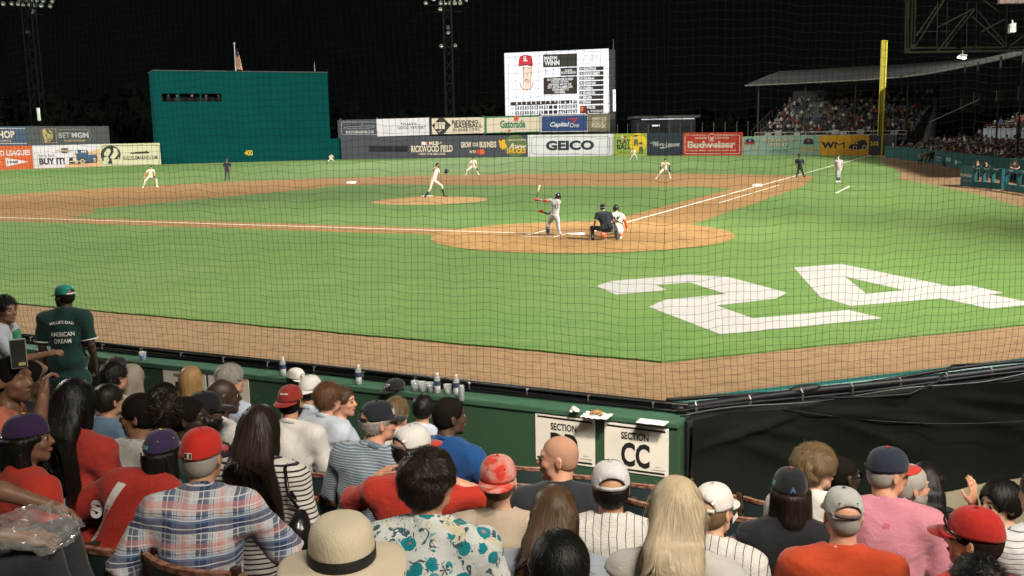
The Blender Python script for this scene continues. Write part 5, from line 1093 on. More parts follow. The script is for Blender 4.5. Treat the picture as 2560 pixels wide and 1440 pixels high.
# --- concrete steps of the seats
sc = NG('step_concrete', .85, .3); _a = sc.noise(3, 6); _b = sc.noise(80, 3); sc.bump(_b, .4, .005); step_m = sc.out(sc.mix(_a, (.22, .19, .13), (.33, .29, .20)))
def floor_z(d): return 0.0 if d < 1.15 else .185 * (1 + int((d - 1.15) / .8))
mb = MB(); mb.box((XI - .58, -3, -.06), (1.14, 40, .12)); tag(mb.build('stand_floor', step_m), kind='structure')
mb = MB(); mb.prism([(-23.2, -9.0), (-22.6, -9.95), (-19.9, -12.7), (-13, -19.8), (-13, -26), (-23.2, -26)][::1], -.10, -.004); tag(mb.build('aisle_floor', step_m), kind='structure')
for i in range(1, 10):
    d0 = 1.15 + .8 * (i - 1); z = .185 * i; mb = MB(); mb.box((XI - d0 - .4, -3, z / 2), (.80 - .004, 40, z)); tag(mb.build('stand_step', step_m), kind='structure')

# =================================================================== people: bodies grown from blended tapered shapes
class Grid:
    def __init__(s, lo, hi, h):
        s.lo = np.array(lo, float); s.h = h; s.n = np.ceil((np.array(hi) - s.lo) / h).astype(int) + 1
        s.ax = [s.lo[i] + h * np.arange(s.n[i]) for i in range(3)]; s.d = np.full(s.n, .5, np.float32)
    def box(s, lo, hi):
        i0 = np.clip(np.floor((np.asarray(lo) - s.lo) / s.h).astype(int), 0, s.n); i1 = np.clip(np.ceil((np.asarray(hi) - s.lo) / s.h).astype(int) + 1, 0, s.n)
        if (i1 <= i0).any(): return None, None
        sl = tuple(slice(a, b) for a, b in zip(i0, i1))
        return sl, (s.ax[0][sl[0]][:, None, None], s.ax[1][sl[1]][None, :, None], s.ax[2][sl[2]][None, None, :])
    def put(s, sl, v, k, mode):
        D = s.d[sl]
        if mode == 'u': h = np.clip(.5 + .5 * (v - D) / k, 0, 1); s.d[sl] = v + (D - v) * h - k * h * (1 - h)
        else: v = -v; h = np.clip(.5 - .5 * (v - D) / k, 0, 1); s.d[sl] = v + (D - v) * h + k * h * (1 - h)
    def cap(s, a, b, ra, rb, k=.02, mode='u'):
        a = np.asarray(a, float); b = np.asarray(b, float); m = max(ra, rb) + k + .03
        sl, X = s.box(np.minimum(a, b) - m, np.maximum(a, b) + m)
        if sl is None: return s
        ab = b - a; L = ab @ ab + 1e-9; q = [X[i] - a[i] for i in range(3)]
        t = np.clip((q[0] * ab[0] + q[1] * ab[1] + q[2] * ab[2]) / L, 0, 1)
        d = np.sqrt((q[0] - t * ab[0]) ** 2 + (q[1] - t * ab[1]) ** 2 + (q[2] - t * ab[2]) ** 2) - (ra + (rb - ra) * t)
        s.put(sl, d.astype(np.float32), k, mode); return s
    def ell(s, c, r, R=None, k=.02, mode='u'):
        c = np.asarray(c, float); r = np.asarray(r, float); m = (max(r) if R is not None else r) + k + .03
        sl, X = s.box(c - m, c + m)
        if sl is None: return s
        q = [X[i] - c[i] for i in range(3)]
        if R is not None: q = [q[0] * R[0][i] + q[1] * R[1][i] + q[2] * R[2][i] for i in range(3)]     # columns of R = axes
        k0 = np.sqrt((q[0] / r[0]) ** 2 + (q[1] / r[1]) ** 2 + (q[2] / r[2]) ** 2); k1 = np.sqrt((q[0] / r[0] ** 2) ** 2 + (q[1] / r[1] ** 2) ** 2 + (q[2] / r[2] ** 2) ** 2) + 1e-6
        s.put(sl, (k0 * (k0 - 1) / k1).astype(np.float32), k, mode); return s
    def plane(s, p, n):                      # keep the side the normal points away from
        n = np.asarray(n, float); n = n / np.linalg.norm(n)
        v = (s.ax[0][:, None, None] - p[0]) * n[0] + (s.ax[1][None, :, None] - p[1]) * n[1] + (s.ax[2][None, None, :] - p[2]) * n[2]
        s.d = np.maximum(s.d, v.astype(np.float32)); return s
    def wrinkle(s, amp, f, seed):
        rs = np.random.RandomState(seed); X, Y, Z = s.ax[0][:, None, None], s.ax[1][None, :, None], s.ax[2][None, None, :]
        w = 0
        for i in range(5):
            v = rs.normal(size=3) * A(.8, .8, 1.25); v = v / np.linalg.norm(v) * f * rs.uniform(.6, 1.9); u = rs.normal(size=3); u = u / np.linalg.norm(u) * f * .5
            w = w + np.sin(v[0] * X + v[1] * Y + v[2] * Z + 1.6 * np.sin(u[0] * X + u[1] * Y + u[2] * Z + i) + i * 1.7) / (1 + .25 * i)
        s.d = s.d + (amp * (np.abs(w) - .8)).astype(np.float32); return s
    def mesh(s):
        d = s.d; S = d < 0; n = s.n
        c = np.zeros(n - 1, np.int8)
        for i in (0, 1):
            for j in (0, 1):
                for k in (0, 1): c += S[i:n[0] - 1 + i, j:n[1] - 1 + j, k:n[2] - 1 + k]
        act = (c > 0) & (c < 8); idx = np.argwhere(act)
        pos = np.zeros((len(idx), 3)); cnt = np.zeros(len(idx))
        for ax in range(3):
            for p in (0, 1):
                for q in (0, 1):
                    o = [0, 0, 0]; o[(ax + 1) % 3] = p; o[(ax + 2) % 3] = q; a = idx + o; e = a.copy(); e[:, ax] += 1
                    da = d[a[:, 0], a[:, 1], a[:, 2]]; db = d[e[:, 0], e[:, 1], e[:, 2]]; m = (da < 0) != (db < 0)
                    t = np.where(m, da / np.where(np.abs(da - db) < 1e-9, 1, da - db), 0); w = np.array(o, float)[None] + np.eye(3)[ax][None] * t[:, None]
                    pos += w * m[:, None]; cnt += m
        v = s.lo + s.h * (idx + pos / cnt[:, None]); vid = np.full(n - 1, -1, np.int64); vid[act] = np.arange(len(idx)); F = []
        for ax in range(3):
            b1, b2 = (ax + 1) % 3, (ax + 2) % 3
            lo = [slice(None)] * 3; hi = [slice(None)] * 3; lo[ax] = slice(0, n[ax] - 1); hi[ax] = slice(1, n[ax])
            ch = S[tuple(lo)] != S[tuple(hi)]; e = np.argwhere(ch)
            ok = (e[:, b1] > 0) & (e[:, b2] > 0) & (e[:, b1] < n[b1] - 1) & (e[:, b2] < n[b2] - 1); e = e[ok]
            ins = S[e[:, 0], e[:, 1], e[:, 2]]
            def g(p, q):
                z = e.copy(); z[:, b1] -= p; z[:, b2] -= q; return vid[z[:, 0], z[:, 1], z[:, 2]]
            quad = np.stack([g(1, 1), g(0, 1), g(0, 0), g(1, 0)], 1); quad[~ins] = quad[~ins][:, ::-1]; F.append(quad)
        return v, np.concatenate(F)
    def at(s, P):
        q = np.clip((P - s.lo) / s.h, 0, s.n - 1.001); i = q.astype(int); f = q - i; d = s.d; r = 0
        for a in (0, 1):
            for b in (0, 1):
                for c in (0, 1):
                    w = (f[:, 0] if a else 1 - f[:, 0]) * (f[:, 1] if b else 1 - f[:, 1]) * (f[:, 2] if c else 1 - f[:, 2])
                    r = r + w * d[i[:, 0] + a, i[:, 1] + b, i[:, 2] + c]
        return r
    def grad(s, P):
        e = s.h; g = np.stack([s.at(P + np.eye(3)[i] * e) - s.at(P - np.eye(3)[i] * e) for i in range(3)], 1)
        return g / (np.linalg.norm(g, axis=1)[:, None] + 1e-9)

def rotm(yaw, pitch=0, roll=0):
    """columns = right, forward, up of a head turned by yaw (to its left +), pitched down by pitch, rolled"""
    cy, sy = math.cos(yaw), math.sin(yaw); Rz = np.array([[cy, -sy, 0], [sy, cy, 0], [0, 0, 1]])
    cp, sp = math.cos(-pitch), math.sin(-pitch); Rx = np.array([[1, 0, 0], [0, cp, -sp], [0, sp, cp]])
    cr, sr = math.cos(roll), math.sin(roll); Ry = np.array([[cr, 0, sr], [0, 1, 0], [-sr, 0, cr]])
    return Rz @ Rx @ Ry
SKIN = {}
def skin(c):
    if c in SKIN: return SKIN[c]
    col = dict(light=(.56, .325, .22), tan=(.43, .235, .14), ruddy=(.53, .27, .175), brown=(.19, .10, .06), dark=(.075, .041, .027), deep=(.045, .026, .018), olive=(.36, .21, .135))[c]
    g = NG('skin_' + c, .48, .42); n = g.noise(28, 4); n2 = g.noise(6, 3)
    g.bump(g.noise(190, 2), .12, .003); cc = g.mix(n, tuple(x * .88 for x in col), tuple(x * 1.1 for x in col)); cc = g.mix(g.math('MULTIPLY', g.ramp(n2, .5, .75), .3), cc, (col[0] * 1.08, col[1] * .8, col[2] * .75))
    g.b.inputs['Subsurface Weight'].default_value = .0; SKIN[c] = g.out(cc); return SKIN[c]
eye_w = M('eye_white', (.34, .32, .30), .3, var=0); eye_d = M('eye_iris', (.03, .018, .01), .2, var=0, spec=.7); lens_dark = M('sunglass_lens', (.008, .008, .009), .15, var=0, spec=.8); wire_m = M('glasses_frame', (.02, .02, .022), .35, var=0)
buzz_ms = {}
def buzzm(c):
    if c not in buzz_ms:
        k = HAIRB.get(c, (.012, .009, .007)) if c != 'salt' else (.36, .20, .135); g = NG('cropped_hair_' + c, .85, .08); n = g.noise(420, 2); n2 = g.noise(16, 3); g.bump(n, .5, .004); buzz_ms[c] = g.out(g.mix(n2, g.mix(n, tuple(q * .6 for q in k), tuple(q * 1.5 for q in k)), tuple(q * 1.2 for q in k)))
    return buzz_ms[c]
HAIRM = {}
def hairm(c):
    if c in HAIRM: return HAIRM[c]
    a, b = dict(black=((.005, .0042, .004), (.013, .011, .010)), dark=((.010, .007, .005), (.032, .021, .014)), brown=((.035, .02, .01), (.12, .07, .036)), auburn=((.05, .022, .01), (.19, .085, .035)), blond=((.33, .25, .15), (.74, .63, .45)), honey=((.14, .075, .028), (.46, .28, .11)), sandy=((.06, .038, .018), (.27, .18, .09)), grey=((.19, .175, .155), (.46, .44, .41)), ash=((.17, .145, .11), (.44, .39, .31)), salt=((.10, .095, .09), (.34, .32, .30)))[c]
    m = bpy.data.materials.new('hair_' + c); m.use_nodes = True; t = m.node_tree; bb = t.nodes['Principled BSDF']; bb.inputs['Roughness'].default_value = .46; bb.inputs['Specular IOR Level'].default_value = .26
    at = t.nodes.new('ShaderNodeAttribute'); at.attribute_name = 'tint'; mx = t.nodes.new('ShaderNodeMix'); mx.data_type = 'RGBA'; mx.inputs[6].default_value = (*a, 1); mx.inputs[7].default_value = (*b, 1)
    t.links.new(at.outputs['Fac'], mx.inputs[0]); t.links.new(mx.outputs[2], bb.inputs['Base Color']); HAIRM[c] = m; return m

def head_shape(g, c, R, s=1.0, fem=False, nose=1.0):
    T = lambda x, y, z: c + R @ (A(x, y, z) * s)
    g.ell(T(0, -.014, .030), A(.0755, .095, .086) * s, R, .01)
    g.ell(T(0, .026, -.030), A(.060 if not fem else .056, .064, .078) * s, R, .03)
    g.cap(T(-.034, .028, -.070), T(0, .060, -.094), .026 * s, .021 * s, .02); g.cap(T(.034, .028, -.070), T(0, .060, -.094), .026 * s, .021 * s, .02)
    g.cap(T(-.033, .073, .026), T(.033, .073, .026), .013 * s, .013 * s, .012)
    for i in (-1, 1):
        g.ell(T(i * .036, .058, -.024), A(.026, .022, .022) * s, R, .016)
        g.ell(T(i * .031, .094, .006), A(.017, .013, .011) * s, R, .012, 's')
    g.cap(T(0, .084, .012), T(0, .104 * nose, -.024), .0075 * s, .011 * s, .010); g.ell(T(0, .093, -.030), A(.0175, .012, .009) * s, R, .007)
    g.ell(T(0, .083, -.056), A(.024, .011, .0065) * s, R, .005); g.ell(T(0, .081, -.067), A(.021, .011, .0075) * s, R, .005); g.cap(T(-.022, .088, -.0612), T(.022, .088, -.0612), .003, .003, .003, 's')
    for i in (-1, 1):
        Re = R @ rotm(i * .35, 0, 0)
        g.ell(T(i * .079, -.012, -.004), A(.010, .019, .033) * s, Re, .008); g.ell(T(i * .0875, -.008, -.001), A(.006, .011, .020) * s, Re, .006, 's')

def hand_shape(g, wrist, d, n, s=1.0, curl=.5, spread=1.0, left=False):
    """d: direction of the fingers, n: direction the palm faces"""
    d = d / np.linalg.norm(d); n = n - d * (n @ d); n /= np.linalg.norm(n); x = np.cross(d, n); x = -x if left else x     # x towards the thumb
    pc = wrist + d * .048 * s; Rm = np.stack([x, d, n], 1); g.ell(pc, A(.040, .052, .0155) * s, Rm, .012)
    for i, (off, L) in enumerate(((.030, .068), (.010, .078), (-.011, .072), (-.030, .056))):
        a = wrist + (d * .088 + x * off) * s; dirn = d + x * off * 3.2 * spread; dirn /= np.linalg.norm(dirn); p = a; cu = curl * (1 + .12 * i)
        for j, f in enumerate((.44, .32, .24)):
            ang = cu * (.55 + j * .75); q = p + (dirn * math.cos(ang) + n * math.sin(ang)) * L * f * s; g.cap(p, q, (.0092 - j * .0008) * s, (.0086 - j * .0009) * s, .004); p = q
    a = wrist + (d * .022 + x * .030) * s; b = a + (d * .028 + x * .032 + n * .010) * s; e = b + (d * .030 + x * (.012 - .02 * curl) + n * .012 * (1 + curl)) * s
    g.cap(a, b, .0135 * s, .0108 * s, .008); g.cap(b, e, .0105 * s, .0085 * s, .004)

def ribbons(g, roots, field, length, seg, width, lift, rs, curl=0., curlf=60., taper=.25, follow=True):
    """hair strands that run over the volume g; returns verts, quads, tints"""
    n = len(roots); P = roots.copy(); step = (length / seg)[:, None]; pts = [P.copy()]; nor = []; ph = rs.uniform(0, 6.28, n)
    for k in range(seg):
        N = g.grad(P); t = field(P, N, k / seg); t = t - N * (t * N).sum(1)[:, None] * .92; t /= np.linalg.norm(t, axis=1)[:, None] + 1e-9
        Q = P + t * step; d = g.at(Q); N2 = g.grad(Q); tgt = lift * ((k + 1) / seg) ** 1.2
        Q = Q - N2 * (np.clip(d - tgt, -.05, .02))[:, None] if follow else Q - N2 * np.minimum(d - tgt, 0)[:, None]
        P = Q; pts.append(P.copy()); nor.append(N2)
    nor = [nor[0]] + nor; pts = np.stack(pts, 1); nor = np.stack(nor, 1)
    tan = np.gradient(pts, axis=1); tan /= np.linalg.norm(tan, axis=2)[..., None] + 1e-9; side = np.cross(tan, nor); side /= np.linalg.norm(side, axis=2)[..., None] + 1e-9
    if curl:
        kk = np.linspace(0, 1, seg + 1)[None, :]; L = length[:, None] * kk
        pts = pts + side * (curl * kk * np.sin(curlf * L + ph[:, None]))[..., None] + nor * (curl * .7 * kk * (1 + np.cos(curlf * L + ph[:, None])))[..., None]
    wd = width * (1 - (1 - taper) * np.linspace(0, 1, seg + 1) ** 2)[None, :, None] * rs.uniform(.6, 1.3, n)[:, None, None]
    side = side + nor * rs.normal(0, .16, n)[:, None, None]
    v = np.stack([pts - side * wd / 2, pts + side * wd / 2], 2).reshape(-1, 3); m = seg + 1
    b = (np.arange(n) * m * 2)[:, None] + (np.arange(seg) * 2)[None, :]; b = b.reshape(-1)
    f = np.stack([b, b + 1, b + 3, b + 2], 1); tint = np.repeat(.22 + .56 * rs.beta(2.2, 2.2, n), m * 2)
    return v, f, tint

def hair_mesh(name, parts, mat, parent):
    vs, fs, ts = [], [], []; b = 0
    for v, f, t in parts: vs.append(v); fs.append(f + b); ts.append(t if not np.isscalar(t) else np.full(len(v), t)); b += len(v)
    me = npmesh(name, np.concatenate(vs), np.concatenate(fs)); at = me.attributes.new('tint', 'FLOAT', 'POINT'); at.data.foreach_set('value', np.concatenate(ts).astype(np.float32))
    return link(name, me, mat, parent)

def make_hair(root, c, R, s, H, seed, back=None):
    """H: dict(style, color, len...). c,R head centre and axes (person space)"""
    rs = np.random.RandomState(seed); st = H['style']; T = lambda x, y, z: c + R @ (A(x, y, z) * s); up = R[:, 2]; fw = R[:, 1]; capped = H.get('capped', False)
    long = st in ('long', 'wavy', 'bob', 'pony'); L = H.get('len', .05)
    lo = c - A(.22, .22, .20 + (L if long else 0)); hi = c + A(.22, .22, .22); g = Grid(lo, hi, .0098 if not long else .0115)
    vol = H.get('vol', .010)
    g.ell(T(0, -.016, .034), A(.0755 + vol, .095 + vol, .086 + vol) * s, R, .01)
    if st != 'afro': g.ell(T(0, -.045, -.02), A(.060 + vol * .8, .058 + vol * .6, .055) * s, R, .03)
    if st == 'afro': g.ell(T(0, -.02, .06), A(.10, .105, .09) * s * H.get('big', 1.0), R, .03)
    if long:
        # fall of hair behind the neck and down the back
        w = H.get('w', .085); y0 = H.get('yb', -.085)
        if st == 'bob':
            for i in (-1, 1): g.cap(T(i * .062, -.035, .01), T(i * .066, -.03, -.005) - A(0, 0, L - .03), .034, .036, .03)
            g.cap(T(0, -.075, .0), T(0, -.085, 0) - A(0, 0, L - .04), .055, .055, .04)
        else:
            tw = H.get('side', 0.0); n = 7
            for i in range(-2, 3):
                p = T(i * .030, -.070, .03)
                for k in range(n):
                    t = (k + 1) / n; lat = A(*(R[:2, 0] / np.linalg.norm(R[:2, 0]) * (i * .03 * (1 + w * 9 * t * (1 - .45 * t)))), 0) + A(tw * t, 0, 0); bk = back(c[2] - .02 - (L - .02) * t) if back else c[:2] + A(0, -.12)
                    q = A(bk[0], bk[1], 0) + lat; q[2] = c[2] + .02 - L * t
                    g.cap(p, q, .034, .032 * (1 - .35 * t), .03); p = q
            for i in (-1, 1): g.cap(T(i * .07, -.02, .0), T(i * .075, -.045, -.1), .026, .024, .03)
    if st == 'pony':
        pass
    # keep the face free
    fz = H.get('fringe', .062)
    if st in ('short', 'curly', 'buzz', 'side', 'afro', 'messy'):
        g.ell(T(0, .105, -.03 if st != 'messy' else -.045), A(.082, .088, .097) * s, R, .012, 's')
        for i in (-1, 1): g.ell(T(i * .10, .035, -.055), A(.062, .055, .062) * s, R, .01, 's')
        g.ell(T(0, -.05, -.150), A(.12, .10, .075 if st != 'messy' else .06) * s, R, .02, 's')
    elif st == 'bald_side':
        g.ell(T(0, .02, .125), A(.12, .14, .088) * s, R, .008, 's'); g.ell(T(0, .105, -.03), A(.09, .10, .12) * s, R, .012, 's'); g.ell(T(0, -.05, -.150), A(.12, .10, .075) * s, R, .02, 's')
    else:
        g.ell(T(0, .105, -.035), A(.066, .08, .10) * s, R, .012, 's')
    if capped: g.plane(T(0, 0, H.get('capz', .028)), up)
    if st in ('curly', 'afro', 'messy'): g.wrinkle(.0035 if st != 'afro' else .005, 70, seed)
    if st == 'spot':
        pass
    v, f = g.mesh(); parts = [(v, f, .38 if long else .15)]
    if len(v) > 50 and st != 'buzz':
        crown = T(0, -.045, .12); grav = A(0, 0, -1)
        if st == 'buzz': L = .010
        n = H.get('n', 1500 if not long else 2200); i = rs.randint(0, len(v), n); roots = v[i] + rs.normal(0, .003, (n, 3))
        if long:                                       # favour the top of the head so strands run the full length
            top = np.argwhere(v[:, 2] > c[2] - .03).ravel(); k = int(n * .62); roots[:k] = v[rs.choice(top, k)] + rs.normal(0, .003, (k, 3))
        roots -= g.grad(roots) * .002
        rv = rs.normal(0, 1, (n, 3))
        if st in ('curly', 'messy'):
            fld = lambda P, N, t: (P - crown) / .1 + grav * .5 + rv * .55 + np.cross(N, rv) * .3
            parts.append(ribbons(g, roots, fld, rs.uniform(.5, 1.2, n) * L, 5, .0030, H.get('lift', .009), rs, H.get('curl', .005), H.get('curlf', 110)))
        elif st == 'afro':
            fld = lambda P, N, t: rv + N * .6
            parts.append(ribbons(g, roots, fld, rs.uniform(.6, 1.2, n) * .035, 5, .0035, .016, rs, .007, 260, follow=False))
        elif long:
            sw = H.get('wave', 0.); fld = lambda P, N, t: grav + (P - crown) * (4.5 * (1 - t)) * (P[:, 2:3] > c[2] - .02) + rv * .035
            ln = np.maximum(.06, (roots[:, 2] - (c[2] - L + .03))) * rs.uniform(.75, 1.16, n) if st != 'bob' else np.maximum(.04, roots[:, 2] - (c[2] - L)) * rs.uniform(.85, 1.05, n)
            parts.append(ribbons(g, roots, fld, ln, 10, H.get('sw', .0026), .006, rs, sw, H.get('curlf', 26)))
        else:
            part = H.get('dir', A(0, -.6, -.6)); fld = lambda P, N, t: (P - crown) / .11 + grav * .35 + rv * .22
            parts.append(ribbons(g, roots, fld, rs.uniform(.6, 1.2, n) * L, 4, .0024, H.get('lift', .005), rs, H.get('curl', 0), 60))
    if len(v) > 50 and st not in ('buzz',) and not (capped and not long):      # a few flyaway strands
        n = 170; i = rs.randint(0, len(v), n); rw = rs.normal(0, .55, (n, 3)); parts.append(ribbons(g, v[i].copy(), (lambda P, N, t: A(0, 0, -1.) + rw + N * .5), rs.uniform(.04, .10, n), 6, .0011, .022, rs, .004, 40, follow=False))
    return hair_mesh('hair', parts, hairm(H['color']) if st != 'buzz' else buzzm(H['color']), root)

def cloth(name, col, kind='plain', **k):
    """fabric: weave bump + pattern in the garment's own space"""
    key = 'cloth_' + name
    if key in _MC: return _MC[key]
    g = NG(key, k.get('rough', .88), k.get('spec', .18)); g.b.inputs['Sheen Weight'].default_value = k.get('sheen', .15)
    x, y, z = g.xyz(); n = g.noise(7, 4); w = g.noise(260, 2); c = g.mix(n, tuple(q * .86 for q in col), tuple(min(1, q * 1.10) for q in col))
    wx = g.math('ADD', x, g.math('MULTIPLY', g.math('SUBTRACT', g.noise(5, 2), .5), .03)); wz = g.math('ADD', z, g.math('MULTIPLY', g.math('SUBTRACT', g.noise(6, 2), .5), .024))
    if kind == 'hstripe': c = g.mix(g.band(wz, k['period'], k['width']), c, k['c2'])
    elif kind == 'vstripe': c = g.mix(g.band(wx, k['period'], k['width']), c, k['c2'])
    elif kind == 'plaid':
        P_ = .150
        for v, off in ((wx, 0), (wz, .2)):
            c = g.mix(g.math('MULTIPLY', g.band(v, P_, .056, off), .80), c, (.012, .028, .095))
            c = g.mix(g.math('MULTIPLY', g.band(v, P_, .030, off + .45), .44), c, (.58, .20, .17))
            c = g.mix(g.math('MULTIPLY', g.band(v, P_, .020, off + .72), .5), c, (.14, .22, .36))
            for o in (.0, .16, .42, .66, .86): c = g.mix(g.math('MULTIPLY', g.band(v, P_, .0042, off + o), .75), c, (.60, .62, .60))
            c = g.mix(g.math('MULTIPLY', g.band(v, P_, .0035, off + .55), .7), c, (.012, .016, .035))
    elif kind == 'tropic':
        vo = g.t.nodes.new('ShaderNodeTexVoronoi'); vo.inputs['Scale'].default_value = 16; g.lk(g.tc.outputs['Object'], vo.inputs['Vector'])
        n1 = g.noise(26, 4, dist=1.4); n2 = g.noise(11, 3, dist=.8); n3 = g.noise(30, 2)
        c = g.mix(g.math('GREATER_THAN', n2, .62), c, (.56, .50, .36)); d0 = g.math('ADD', vo.outputs['Distance'], g.math('MULTIPLY', g.math('SUBTRACT', n1, .5), .55))
        sel = g.t.nodes.new('ShaderNodeSeparateColor'); g.lk(vo.outputs['Color'], sel.inputs[0])
        big = g.math('MULTIPLY', g.math('LESS_THAN', d0, .44), g.math('LESS_THAN', sel.outputs[0], .72)); c = g.mix(big, c, (.008, .20, .24))
        c = g.mix(g.math('MULTIPLY', g.math('LESS_THAN', d0, .10), g.math('LESS_THAN', sel.outputs[0], .62)), c, (.62, .12, .05))
        c = g.mix(g.math('MULTIPLY', g.math('GREATER_THAN', n1, .60), .95), c, (.012, .075, .10)); c = g.mix(g.math('MULTIPLY', g.math('LESS_THAN', n1, .36), g.math('GREATER_THAN', n3, .52)), c, (.10, .30, .36))
        c = g.mix(g.math('MULTIPLY', g.math('GREATER_THAN', sel.outputs[0], .86), g.math('LESS_THAN', d0, .24)), c, (.5, .12, .05))
    elif kind == 'tiedye':
        n1 = g.noise(9, 3, dist=1.0); c = g.mix(g.ramp(n1, .44, .58), c, k['c2'])
    elif kind == 'meshy':
        vo = g.t.nodes.new('ShaderNodeTexVoronoi'); vo.inputs['Scale'].default_value = 160; vo.inputs['Randomness'].default_value = 0; g.lk(g.tc.outputs['Object'], vo.inputs['Vector'])
        c = g.mix(g.math('MULTIPLY', g.math('LESS_THAN', vo.outputs['Distance'], .3), .55), c, tuple(q * .25 for q in col))
        if 'c2' in k: c = g.mix(g.band(wx, k['period'], k['width']), c, k['c2'])
    fo = g.noise(6.5, 3, sc3=(1, 1, 1.7), dist=1.3); fo = g.math('ABSOLUTE', g.math('SUBTRACT', fo, .5)); fo = g.math('MULTIPLY', g.math('POWER', fo, .7), k.get('fold', 2.3))
    hb = g.math('ADD', g.math('ADD', g.math('MULTIPLY', w, .35), fo), g.math('MULTIPLY', g.noise(18, 3, dist=.6), 1.6)); g.bump(hb, k.get('bump', .35), .008)
    _MC[key] = g.out(c); return _MC[key]

def make_cap(root, c, R, s, cap, seed):
    """baseball cap in head space: crown (six panels), brim, button, strap opening"""
    col = cap['col']; back = cap.get('back', False); yaw = math.pi if back else cap.get('turn', 0.0)
    Rc = R @ rotm(yaw, cap.get('tip', .02) * (-1 if back else 1), 0); T0 = c + R @ (A(0, -.012, cap.get('z', .030)) * s); nA, nT = 36, 12; open_ = cap.get('open', True)
    sx = s * (cap.get('fit', 1.0)); vs, fs = [], []; hh = .098 * s * cap.get('h', 1.0); frontk = .16
    def arch(i, j):
        u, v_ = (i - nA / 2) / 4.7, j / 4.8; ro = math.hypot(u, v_)
        if open_ and .72 < ro < 1.28 and j > 0: k = 1 / ro; return nA / 2 + u * k * 4.7, v_ * k * 4.8
        if open_ and j == 0 and .72 < ro < 1.28: return nA / 2 + math.copysign(4.7, u), 0
        return i, j
    for j in range(nT + 1):
        for i in range(nA):
            ii, jj = arch(i, j); t = jj / nT; a = 2 * math.pi * ii / nA; rr = math.cos(min(1, t) * math.pi / 2) ** .62; zz = math.sin(t * math.pi / 2) ** (1.08)
            front = max(0, math.cos(a)) ** 2; rr = rr * (1 + front * frontk * .35 * math.sin(t * math.pi)); seam = -.0012 * (1 if i % 6 == 0 else 0) * (1 - t * .5)
            r0 = (.0865 + seam); r1 = (.1065 + seam)
            z = hh * zz - .004 * math.cos(2 * a) * (1 - t); vs.append(T0 + Rc @ (A(math.sin(a) * rr * r0, math.cos(a) * rr * r1, 0) * sx + A(0, 0, z)))
    for j in range(nT):
        for i in range(nA):
            if open_ and ((i + .5 - nA / 2) / 4.7) ** 2 + ((j + .5) / 4.8) ** 2 < .98: continue
            fs.append((j * nA + i, j * nA + (i + 1) % nA, (j + 1) * nA + (i + 1) % nA, (j + 1) * nA + i))
    m = cloth(cap['name'], col, cap.get('pat', 'plain'), **dict(dict(fold=.35), **cap.get('pk', {})))
    o = link('cap', npmesh('cap', vs, fs), m, root); md = o.modifiers.new('s', 'SOLIDIFY'); md.thickness = .004; md.offset = 1
    if 'mesh_col' in cap:                             # coloured front panels on a mesh cap
        o.data.materials.append(cloth(cap['name'] + '_front', cap['mesh_col'])); idx = [1 if vs_i else 0 for vs_i in [False] * len(fs)]
        for p in o.data.polygons:
            q = Rc.T @ (np.array(p.center) - T0)
            if q[1] > .012: p.material_index = 1
    # brim
    bcol = cap.get('bcol', col); bm = cloth(cap['name'] + '_brim', bcol) if bcol != col else m; mb = MB(); n = 15; q = []; up_ = cap.get('bup', 0.0)
    for i in range(n):
        a = -1.22 + 2.44 * i / (n - 1); x0, y0 = math.sin(a) * .087, math.cos(a) * .107; L = .075 * (math.cos(a * 1.02) ** .5 if abs(a) < 1.5 else 0); x1, y1 = x0 * .99, y0 + L + .0
        dz = lambda x, y: -.006 - .9 * x * x * 2.0 * (1 - .0) * cap.get('curve', 1.0) - (y - .10) * (.16 - up_)
        for th in (0, -.005):
            q += [T0 + Rc @ (A(x0, y0, dz(x0, y0) + .004 + th) * sx), T0 + Rc @ (A(x1, y1, dz(x1, y1) + .004 + th) * sx)]
    f = []
    for i in range(n - 1): b = i * 4; f += [(b, b + 1, b + 5, b + 4), (b + 2, b + 6, b + 7, b + 3), (b + 1, b + 3, b + 7, b + 5)]
    mb.add(q, f); br = mb.build('brim', bm, o, True)
    if cap.get('under'):
        br.data.materials.append(cloth(cap['name'] + '_under', cap['under']))
        for p in br.data.polygons:
            if p.index % 3 == 1: p.material_index = 1
    mb = MB(); mb.lathe([(.009, 0), (.008, .004), (.001, .006)], 8, T0 + Rc @ (A(0, 0, hh + .003)), (Rc[:, 0], Rc[:, 1], Rc[:, 2])); mb.build('button', cloth(cap['name'] + '_button', cap['button']) if 'button' in cap else m, o, True)
    if open_ and cap.get('strap', True):
        mb = MB(); q = []
        for i in range(9):
            a = math.pi - .72 + 1.44 * i / 8
            for z in (.001, .019): q.append(T0 + Rc @ (A(math.sin(a) * .088, math.cos(a) * .1085, z) * sx))
        mb.add(q, [(2 * i, 2 * i + 2, 2 * i + 3, 2 * i + 1) for i in range(8)]); so = mb.build('strap', cloth('strap_' + cap['name'], cap.get('strap_col', tuple(min(1, x * .8) for x in col))), o, True); so.modifiers.new('s', 'SOLIDIFY').thickness = .003
    def on_crown(mesh_txt, a, z, w, h, mat, name='emblem', bold=.04):
        uv, tf = textmesh(mesh_txt, bold); v = []
        for u, t in uv:
            aa = a + (u - .5) * w / .095 ; zz = z + (t - .5) * h; tt = math.asin(min(1, max(0, zz / hh)) ** (1 / 1.08)) / (math.pi / 2); rr = math.cos(tt * math.pi / 2) ** .62 * 1.055
            v.append(T0 + Rc @ (A(math.sin(aa) * rr * .0865, math.cos(aa) * rr * .1065, 0) * sx + A(0, 0, zz)))
        me = bpy.data.meshes.new(name); me.from_pydata([tuple(p) for p in v], [], tf); link(name, me, mat, o)
    for e in cap.get('text', ()): on_crown(*e)
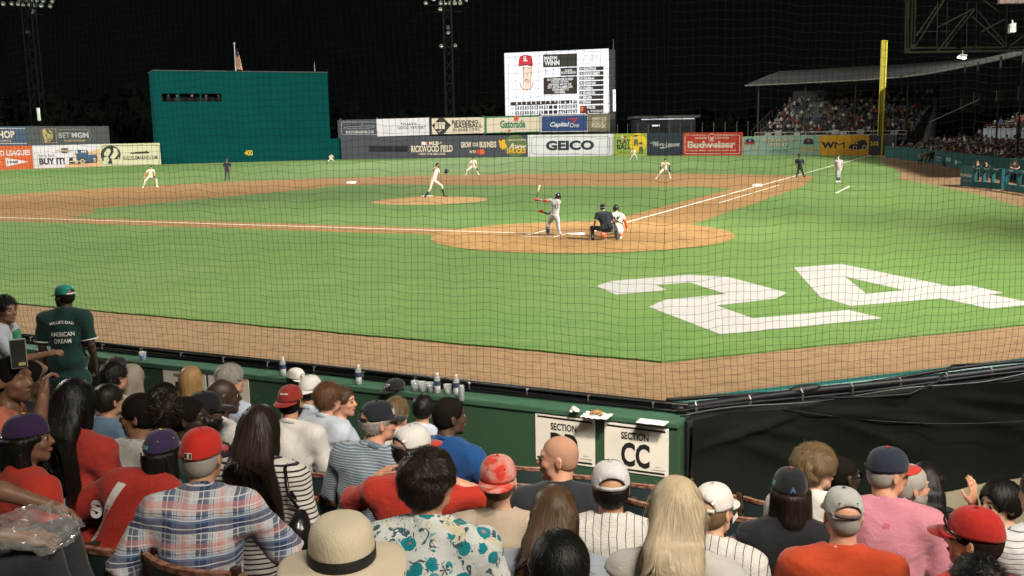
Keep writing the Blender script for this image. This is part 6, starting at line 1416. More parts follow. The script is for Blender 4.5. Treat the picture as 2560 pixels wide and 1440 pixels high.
    if cap.get('holes'):
        mb = MB()
        for k in range(6):
            a = math.pi / 6 + k * math.pi / 3; zz = hh * .62; tt = math.asin(.62 ** (1 / 1.08)) / (math.pi / 2); rr = math.cos(tt * math.pi / 2) ** .62 * 1.05; p = T0 + Rc @ (A(math.sin(a) * rr * .0865, math.cos(a) * rr * .1065, 0) * sx + A(0, 0, zz)); nn = Rc @ A(math.sin(a), math.cos(a), .7); nn /= np.linalg.norm(nn); u = np.cross(nn, Rc[:, 2]); u /= np.linalg.norm(u); mb.lathe([(.0042, 0), (.0036, .0022), (.001, .0025)], 7, p, (u, np.cross(nn, u), nn))
        mb.build('eyelet', cloth(cap['name'] + '_eyelet', cap['holes']), o, True)
    return o

def face_bits(root, c, R, s, hcol='dark', brow=True, glasses=None, beard=None, seed=0):
    T = lambda x, y, z: c + R @ (A(x, y, z) * s)
    for i in (-1, 1):
        mb = MB(); mb.lathe([(.0115 * math.sin(a), .0115 * math.cos(a)) for a in np.linspace(.02, 3.1, 8)], 10, T(i * .031, .0775, .006), (R[:, 0], R[:, 2], R[:, 1]))
        o = mb.build('eye', [eye_w, eye_d], root, True)
        for p in o.data.polygons: p.material_index = 1 if p.index < 30 else 0
        if brow:
            mb = MB(); mb.tube([T(i * .013, .088, .026), T(i * .032, .085, .032), T(i * .050, .068, .027)], [.004, .0045, .002], 5); mb.build('eyebrow', M('brow_' + hcol, HAIRB.get(hcol, (.02, .013, .008)), .8), root, True)
    mb = MB(); mb.tube([T(-.023, .083, -.0615), T(-.010, .0925, -.0585), T(0, .0925, -.060), T(.010, .0925, -.0585), T(.023, .083, -.0615)], [.002, .0052, .0046, .0052, .002], 6); mb.tube([T(-.02, .083, -.064), T(0, .0905, -.0675), T(.02, .083, -.064)], [.002, .006, .002], 6)
    mb.build('lips', root.get('_lip') and bpy.data.materials[root['_lip']] or M('lips', (.26, .095, .075), .45), root, True)
    if glasses:
        mb = MB(); fr = lens_dark if glasses == 'sun' else wire_m
        for i in (-1, 1):
            ring = [T(i * .033 + .023 * math.cos(a), .104 - abs(.03 * math.cos(a)) * .25 , .004 + .018 * math.sin(a)) for a in np.linspace(0, 6.283, 15)]
            mb.tube(ring, .0022, 5); mb.tube([T(i * .056, .097, .008), T(i * .076, .03, .010), T(i * .082, -.012, .006)], .0022, 5)
            if glasses == 'sun': mb.add([ring[k] for k in range(14)], [tuple(range(14))])
        mb.tube([T(-.011, .106, .008), T(.011, .106, .008)], .0022, 5); mb.build('glasses', fr, root)
    if beard:
        g = Grid(c - A(.14, .14, .17), c + A(.14, .14, .1), .0085); g.ell(T(0, .028, -.050), A(.064, .066, .072) * s, R, .02); g.cap(T(-.05, .01, -.055), T(0, .062, -.098), .024 * s, .026 * s, .02); g.cap(T(.05, .01, -.055), T(0, .062, -.098), .024 * s, .026 * s, .02)
        g.ell(T(0, .10, -.01), A(.066, .07, .043) * s, R, .008, 's'); g.ell(T(0, .095, -.0615), A(.022, .02, .010) * s, R, .004, 's'); g.plane(T(0, 0, -.012), R[:, 2]); v, f = g.mesh(); rs = np.random.RandomState(seed); n = 700
        i = rs.randint(0, len(v), n); fld = lambda P, N, t: A(0, 0, -1) + rs.normal(0, .4, (n, 3)); hair_mesh('beard', [(v, f, .2), ribbons(g, v[i].copy(), fld, rs.uniform(.006, .014, n), 3, .003, .004, rs)], hairm(beard), root)
HAIRB = dict(black=(.008, .006, .005), dark=(.015, .01, .007), brown=(.04, .024, .013), sandy=(.14, .09, .05), grey=(.28, .26, .24), blond=(.2, .13, .07))

def ring_band(name, c, ax, rx, ry, w, th, mat, parent, n=22):
    mb = MB(); x, y, z = ax; q = []
    for i in range(n):
        a = 2 * math.pi * i / n; e = x * rx * math.cos(a) + y * ry * math.sin(a); e1 = e * (1 + th / max(rx, ry)); q += [c + e - z * w / 2, c + e1 - z * w / 2, c + e1 + z * w / 2, c + e + z * w / 2]
    f = []
    for i in range(n):
        a, b = i * 4, (i + 1) % n * 4
        for k in range(4): f.append((a + k, b + k, b + (k + 1) % 4, a + (k + 1) % 4))
    mb.add(q, f); return mb.build(name, mat, parent, True)

def decal(parent, v, f, txt, centre, right, upv, w, h, mat, bold=.03, off=.003, name='lettering', arc=0.0, bvh=None):
    """print text on a garment: projected along the plane normal"""
    bvh = bvh or BVHTree.FromPolygons([tuple(p) for p in v], [tuple(int(i) for i in q) for q in f]); uv, tf = textmesh(txt, bold, lead=1.1, align='CENTER')
    right = right / np.linalg.norm(right); upv = upv - right * (upv @ right); upv /= np.linalg.norm(upv); nrm = np.cross(right, upv); out = []
    for u, t in uv:
        p = centre + right * (u - .5) * w + upv * ((t - .5) * h + arc * (1 - (2 * u - 1) ** 2)); hit = bvh.ray_cast(Vector(p + nrm * .35), Vector(-nrm), .8)
        out.append(tuple((np.array(hit[0]) if hit[0] else p) + nrm * off))
    me = bpy.data.meshes.new(name); me.from_pydata(out, [], tf); return link(name, me, mat, parent), bvh

# =================================================================== putting a person together
def make_person(root, J, o, seed, fine=1.0):
    """J: joints in the person's space (x right, y forward, z up)"""
    sk = skin(o['skin']); w = o.get('w', 1.0); dp = o.get('dp', w); hs = o.get('hs', 1.0); ts = o.get('ts', 1.0)
    pel, nk, hd, R = J['pel'], J['neck'], J['head'], J['R']; L = np.linalg.norm(nk - pel); sp = (nk - pel) / L
    rx = J['shR'] - J['shL']; rx = rx - sp * (rx @ sp); rx /= np.linalg.norm(rx); fw = np.cross(sp, rx); Rt = np.stack([rx, fw, sp], 1)
    def torso(g, e, k=.05):
        g.ell(pel + sp * L * .66 - fw * .005, A(.158 * w + e, .112 * dp + e, .20 * ts + e), Rt, k); g.ell(pel + sp * L * .30 + fw * .012, A(.142 * w + e, .112 * dp + e, .19 * ts + e), Rt, k); g.ell(pel + sp * .01, A(.170 * w + e, .125 * dp + e, .115 * ts + e), Rt, k)
        for S_, sg in (('shL', -1), ('shR', 1)):
            sh = J[S_]; m = nk - sp * .035 + rx * sg * .045; g.cap(m, sh, .060 * ts + e, .052 * ts + e, .04); g.cap(nk + sp * .015, nk * .5 + sh * .5 + sp * .005, .048 * ts + e, .044 * ts + e, .035)
            g.ell(sh * .82 + (pel + sp * L * .72) * .18 - fw * .025, A(.070 + e, .060 + e, .080 + e) * ts, Rt, .05)
    pts = [pel, nk, hd] + [J[k] for k in ('shL', 'shR', 'elL', 'elR', 'wrL', 'wrR')]; lo = np.min(pts, 0) - .22; hi = np.max(pts, 0) + .22
    # --- skin: one body
    g = Grid(lo, hi, .0185 * fine); torso(g, -.016)
    g.cap(nk - sp * .05, hd + R @ (A(0, -.03, -.07) * hs), .058 * hs * o.get('nw', 1), .055 * hs * o.get('nw', 1), .03)
    for s_ in 'LR':
        a, b, c = J['sh' + s_], J['el' + s_], J['wr' + s_]; q = o.get('aw', 1.0)
        g.cap(a, b, .049 * q, .040 * q, .02); g.cap(b, b * .72 + c * .28, .040 * q, .042 * q, .015); g.cap(b * .72 + c * .28, c, .042 * q, .0275 * q, .015)
    V, F = g.mesh(); n0 = len(V)
    gh = Grid(hd - A(.125, .14, .19) * max(1, hs), hd + A(.125, .145, .15) * max(1, hs), .0086 * (fine if fine <= 1 else fine * 1.15)); head_shape(gh, hd, R, hs, o.get('fem', False), o.get('nose', 1.0))
    gh.cap(nk - sp * .02, hd + R @ (A(0, -.03, -.07) * hs), .0565 * hs * o.get('nw', 1), .054 * hs * o.get('nw', 1), .025); v2, f2 = gh.mesh(); F = np.concatenate([F, f2 + n0]); V = np.concatenate([V, v2])
    for s_ in 'LR':
        a, b = J['el' + s_], J['wr' + s_]; d = b - a; d /= np.linalg.norm(d); hdir = J.get('hd' + s_, d); hn = J.get('hn' + s_, fw * .3 - sp + rx * (0.4 if s_ == 'L' else -.4)); hsz = o.get('hand', 1.0)
        gg = Grid(b - A(.21, .21, .21) * hsz, b + A(.21, .21, .21) * hsz, .0074 * max(1, fine * .8)); gg.cap(b - d * .05, b + hdir * .03, .030 * o.get('aw', 1), .026 * o.get('aw', 1), .01); hand_shape(gg, b, np.asarray(hdir, float), np.asarray(hn, float), hsz, J.get('cu' + s_, .7), 1.0, s_ == 'L'); v3, f3 = gg.mesh()
        F = np.concatenate([F, f3 + len(V)]); V = np.concatenate([V, v3])
    link('body', npmesh('body', V, F), sk, root)
    # --- top
    lo_s = lo.copy(); lo_s[2] = min(lo[2], pel[2] - o.get('hem', .10) - .05); g = Grid(lo_s, hi, .0160 * fine); e = o.get('loose', .008); torso(g, e); hm = o.get('hem', .10)
    if hm > .12: g.ell(pel - sp * (hm - .06), A(.185 * w + e, .140 * dp + e, .16), Rt, .06)
    sl = o.get('sleeve', .62)
    for s_, sg in (('L', -1), ('R', 1)):
        a, b, c = J['sh' + s_], J['el' + s_], J['wr' + s_]; q = o.get('aw', 1.0)
        if sl <= 1: g.cap(a, a + (b - a) * (sl + .2), (.060 + e * .6) * q, (.056 + e * 1.2) * q, .03)
        else: g.cap(a, b, (.058 + e * .5) * q, .050 * q + e * .5, .03); g.cap(b, b + (c - b) * (sl - 1), .049 * q + e * .4, .038 * q + e * .4, .02)
    if sl > 0: g.wrinkle(o.get('wr', .0042), 17, seed); g.wrinkle(o.get('wr', .0042) * .5, 36, seed + 9)
    for s_ in 'LR':                       # sleeve ends
        a, b, c = J['sh' + s_], J['el' + s_], J['wr' + s_]
        if sl <= 1:
            d = (b - a) / np.linalg.norm(b - a); end = a + (b - a) * sl
            sb, X = g.box(np.minimum(end, b) - .10, np.maximum(end, b + (b - a) * .2) + .10)
            if sb is not None:
                pl = -((X[0] - end[0]) * d[0] + (X[1] - end[1]) * d[1] + (X[2] - end[2]) * d[2]); near = np.sqrt((X[0] - end[0]) ** 2 + (X[1] - end[1]) ** 2 + (X[2] - end[2]) ** 2)
                ax_d = np.sqrt(np.maximum(near ** 2 - pl ** 2, 0)); g.d[sb] = np.where((ax_d < .095) & (pl < .0) & (near < .2), np.maximum(g.d[sb], -pl), g.d[sb])
    g.cap(nk - sp * .01 + fw * .012, nk + sp * .2 + fw * .05, .062 * hs, .09, .012, 's'); g.ell(nk + fw * .055 - sp * .02, A(.055, .05, .06), Rt, .015, 's')
    g.plane(pel - sp * o.get('hem', .10), -sp)
    sv, sf = g.mesh(); sm = o['top']; so = link(o.get('topname', 'shirt'), npmesh('shirt', sv, sf), sm, root); bvh = None
    if o.get('collar') is not None:
        cm = o['collar']; t = fw * .42 + sp; t /= np.linalg.norm(t); y = np.cross(t, rx); o2 = ring_band('collar', nk + sp * .018 + fw * .004, (rx, y, t), .067 * hs, .070 * hs, o.get('collar_w', .034), .005, cm, root)
    if o.get('cuff') is not None:
        for s_ in 'LR':
            a, b = J['sh' + s_], J['el' + s_]; d = (b - a) / np.linalg.norm(b - a); x = np.cross(d, fw); x /= np.linalg.norm(x); q = o.get('aw', 1.0)
            for m_, off, wd in o['cuff']: ring_band('sleeve_trim', a + (b - a) * sl - d * off, (x, np.cross(d, x), d), (.0585 + e * 1.2) * q, (.0585 + e * 1.2) * q, wd, .003, m_, root)
    # --- trousers, shoes
    tm = o.get('trousers'); sock = o.get('sock')
    if tm is not None:
        lo2 = np.min([pel, J['knL'], J['knR'], J['anL'], J['anR']], 0) - .2; hi2 = np.max([pel, J['knL'], J['knR'], J['anL'], J['anR']], 0) + .2
        g = Grid(lo2, hi2, .028 * (1 if fine <= 1 else fine * .8)); g.ell(pel - A(0, 0, .01), A(.168 * w, .128 * dp, .12), Rt, .04)
        for s_, sg in (('L', -1), ('R', 1)):
            h = J.get('hip' + s_, pel + rx * sg * .09 - A(0, 0, .03)); k_, a = J['kn' + s_], J['an' + s_]; q = o.get('lw', 1.0); cut = o.get('cut', 1.0); g.cap(h, k_, .092 * q, .066 * q, .035); g.cap(k_, k_ + (a - k_) * cut, .066 * q, (.066 - .014 * cut) * q, .02)
        g.wrinkle(.0035, 15, seed + 3); v, f = g.mesh(); link('trousers', npmesh('trousers', v, f), tm, root)
        for s_, sg in (('L', -1), ('R', 1)):
            k_, a = J['kn' + s_], J['an' + s_]
            if sock is not None and o.get('cut', 1) < 1:
                mb = MB(); q = o.get('lw', 1.0); mb.tube([k_ + (a - k_) * (o['cut'] - .05), k_ * .45 + a * .55, a], [.058 * q, .055 * q, .040 * q], 10); mb.build('sock', sock, root, True)
            td = J.get('toe' + s_, A(fw[0], fw[1], 0)); td = td / np.linalg.norm(td); z = A(0, 0, 1); z = z - td * (z @ td); z /= np.linalg.norm(z); gs = Grid(a - A(.24, .24, .16), a + A(.24, .24, .12), .026); Rs = np.stack([np.cross(td, z), td, z], 1)
            gs.ell(a + td * .075 - z * .045, A(.047, .135, .04), Rs, .02); gs.cap(a + z * .02, a - z * .04, .05, .055, .02); gs.plane(a - z * .078, -z); v, f = gs.mesh(); link('shoe', npmesh('shoe', v, f), o.get('shoe') or M('shoe_dark', (.03, .03, .032), .6), root)
    # --- head things
    if o.get('show'): face_bits(root, hd, R, hs, o.get('brow', 'dark'), True, o.get('glasses'), o.get('beard'), seed)
    elif o.get('glasses') or o.get('beard'): face_bits(root, hd, R, hs, o.get('brow', 'dark'), True, o.get('glasses'), o.get('beard'), seed)
    if o.get('hair'):
        def back(z):
            t = (z - pel[2]) / max(.05, nk[2] - pel[2]); p = pel + (nk - pel) * np.clip(t, -.2, 1.3); return p[:2] - fw[:2] * (.150 * dp + .030 + o.get('loose', .008) * .6 if t < 1 else .112)
        make_hair(root, hd, R, hs, dict(o['hair'], capped=bool(o.get('cap')) and not o.get('cap_over')), seed, back)
    if o.get('cap'): make_cap(root, hd, R, hs, o['cap'], seed)
    return dict(sv=sv, sf=sf, fw=fw, rx=rx, sp=sp, pel=pel, nk=nk, L=L, hd=hd, R=R)

ARMS = dict(rest=((.055, .06, -.27), (-.07, .23, -.02)), down=((.045, -.01, -.285), (.0, .10, -.24)), lap=((.06, .05, -.27), (-.13, .20, -.06)), fold=((.05, .10, -.26), (-.24, .10, .04)), chin=((.04, .14, -.24), (-.08, .10, .22)), back_up=((.22, .05, .06), (-.20, -.06, .12)))
SEATS = []
YAWC = math.atan2(CD[1], CD[0])
def figure(label, x, y, d=None, D=None, face=0., bf=None, lean=6, side=0, hp=0, hr=0, tall=None, arms='lap', armL=None, armR=None, seat=True, group='spectators in the near seats', sw=.19, zoff=0., floor=None, twist=0, **o):
    """x, y: pixel of the head's middle; d: distance behind the wall or D: depth; face / bf: where head and body face, degrees right of the view direction"""
    T = onX(x, y, XI - d) if d is not None else atD(x, y, D)
    dd = XI - T[0]; bf = 25 if bf is None else bf; rz = YAWC - R_(bf) - math.pi / 2; fl = floor_z(max(dd, .8)) if floor is None else floor
    hs = o.get('hs', 1.0); le, si = R_(lean), R_(side); dirv = A(math.sin(si), math.sin(le) * math.cos(si), math.cos(le) * math.cos(si)); hoff = dirv * .06 + A(0, .035 + .02 * math.sin(le), .098) * hs
    if seat:
        pz = .52; Ls = (T[2] - fl - pz - hoff[2]) / dirv[2]; Lc = min(max(Ls, .43), .60); fl += (Ls - Lc) * dirv[2]; Ls = Lc
    else:
        Ls = .52; H = pz = (tall or 1.75) * .535; fl = T[2] - (pz + Ls * dirv[2] + hoff[2])
    pel = A(0, 0, pz); nk = pel + dirv * Ls; hd = nk + hoff; c, s = math.cos(rz), math.sin(rz)
    loc = A(T[0] - (c * hd[0] - s * hd[1]), T[1] - (s * hd[0] + c * hd[1]), fl)
    root = empty('person', tuple(loc), rz, label, 'person', group)
    tw = R_(twist); rxv = A(math.cos(tw), math.sin(tw), 0); rxv = rxv - dirv * (rxv @ dirv); rxv /= np.linalg.norm(rxv); fwv = np.cross(dirv, rxv); W_ = sw * o.get('w', 1.0) ** .5
    J = dict(pel=pel, neck=nk, head=hd, R=rotm(R_(bf - face), R_(hp), R_(hr)))
    for S_, sg, cus in (('L', -1, armL), ('R', 1, armR)):
        sh = nk - dirv * .062 + rxv * sg * W_; J['sh' + S_] = sh; e, w_ = cus[:2] if isinstance(cus, tuple) else ARMS[cus or arms]
        f = lambda q: rxv * (q[0] * sg) + fwv * q[1] + dirv * q[2]
        J['el' + S_] = sh + f(e); J['wr' + S_] = J['el' + S_] + f(w_)
        if isinstance(cus, tuple) and len(cus) > 2:
            for kk, vv in cus[2].items(): J[kk + S_] = (rxv * (vv[0] * sg) + fwv * vv[1] + dirv * vv[2]) if not np.isscalar(vv) else vv
    for S_, sg in (('L', -1), ('R', 1)):
        if seat: J['kn' + S_] = A(sg * .13, .43, .50); J['an' + S_] = A(sg * .12, .42, .09)
        else: J['kn' + S_] = A(sg * .10, .02, pz * .52); J['an' + S_] = A(sg * .11, -.02, .085)
        if 'legs' in o: J['kn' + S_] = A(*o['legs'][0]) * A(sg, 1, 1); J['an' + S_] = A(*o['legs'][1]) * A(sg, 1, 1)
    o.setdefault('trousers', cloth('trousers_dark', (.02, .022, .03)))
    seed = (int(x * 7 + y * 13)) % 9973
    P = make_person(root, J, o, seed, 1.0 if D is None or D < 20 else 2.2); P['root'] = root
    if seat and not o.get('noseat'):
        SEATS.append((loc[1], round((dd - .8) / .8), loc, ' '.join(label.replace('person ', '', 1).split()[:7])))
    return P

# ------------------------------------------------------------------ stadium seats
seat_b = NG('seat_slat_paint', .6, .3); _a = seat_b.noise(9, 5); _b2 = seat_b.noise(2.5, 4); seat_back_m = seat_b.out(seat_b.mix(seat_b.ramp(_a, .62, .72), seat_b.mix(_b2, (.022, .040, .042), (.036, .058, .060)), (.10, .04, .025)))
seat_r = NG('seat_rim_worn', .55, .3); _a = seat_r.noise(26, 5); seat_rim_m = seat_r.out(seat_r.mix(seat_r.ramp(_a, .38, .62), (.13, .035, .022), (.36, .20, .14)))
iron_m = M('seat_iron', (.10, .055, .03), .45, .5, var=.4, scale=14)
def seat_meshes():
    out = {}; n = 13; W2 = .235
    arc = lambda t: (W2 * t, -.055 * (1 - t * t))              # curved back, hollow towards the sitter (facing +y)
    def slab_(z0, z1, th, y0, y1, inset=0.):
        mb = MB(); q = []
        for i in range(n):
            t = -1 + 2 * i / (n - 1); x, y = arc(t * (1 - inset))
            for (z, yy) in ((z0, y0), (z1, y1)): q += [(x, y + yy, z), (x, y + yy - th, z)]
        f = []
        for i in range(n - 1):
            b = i * 4; f += [(b, b + 2, b + 6, b + 4), (b + 1, b + 5, b + 7, b + 3), (b + 2, b + 3, b + 7, b + 6), (b, b + 4, b + 5, b + 1)]
        f += [(0, 1, 3, 2), ((n - 1) * 4, (n - 1) * 4 + 2, (n - 1) * 4 + 3, (n - 1) * 4 + 1)]; mb.add(q, f); return mb
    out['backrest'] = (slab_(.46, .795, .018, .0, -.06), seat_back_m); out['rim'] = (slab_(.795, .822, .030, -.052, -.057), seat_rim_m); out['slat_edge'] = (slab_(.622, .634, .0215, -.028, -.030), seat_rim_m)
    mb = MB(); mb.box((0, .22, .445), (.45, .38, .022)); mb.box((0, .41, .437), (.45, .03, .03)); out['seat_pan'] = (mb, seat_back_m)
    mb = MB(); x = .247
    for a, b in (((x, -.05, .80), (x, .02, .42)), ((x, .02, .42), (x, -.02, .02)), ((x, -.035, .63), (x, .30, .655)), ((x, .30, .655), (x, .335, .60)), ((x, .335, .60), (x, .30, .43)), ((x, .02, .42), (x, .31, .43)), ((x, .30, .43), (x, .34, .02))): mb.beam(a, b, .026, .032, (1, 0, 0))
    mb.box((x, -.055, .805), (.036, .03, .06)); out['arm_frame'] = (mb, iron_m)
    mb = MB(); mb.box((x, .15, .672), (.05, .30, .022)); out['armrest'] = (mb, M('armrest_dark', (.03, .032, .032), .4, var=.3, scale=20))
    return {k: (v[0], v[1]) for k, v in out.items()}
def build_seats():
    parts = {}
    for k, (mb, m) in seat_meshes().items():
        me = bpy.data.meshes.new(k); me.from_pydata(mb.v, [], mb.f); me.materials.append(m); me.update(); parts[k] = me
    rows = {}
    for y, r, loc, lb in SEATS: rows.setdefault(max(0, r), []).append(loc)
    used = {}
    for r in range(0, 7):
        occ = sorted(l[1] for l in rows.get(r, [])); X = XI - (.8 + .8 * r) - .17; z = 0.0 if r == 0 else .185 * r
        ys = list(np.arange(-14.5, 3.2, .52) + .13 * r)
        for y in ys:
            P = A(X, y, z)
            if not in_frame(P + A(0, 0, .82), 30): continue
            near = min([abs(y - o) for o in occ] or [9])
            ps = min(SEATS, key=lambda q: abs(q[0] - y) + abs(q[2][0] - X) * 1.6); sd = 'under' if near < .3 else ('left' if y > ps[0] else 'right'); rank = used.get((r, ps[3], sd), 0); used[(r, ps[3], sd)] = rank + 1; wd = ps[3].split()
            while wd and wd[-1] in ('a', 'and', 'in', 'with', 'over', 'the', 'dark', 'pale', 'of', 'very', 'to', 'long'): wd.pop()
            txt = '%sseat under the person %s' % (('', 'side ')[min(rank, 1)], ' '.join(wd)) if near < .3 else '%sseat, row %s from wall, %s of person %s' % (('', 'second ', 'third ', 'fourth ', 'fifth ', 'sixth ')[min(rank, 5)], ('one', 'two', 'three', 'four', 'five', 'six', 'seven')[r], sd, ' '.join(wd))
            root = empty('stadium_seat', (X, y, z), -math.pi / 2, txt, 'seat', 'curved wooden stadium seats in the near rows')
            for k, me in parts.items():
                c = bpy.data.objects.new(k, me); COL.objects.link(c); c.parent = root

# =================================================================== the near spectators, one by one
def K(*c): return tuple(c)
wht = cloth('white_knit', (.56, .54, .51)); wht2 = cloth('white_polo', (.58, .56, .54), 'hstripe', period=.008, width=.003, c2=(.50, .48, .47)); redj = cloth('red_jersey', (.42, .035, .02)); redt = cloth('red_tee', (.40, .030, .018)); gry = cloth('grey_tee', (.36, .35, .34))
blk = cloth('black_tee', (.012, .012, .015)); ltb = cloth('light_blue_shirt', (.42, .47, .56)); jean = cloth('blue_denim', (.13, .20, .30)); jeanw = cloth('blue_jeans', (.10, .16, .25)); greyjean = cloth('grey_jeans', (.032, .034, .038)); khaki = cloth('khaki', (.30, .26, .19))
trimw = cloth('trim_white', (.6, .59, .56)); trimk = cloth('trim_black', (.012, .012, .014)); trimr = cloth('trim_maroon', (.16, .02, .02)); inkw = M('print_white', (.62, .62, .60), .7, var=0); inkk = M('print_black', (.012, .012, .014), .7, var=0); inkt = M('print_teal', (.12, .4, .42), .7, var=0); inkr = M('print_red', (.5, .06, .03), .7, var=0); inkb = M('print_blue', (.05, .09, .2), .7, var=0)
def H(style, color, **k): return dict(style=style, color=color, **k)
NEAR = 'spectators in the near seats'
# ---- far left standing pair
P = figure('person standing in a dark green baseball jersey and green cap, back turned', 160, 742, D=10.1, face=-68, bf=-8, lean=2, seat=False, tall=1.86, skin='deep', top=cloth('dark_green_jersey', (.004, .024, .020)), loose=.022, hem=.26, sleeve=.80, w=1.08, dp=1.0, trousers=jean, arms='down', collar=trimw, collar_w=.012, cuff=[(trimw, .0, .012)], hair=H('buzz', 'black'), beard='black',
           cap=dict(name='green_cap', col=(.010, .17, .13), bcol=(.012, .18, .14), open=True, strap_col=(.5, .5, .45), holes=(.6, .6, .55)))
def back_text(P, txt, zf, w, h, mat, bold=.04, arc=0, bvh=None, off=.004):
    c = P['pel'] + (P['nk'] - P['pel']) * zf - P['fw'] * .14
    return decal(P['root'], P['sv'], P['sf'], txt, c, P['rx'], P['sp'], w, h, mat, bold, off, arc=arc, bvh=bvh)[1]
bv_ = back_text(P, "WILLIE'S DAD", .80, .24, .030, inkw, .015, .020); back_text(P, 'AMERICAN', .60, .235, .048, inkw, .018, 0, bv_); back_text(P, 'DREAM', .46, .165, .046, inkw, .018, 0, bv_)
P = figure('person with a dark puff bun in a light denim jacket over a green top', 16, 776, D=9.1, face=112, bf=80, lean=4, seat=False, tall=1.72, skin='brown', fem=True, top=cloth('pale_denim', (.34, .37, .42)), loose=.020, sleeve=1.25, hem=.18, trousers=jean, armR=((.05, .20, -.20), (.0, .24, .06)), armL=((.05, .05, -.26), (-.12, .2, -.05)), hair=H('afro', 'black', big=.8, fringe=.07))
face_bits(P['root'], P['hd'], P['R'], 1.0, 'black')
g_ = P; mb = MB(); c = P['pel'] + P['sp'] * P['L'] * .55 + P['fw'] * .115; mb.box(c, (.14, .05, .42), (P['rx'], P['fw'], P['sp'])); o = mb.build('green_top', cloth('green_blouse', (.02, .20, .10)), P['root']); bvm = o.modifiers.new('b', 'BEVEL'); bvm.width = .02; bvm.segments = 2
# ---- left block
P = figure('smiling child in a coral tee holding up a phone at the left edge', 34, 948, D=4.9, face=104, bf=70, lean=4, skin='brown', hs=.95, w=.88, ts=.92, sw=.165, top=cloth('coral_tee', (.55, .16, .09)), hair=H('buzz', 'black', vol=.008), armR=((.17, .16, -.03), (-.02, .03, .23), dict(hd=(-.55, .1, .8), hn=(-.5, .8, .2), cu=.9)), armL='lap')
ph = P; q = ph['root'].location; wr = atD(46, 884, 4.78)
r = empty('phone', tuple(wr), YAWC - math.pi / 2 + .5, "slim phone held up in the child's hand at the left edge", 'phone'); mb = MB(); mb.box((0, 0, 0), (.074, .009, .15)); o = mb.build('case', M('phone_case', (.55, .56, .56), .3, .6), r); o.modifiers.new('b', 'BEVEL').width = .006
mb = MB(); mb.box((0, -.0052, .0), (.066, .001, .138)); mb.build('screen', M('phone_glass', (.012, .013, .015), .12, var=0, spec=.8), r)
mb = MB(); mb.box((.012, -.006, -.052), (.03, .001, .016)); mb.build('picture', M('phone_pic', (.3, .26, .08), .3, emit=.2), r)
figure('person in a black polo mostly hidden behind the smiling child', 74, 950, D=6.1, face=62, bf=40, skin='dark', top=blk, hair=H('buzz', 'black'), armR=((.05, .12, -.24), (-.1, .12, .18)), show=1)
P = figure('girl in a purple cap worn backwards and a red jersey at the left edge', 74, 1098, D=4.55, face=72, bf=32, lean=8, skin='brown', fem=True, hs=.96, w=.92, sw=.17, top=redj, loose=.018, sleeve=.85, hair=H('bob', 'black', len=.16, n=900), show=1, hp=.10, collar=trimw, collar_w=.02, cuff=[(trimk, .03, .016), (trimw, .012, .016), (trimk, -.004, .014)], trousers=cloth('trousers_black', (.012, .012, .014)),
           cap=dict(name='purple_cap', col=(.030, .016, .060), back=True, bcol=(.03, .016, .06), under=(.50, .30, .02), open=False, button=(.5, .32, .02), bup=.10, tip=-.05, curve=.2, text=[('JN', 1.75, .036, .055, .036, inkw)]))
c = P['nk'] + P['rx'] * .19 - P['sp'] * .16; decal(P['root'], P['sv'], P['sf'], 'B B\nM', c, P['rx'] * .35 - P['fw'] * .94, P['sp'], .10, .10, inkk, .06)
P = figure('person with very long wavy black hair over a red top', 190, 1010, D=4.98, face=2, bf=14, lean=10, skin='tan', fem=True, w=.95, top=cloth('red_blouse', (.36, .035, .025)), loose=.012, sleeve=.75, hair=H('wavy', 'black', len=.60, w=.14, side=.06, n=3400, wave=.008, vol=.022))
figure('person with a bald spot and a faded blue denim shirt, back turned', 275, 1002, D=6.9, face=34, bf=24, skin='tan', top=jean, loose=.014, sleeve=1.6, hair=H('short', 'dark', len=.03, n=900), collar=jean, w=1.05, show=1)
mb = MB()
figure('person with short curly dark hair in a white and red shirt by the wall', 288, 942, D=7.9, face=30, bf=26, skin='ruddy', top=cloth('white_red_check', (.56, .52, .50), 'vstripe', period=.02, width=.006, c2=(.45, .10, .08)), hair=H('curly', 'black', len=.03, vol=.016), collar=wht, show=1)
figure('person in a dark cap with sunglasses on top, nearest the gate', 294, 926, D=8.7, face=18, bf=24, skin='tan', top=cloth('maroon_tee', (.09, .02, .02)), hair=H('short', 'dark', len=.02, n=500), cap=dict(name='charcoal_cap', col=(.016, .016, .018)))
mb = MB()
figure('person with wavy ash grey hair beside the curly haired person', 332, 948, D=8.25, face=8, bf=22, skin='light', fem=True, w=.9, top=wht, hair=H('bob', 'ash', len=.19, n=1300, wave=.006, vol=.018))
P = figure('girl with a big curly ponytail puff turned left in a grey tee', 346, 1040, D=5.35, face=-88, bf=12, hp=.28, lean=8, skin='brown', fem=True, w=.88, sw=.168, top=cloth('pale_grey_tee', (.34, .35, .34)), loose=.012, hair=H('buzz', 'black', vol=.012), show=1, brow='black')
def puff(P, off, r, col, seed, n=1500):
    c = P['hd'] + P['R'] @ A(*off); g = Grid(c - r - .06, c + r + .06, .010); g.ell(c, A(r, r, r * 1.1), None, .01); g.wrinkle(.006, 60, seed); v, f = g.mesh(); rs = np.random.RandomState(seed); i = rs.randint(0, len(v), n); rv = rs.normal(0, 1, (n, 3)); fld = lambda Q, N, t: rv + N * .8
    hair_mesh('ponytail', [(v, f, .1), ribbons(g, v[i].copy(), fld, rs.uniform(.02, .05, n), 5, .0036, .02, rs, .007, 220, follow=False)], hairm(col), P['root'])
puff(P, (0.02, -.135, .03), .088, 'dark', 5)
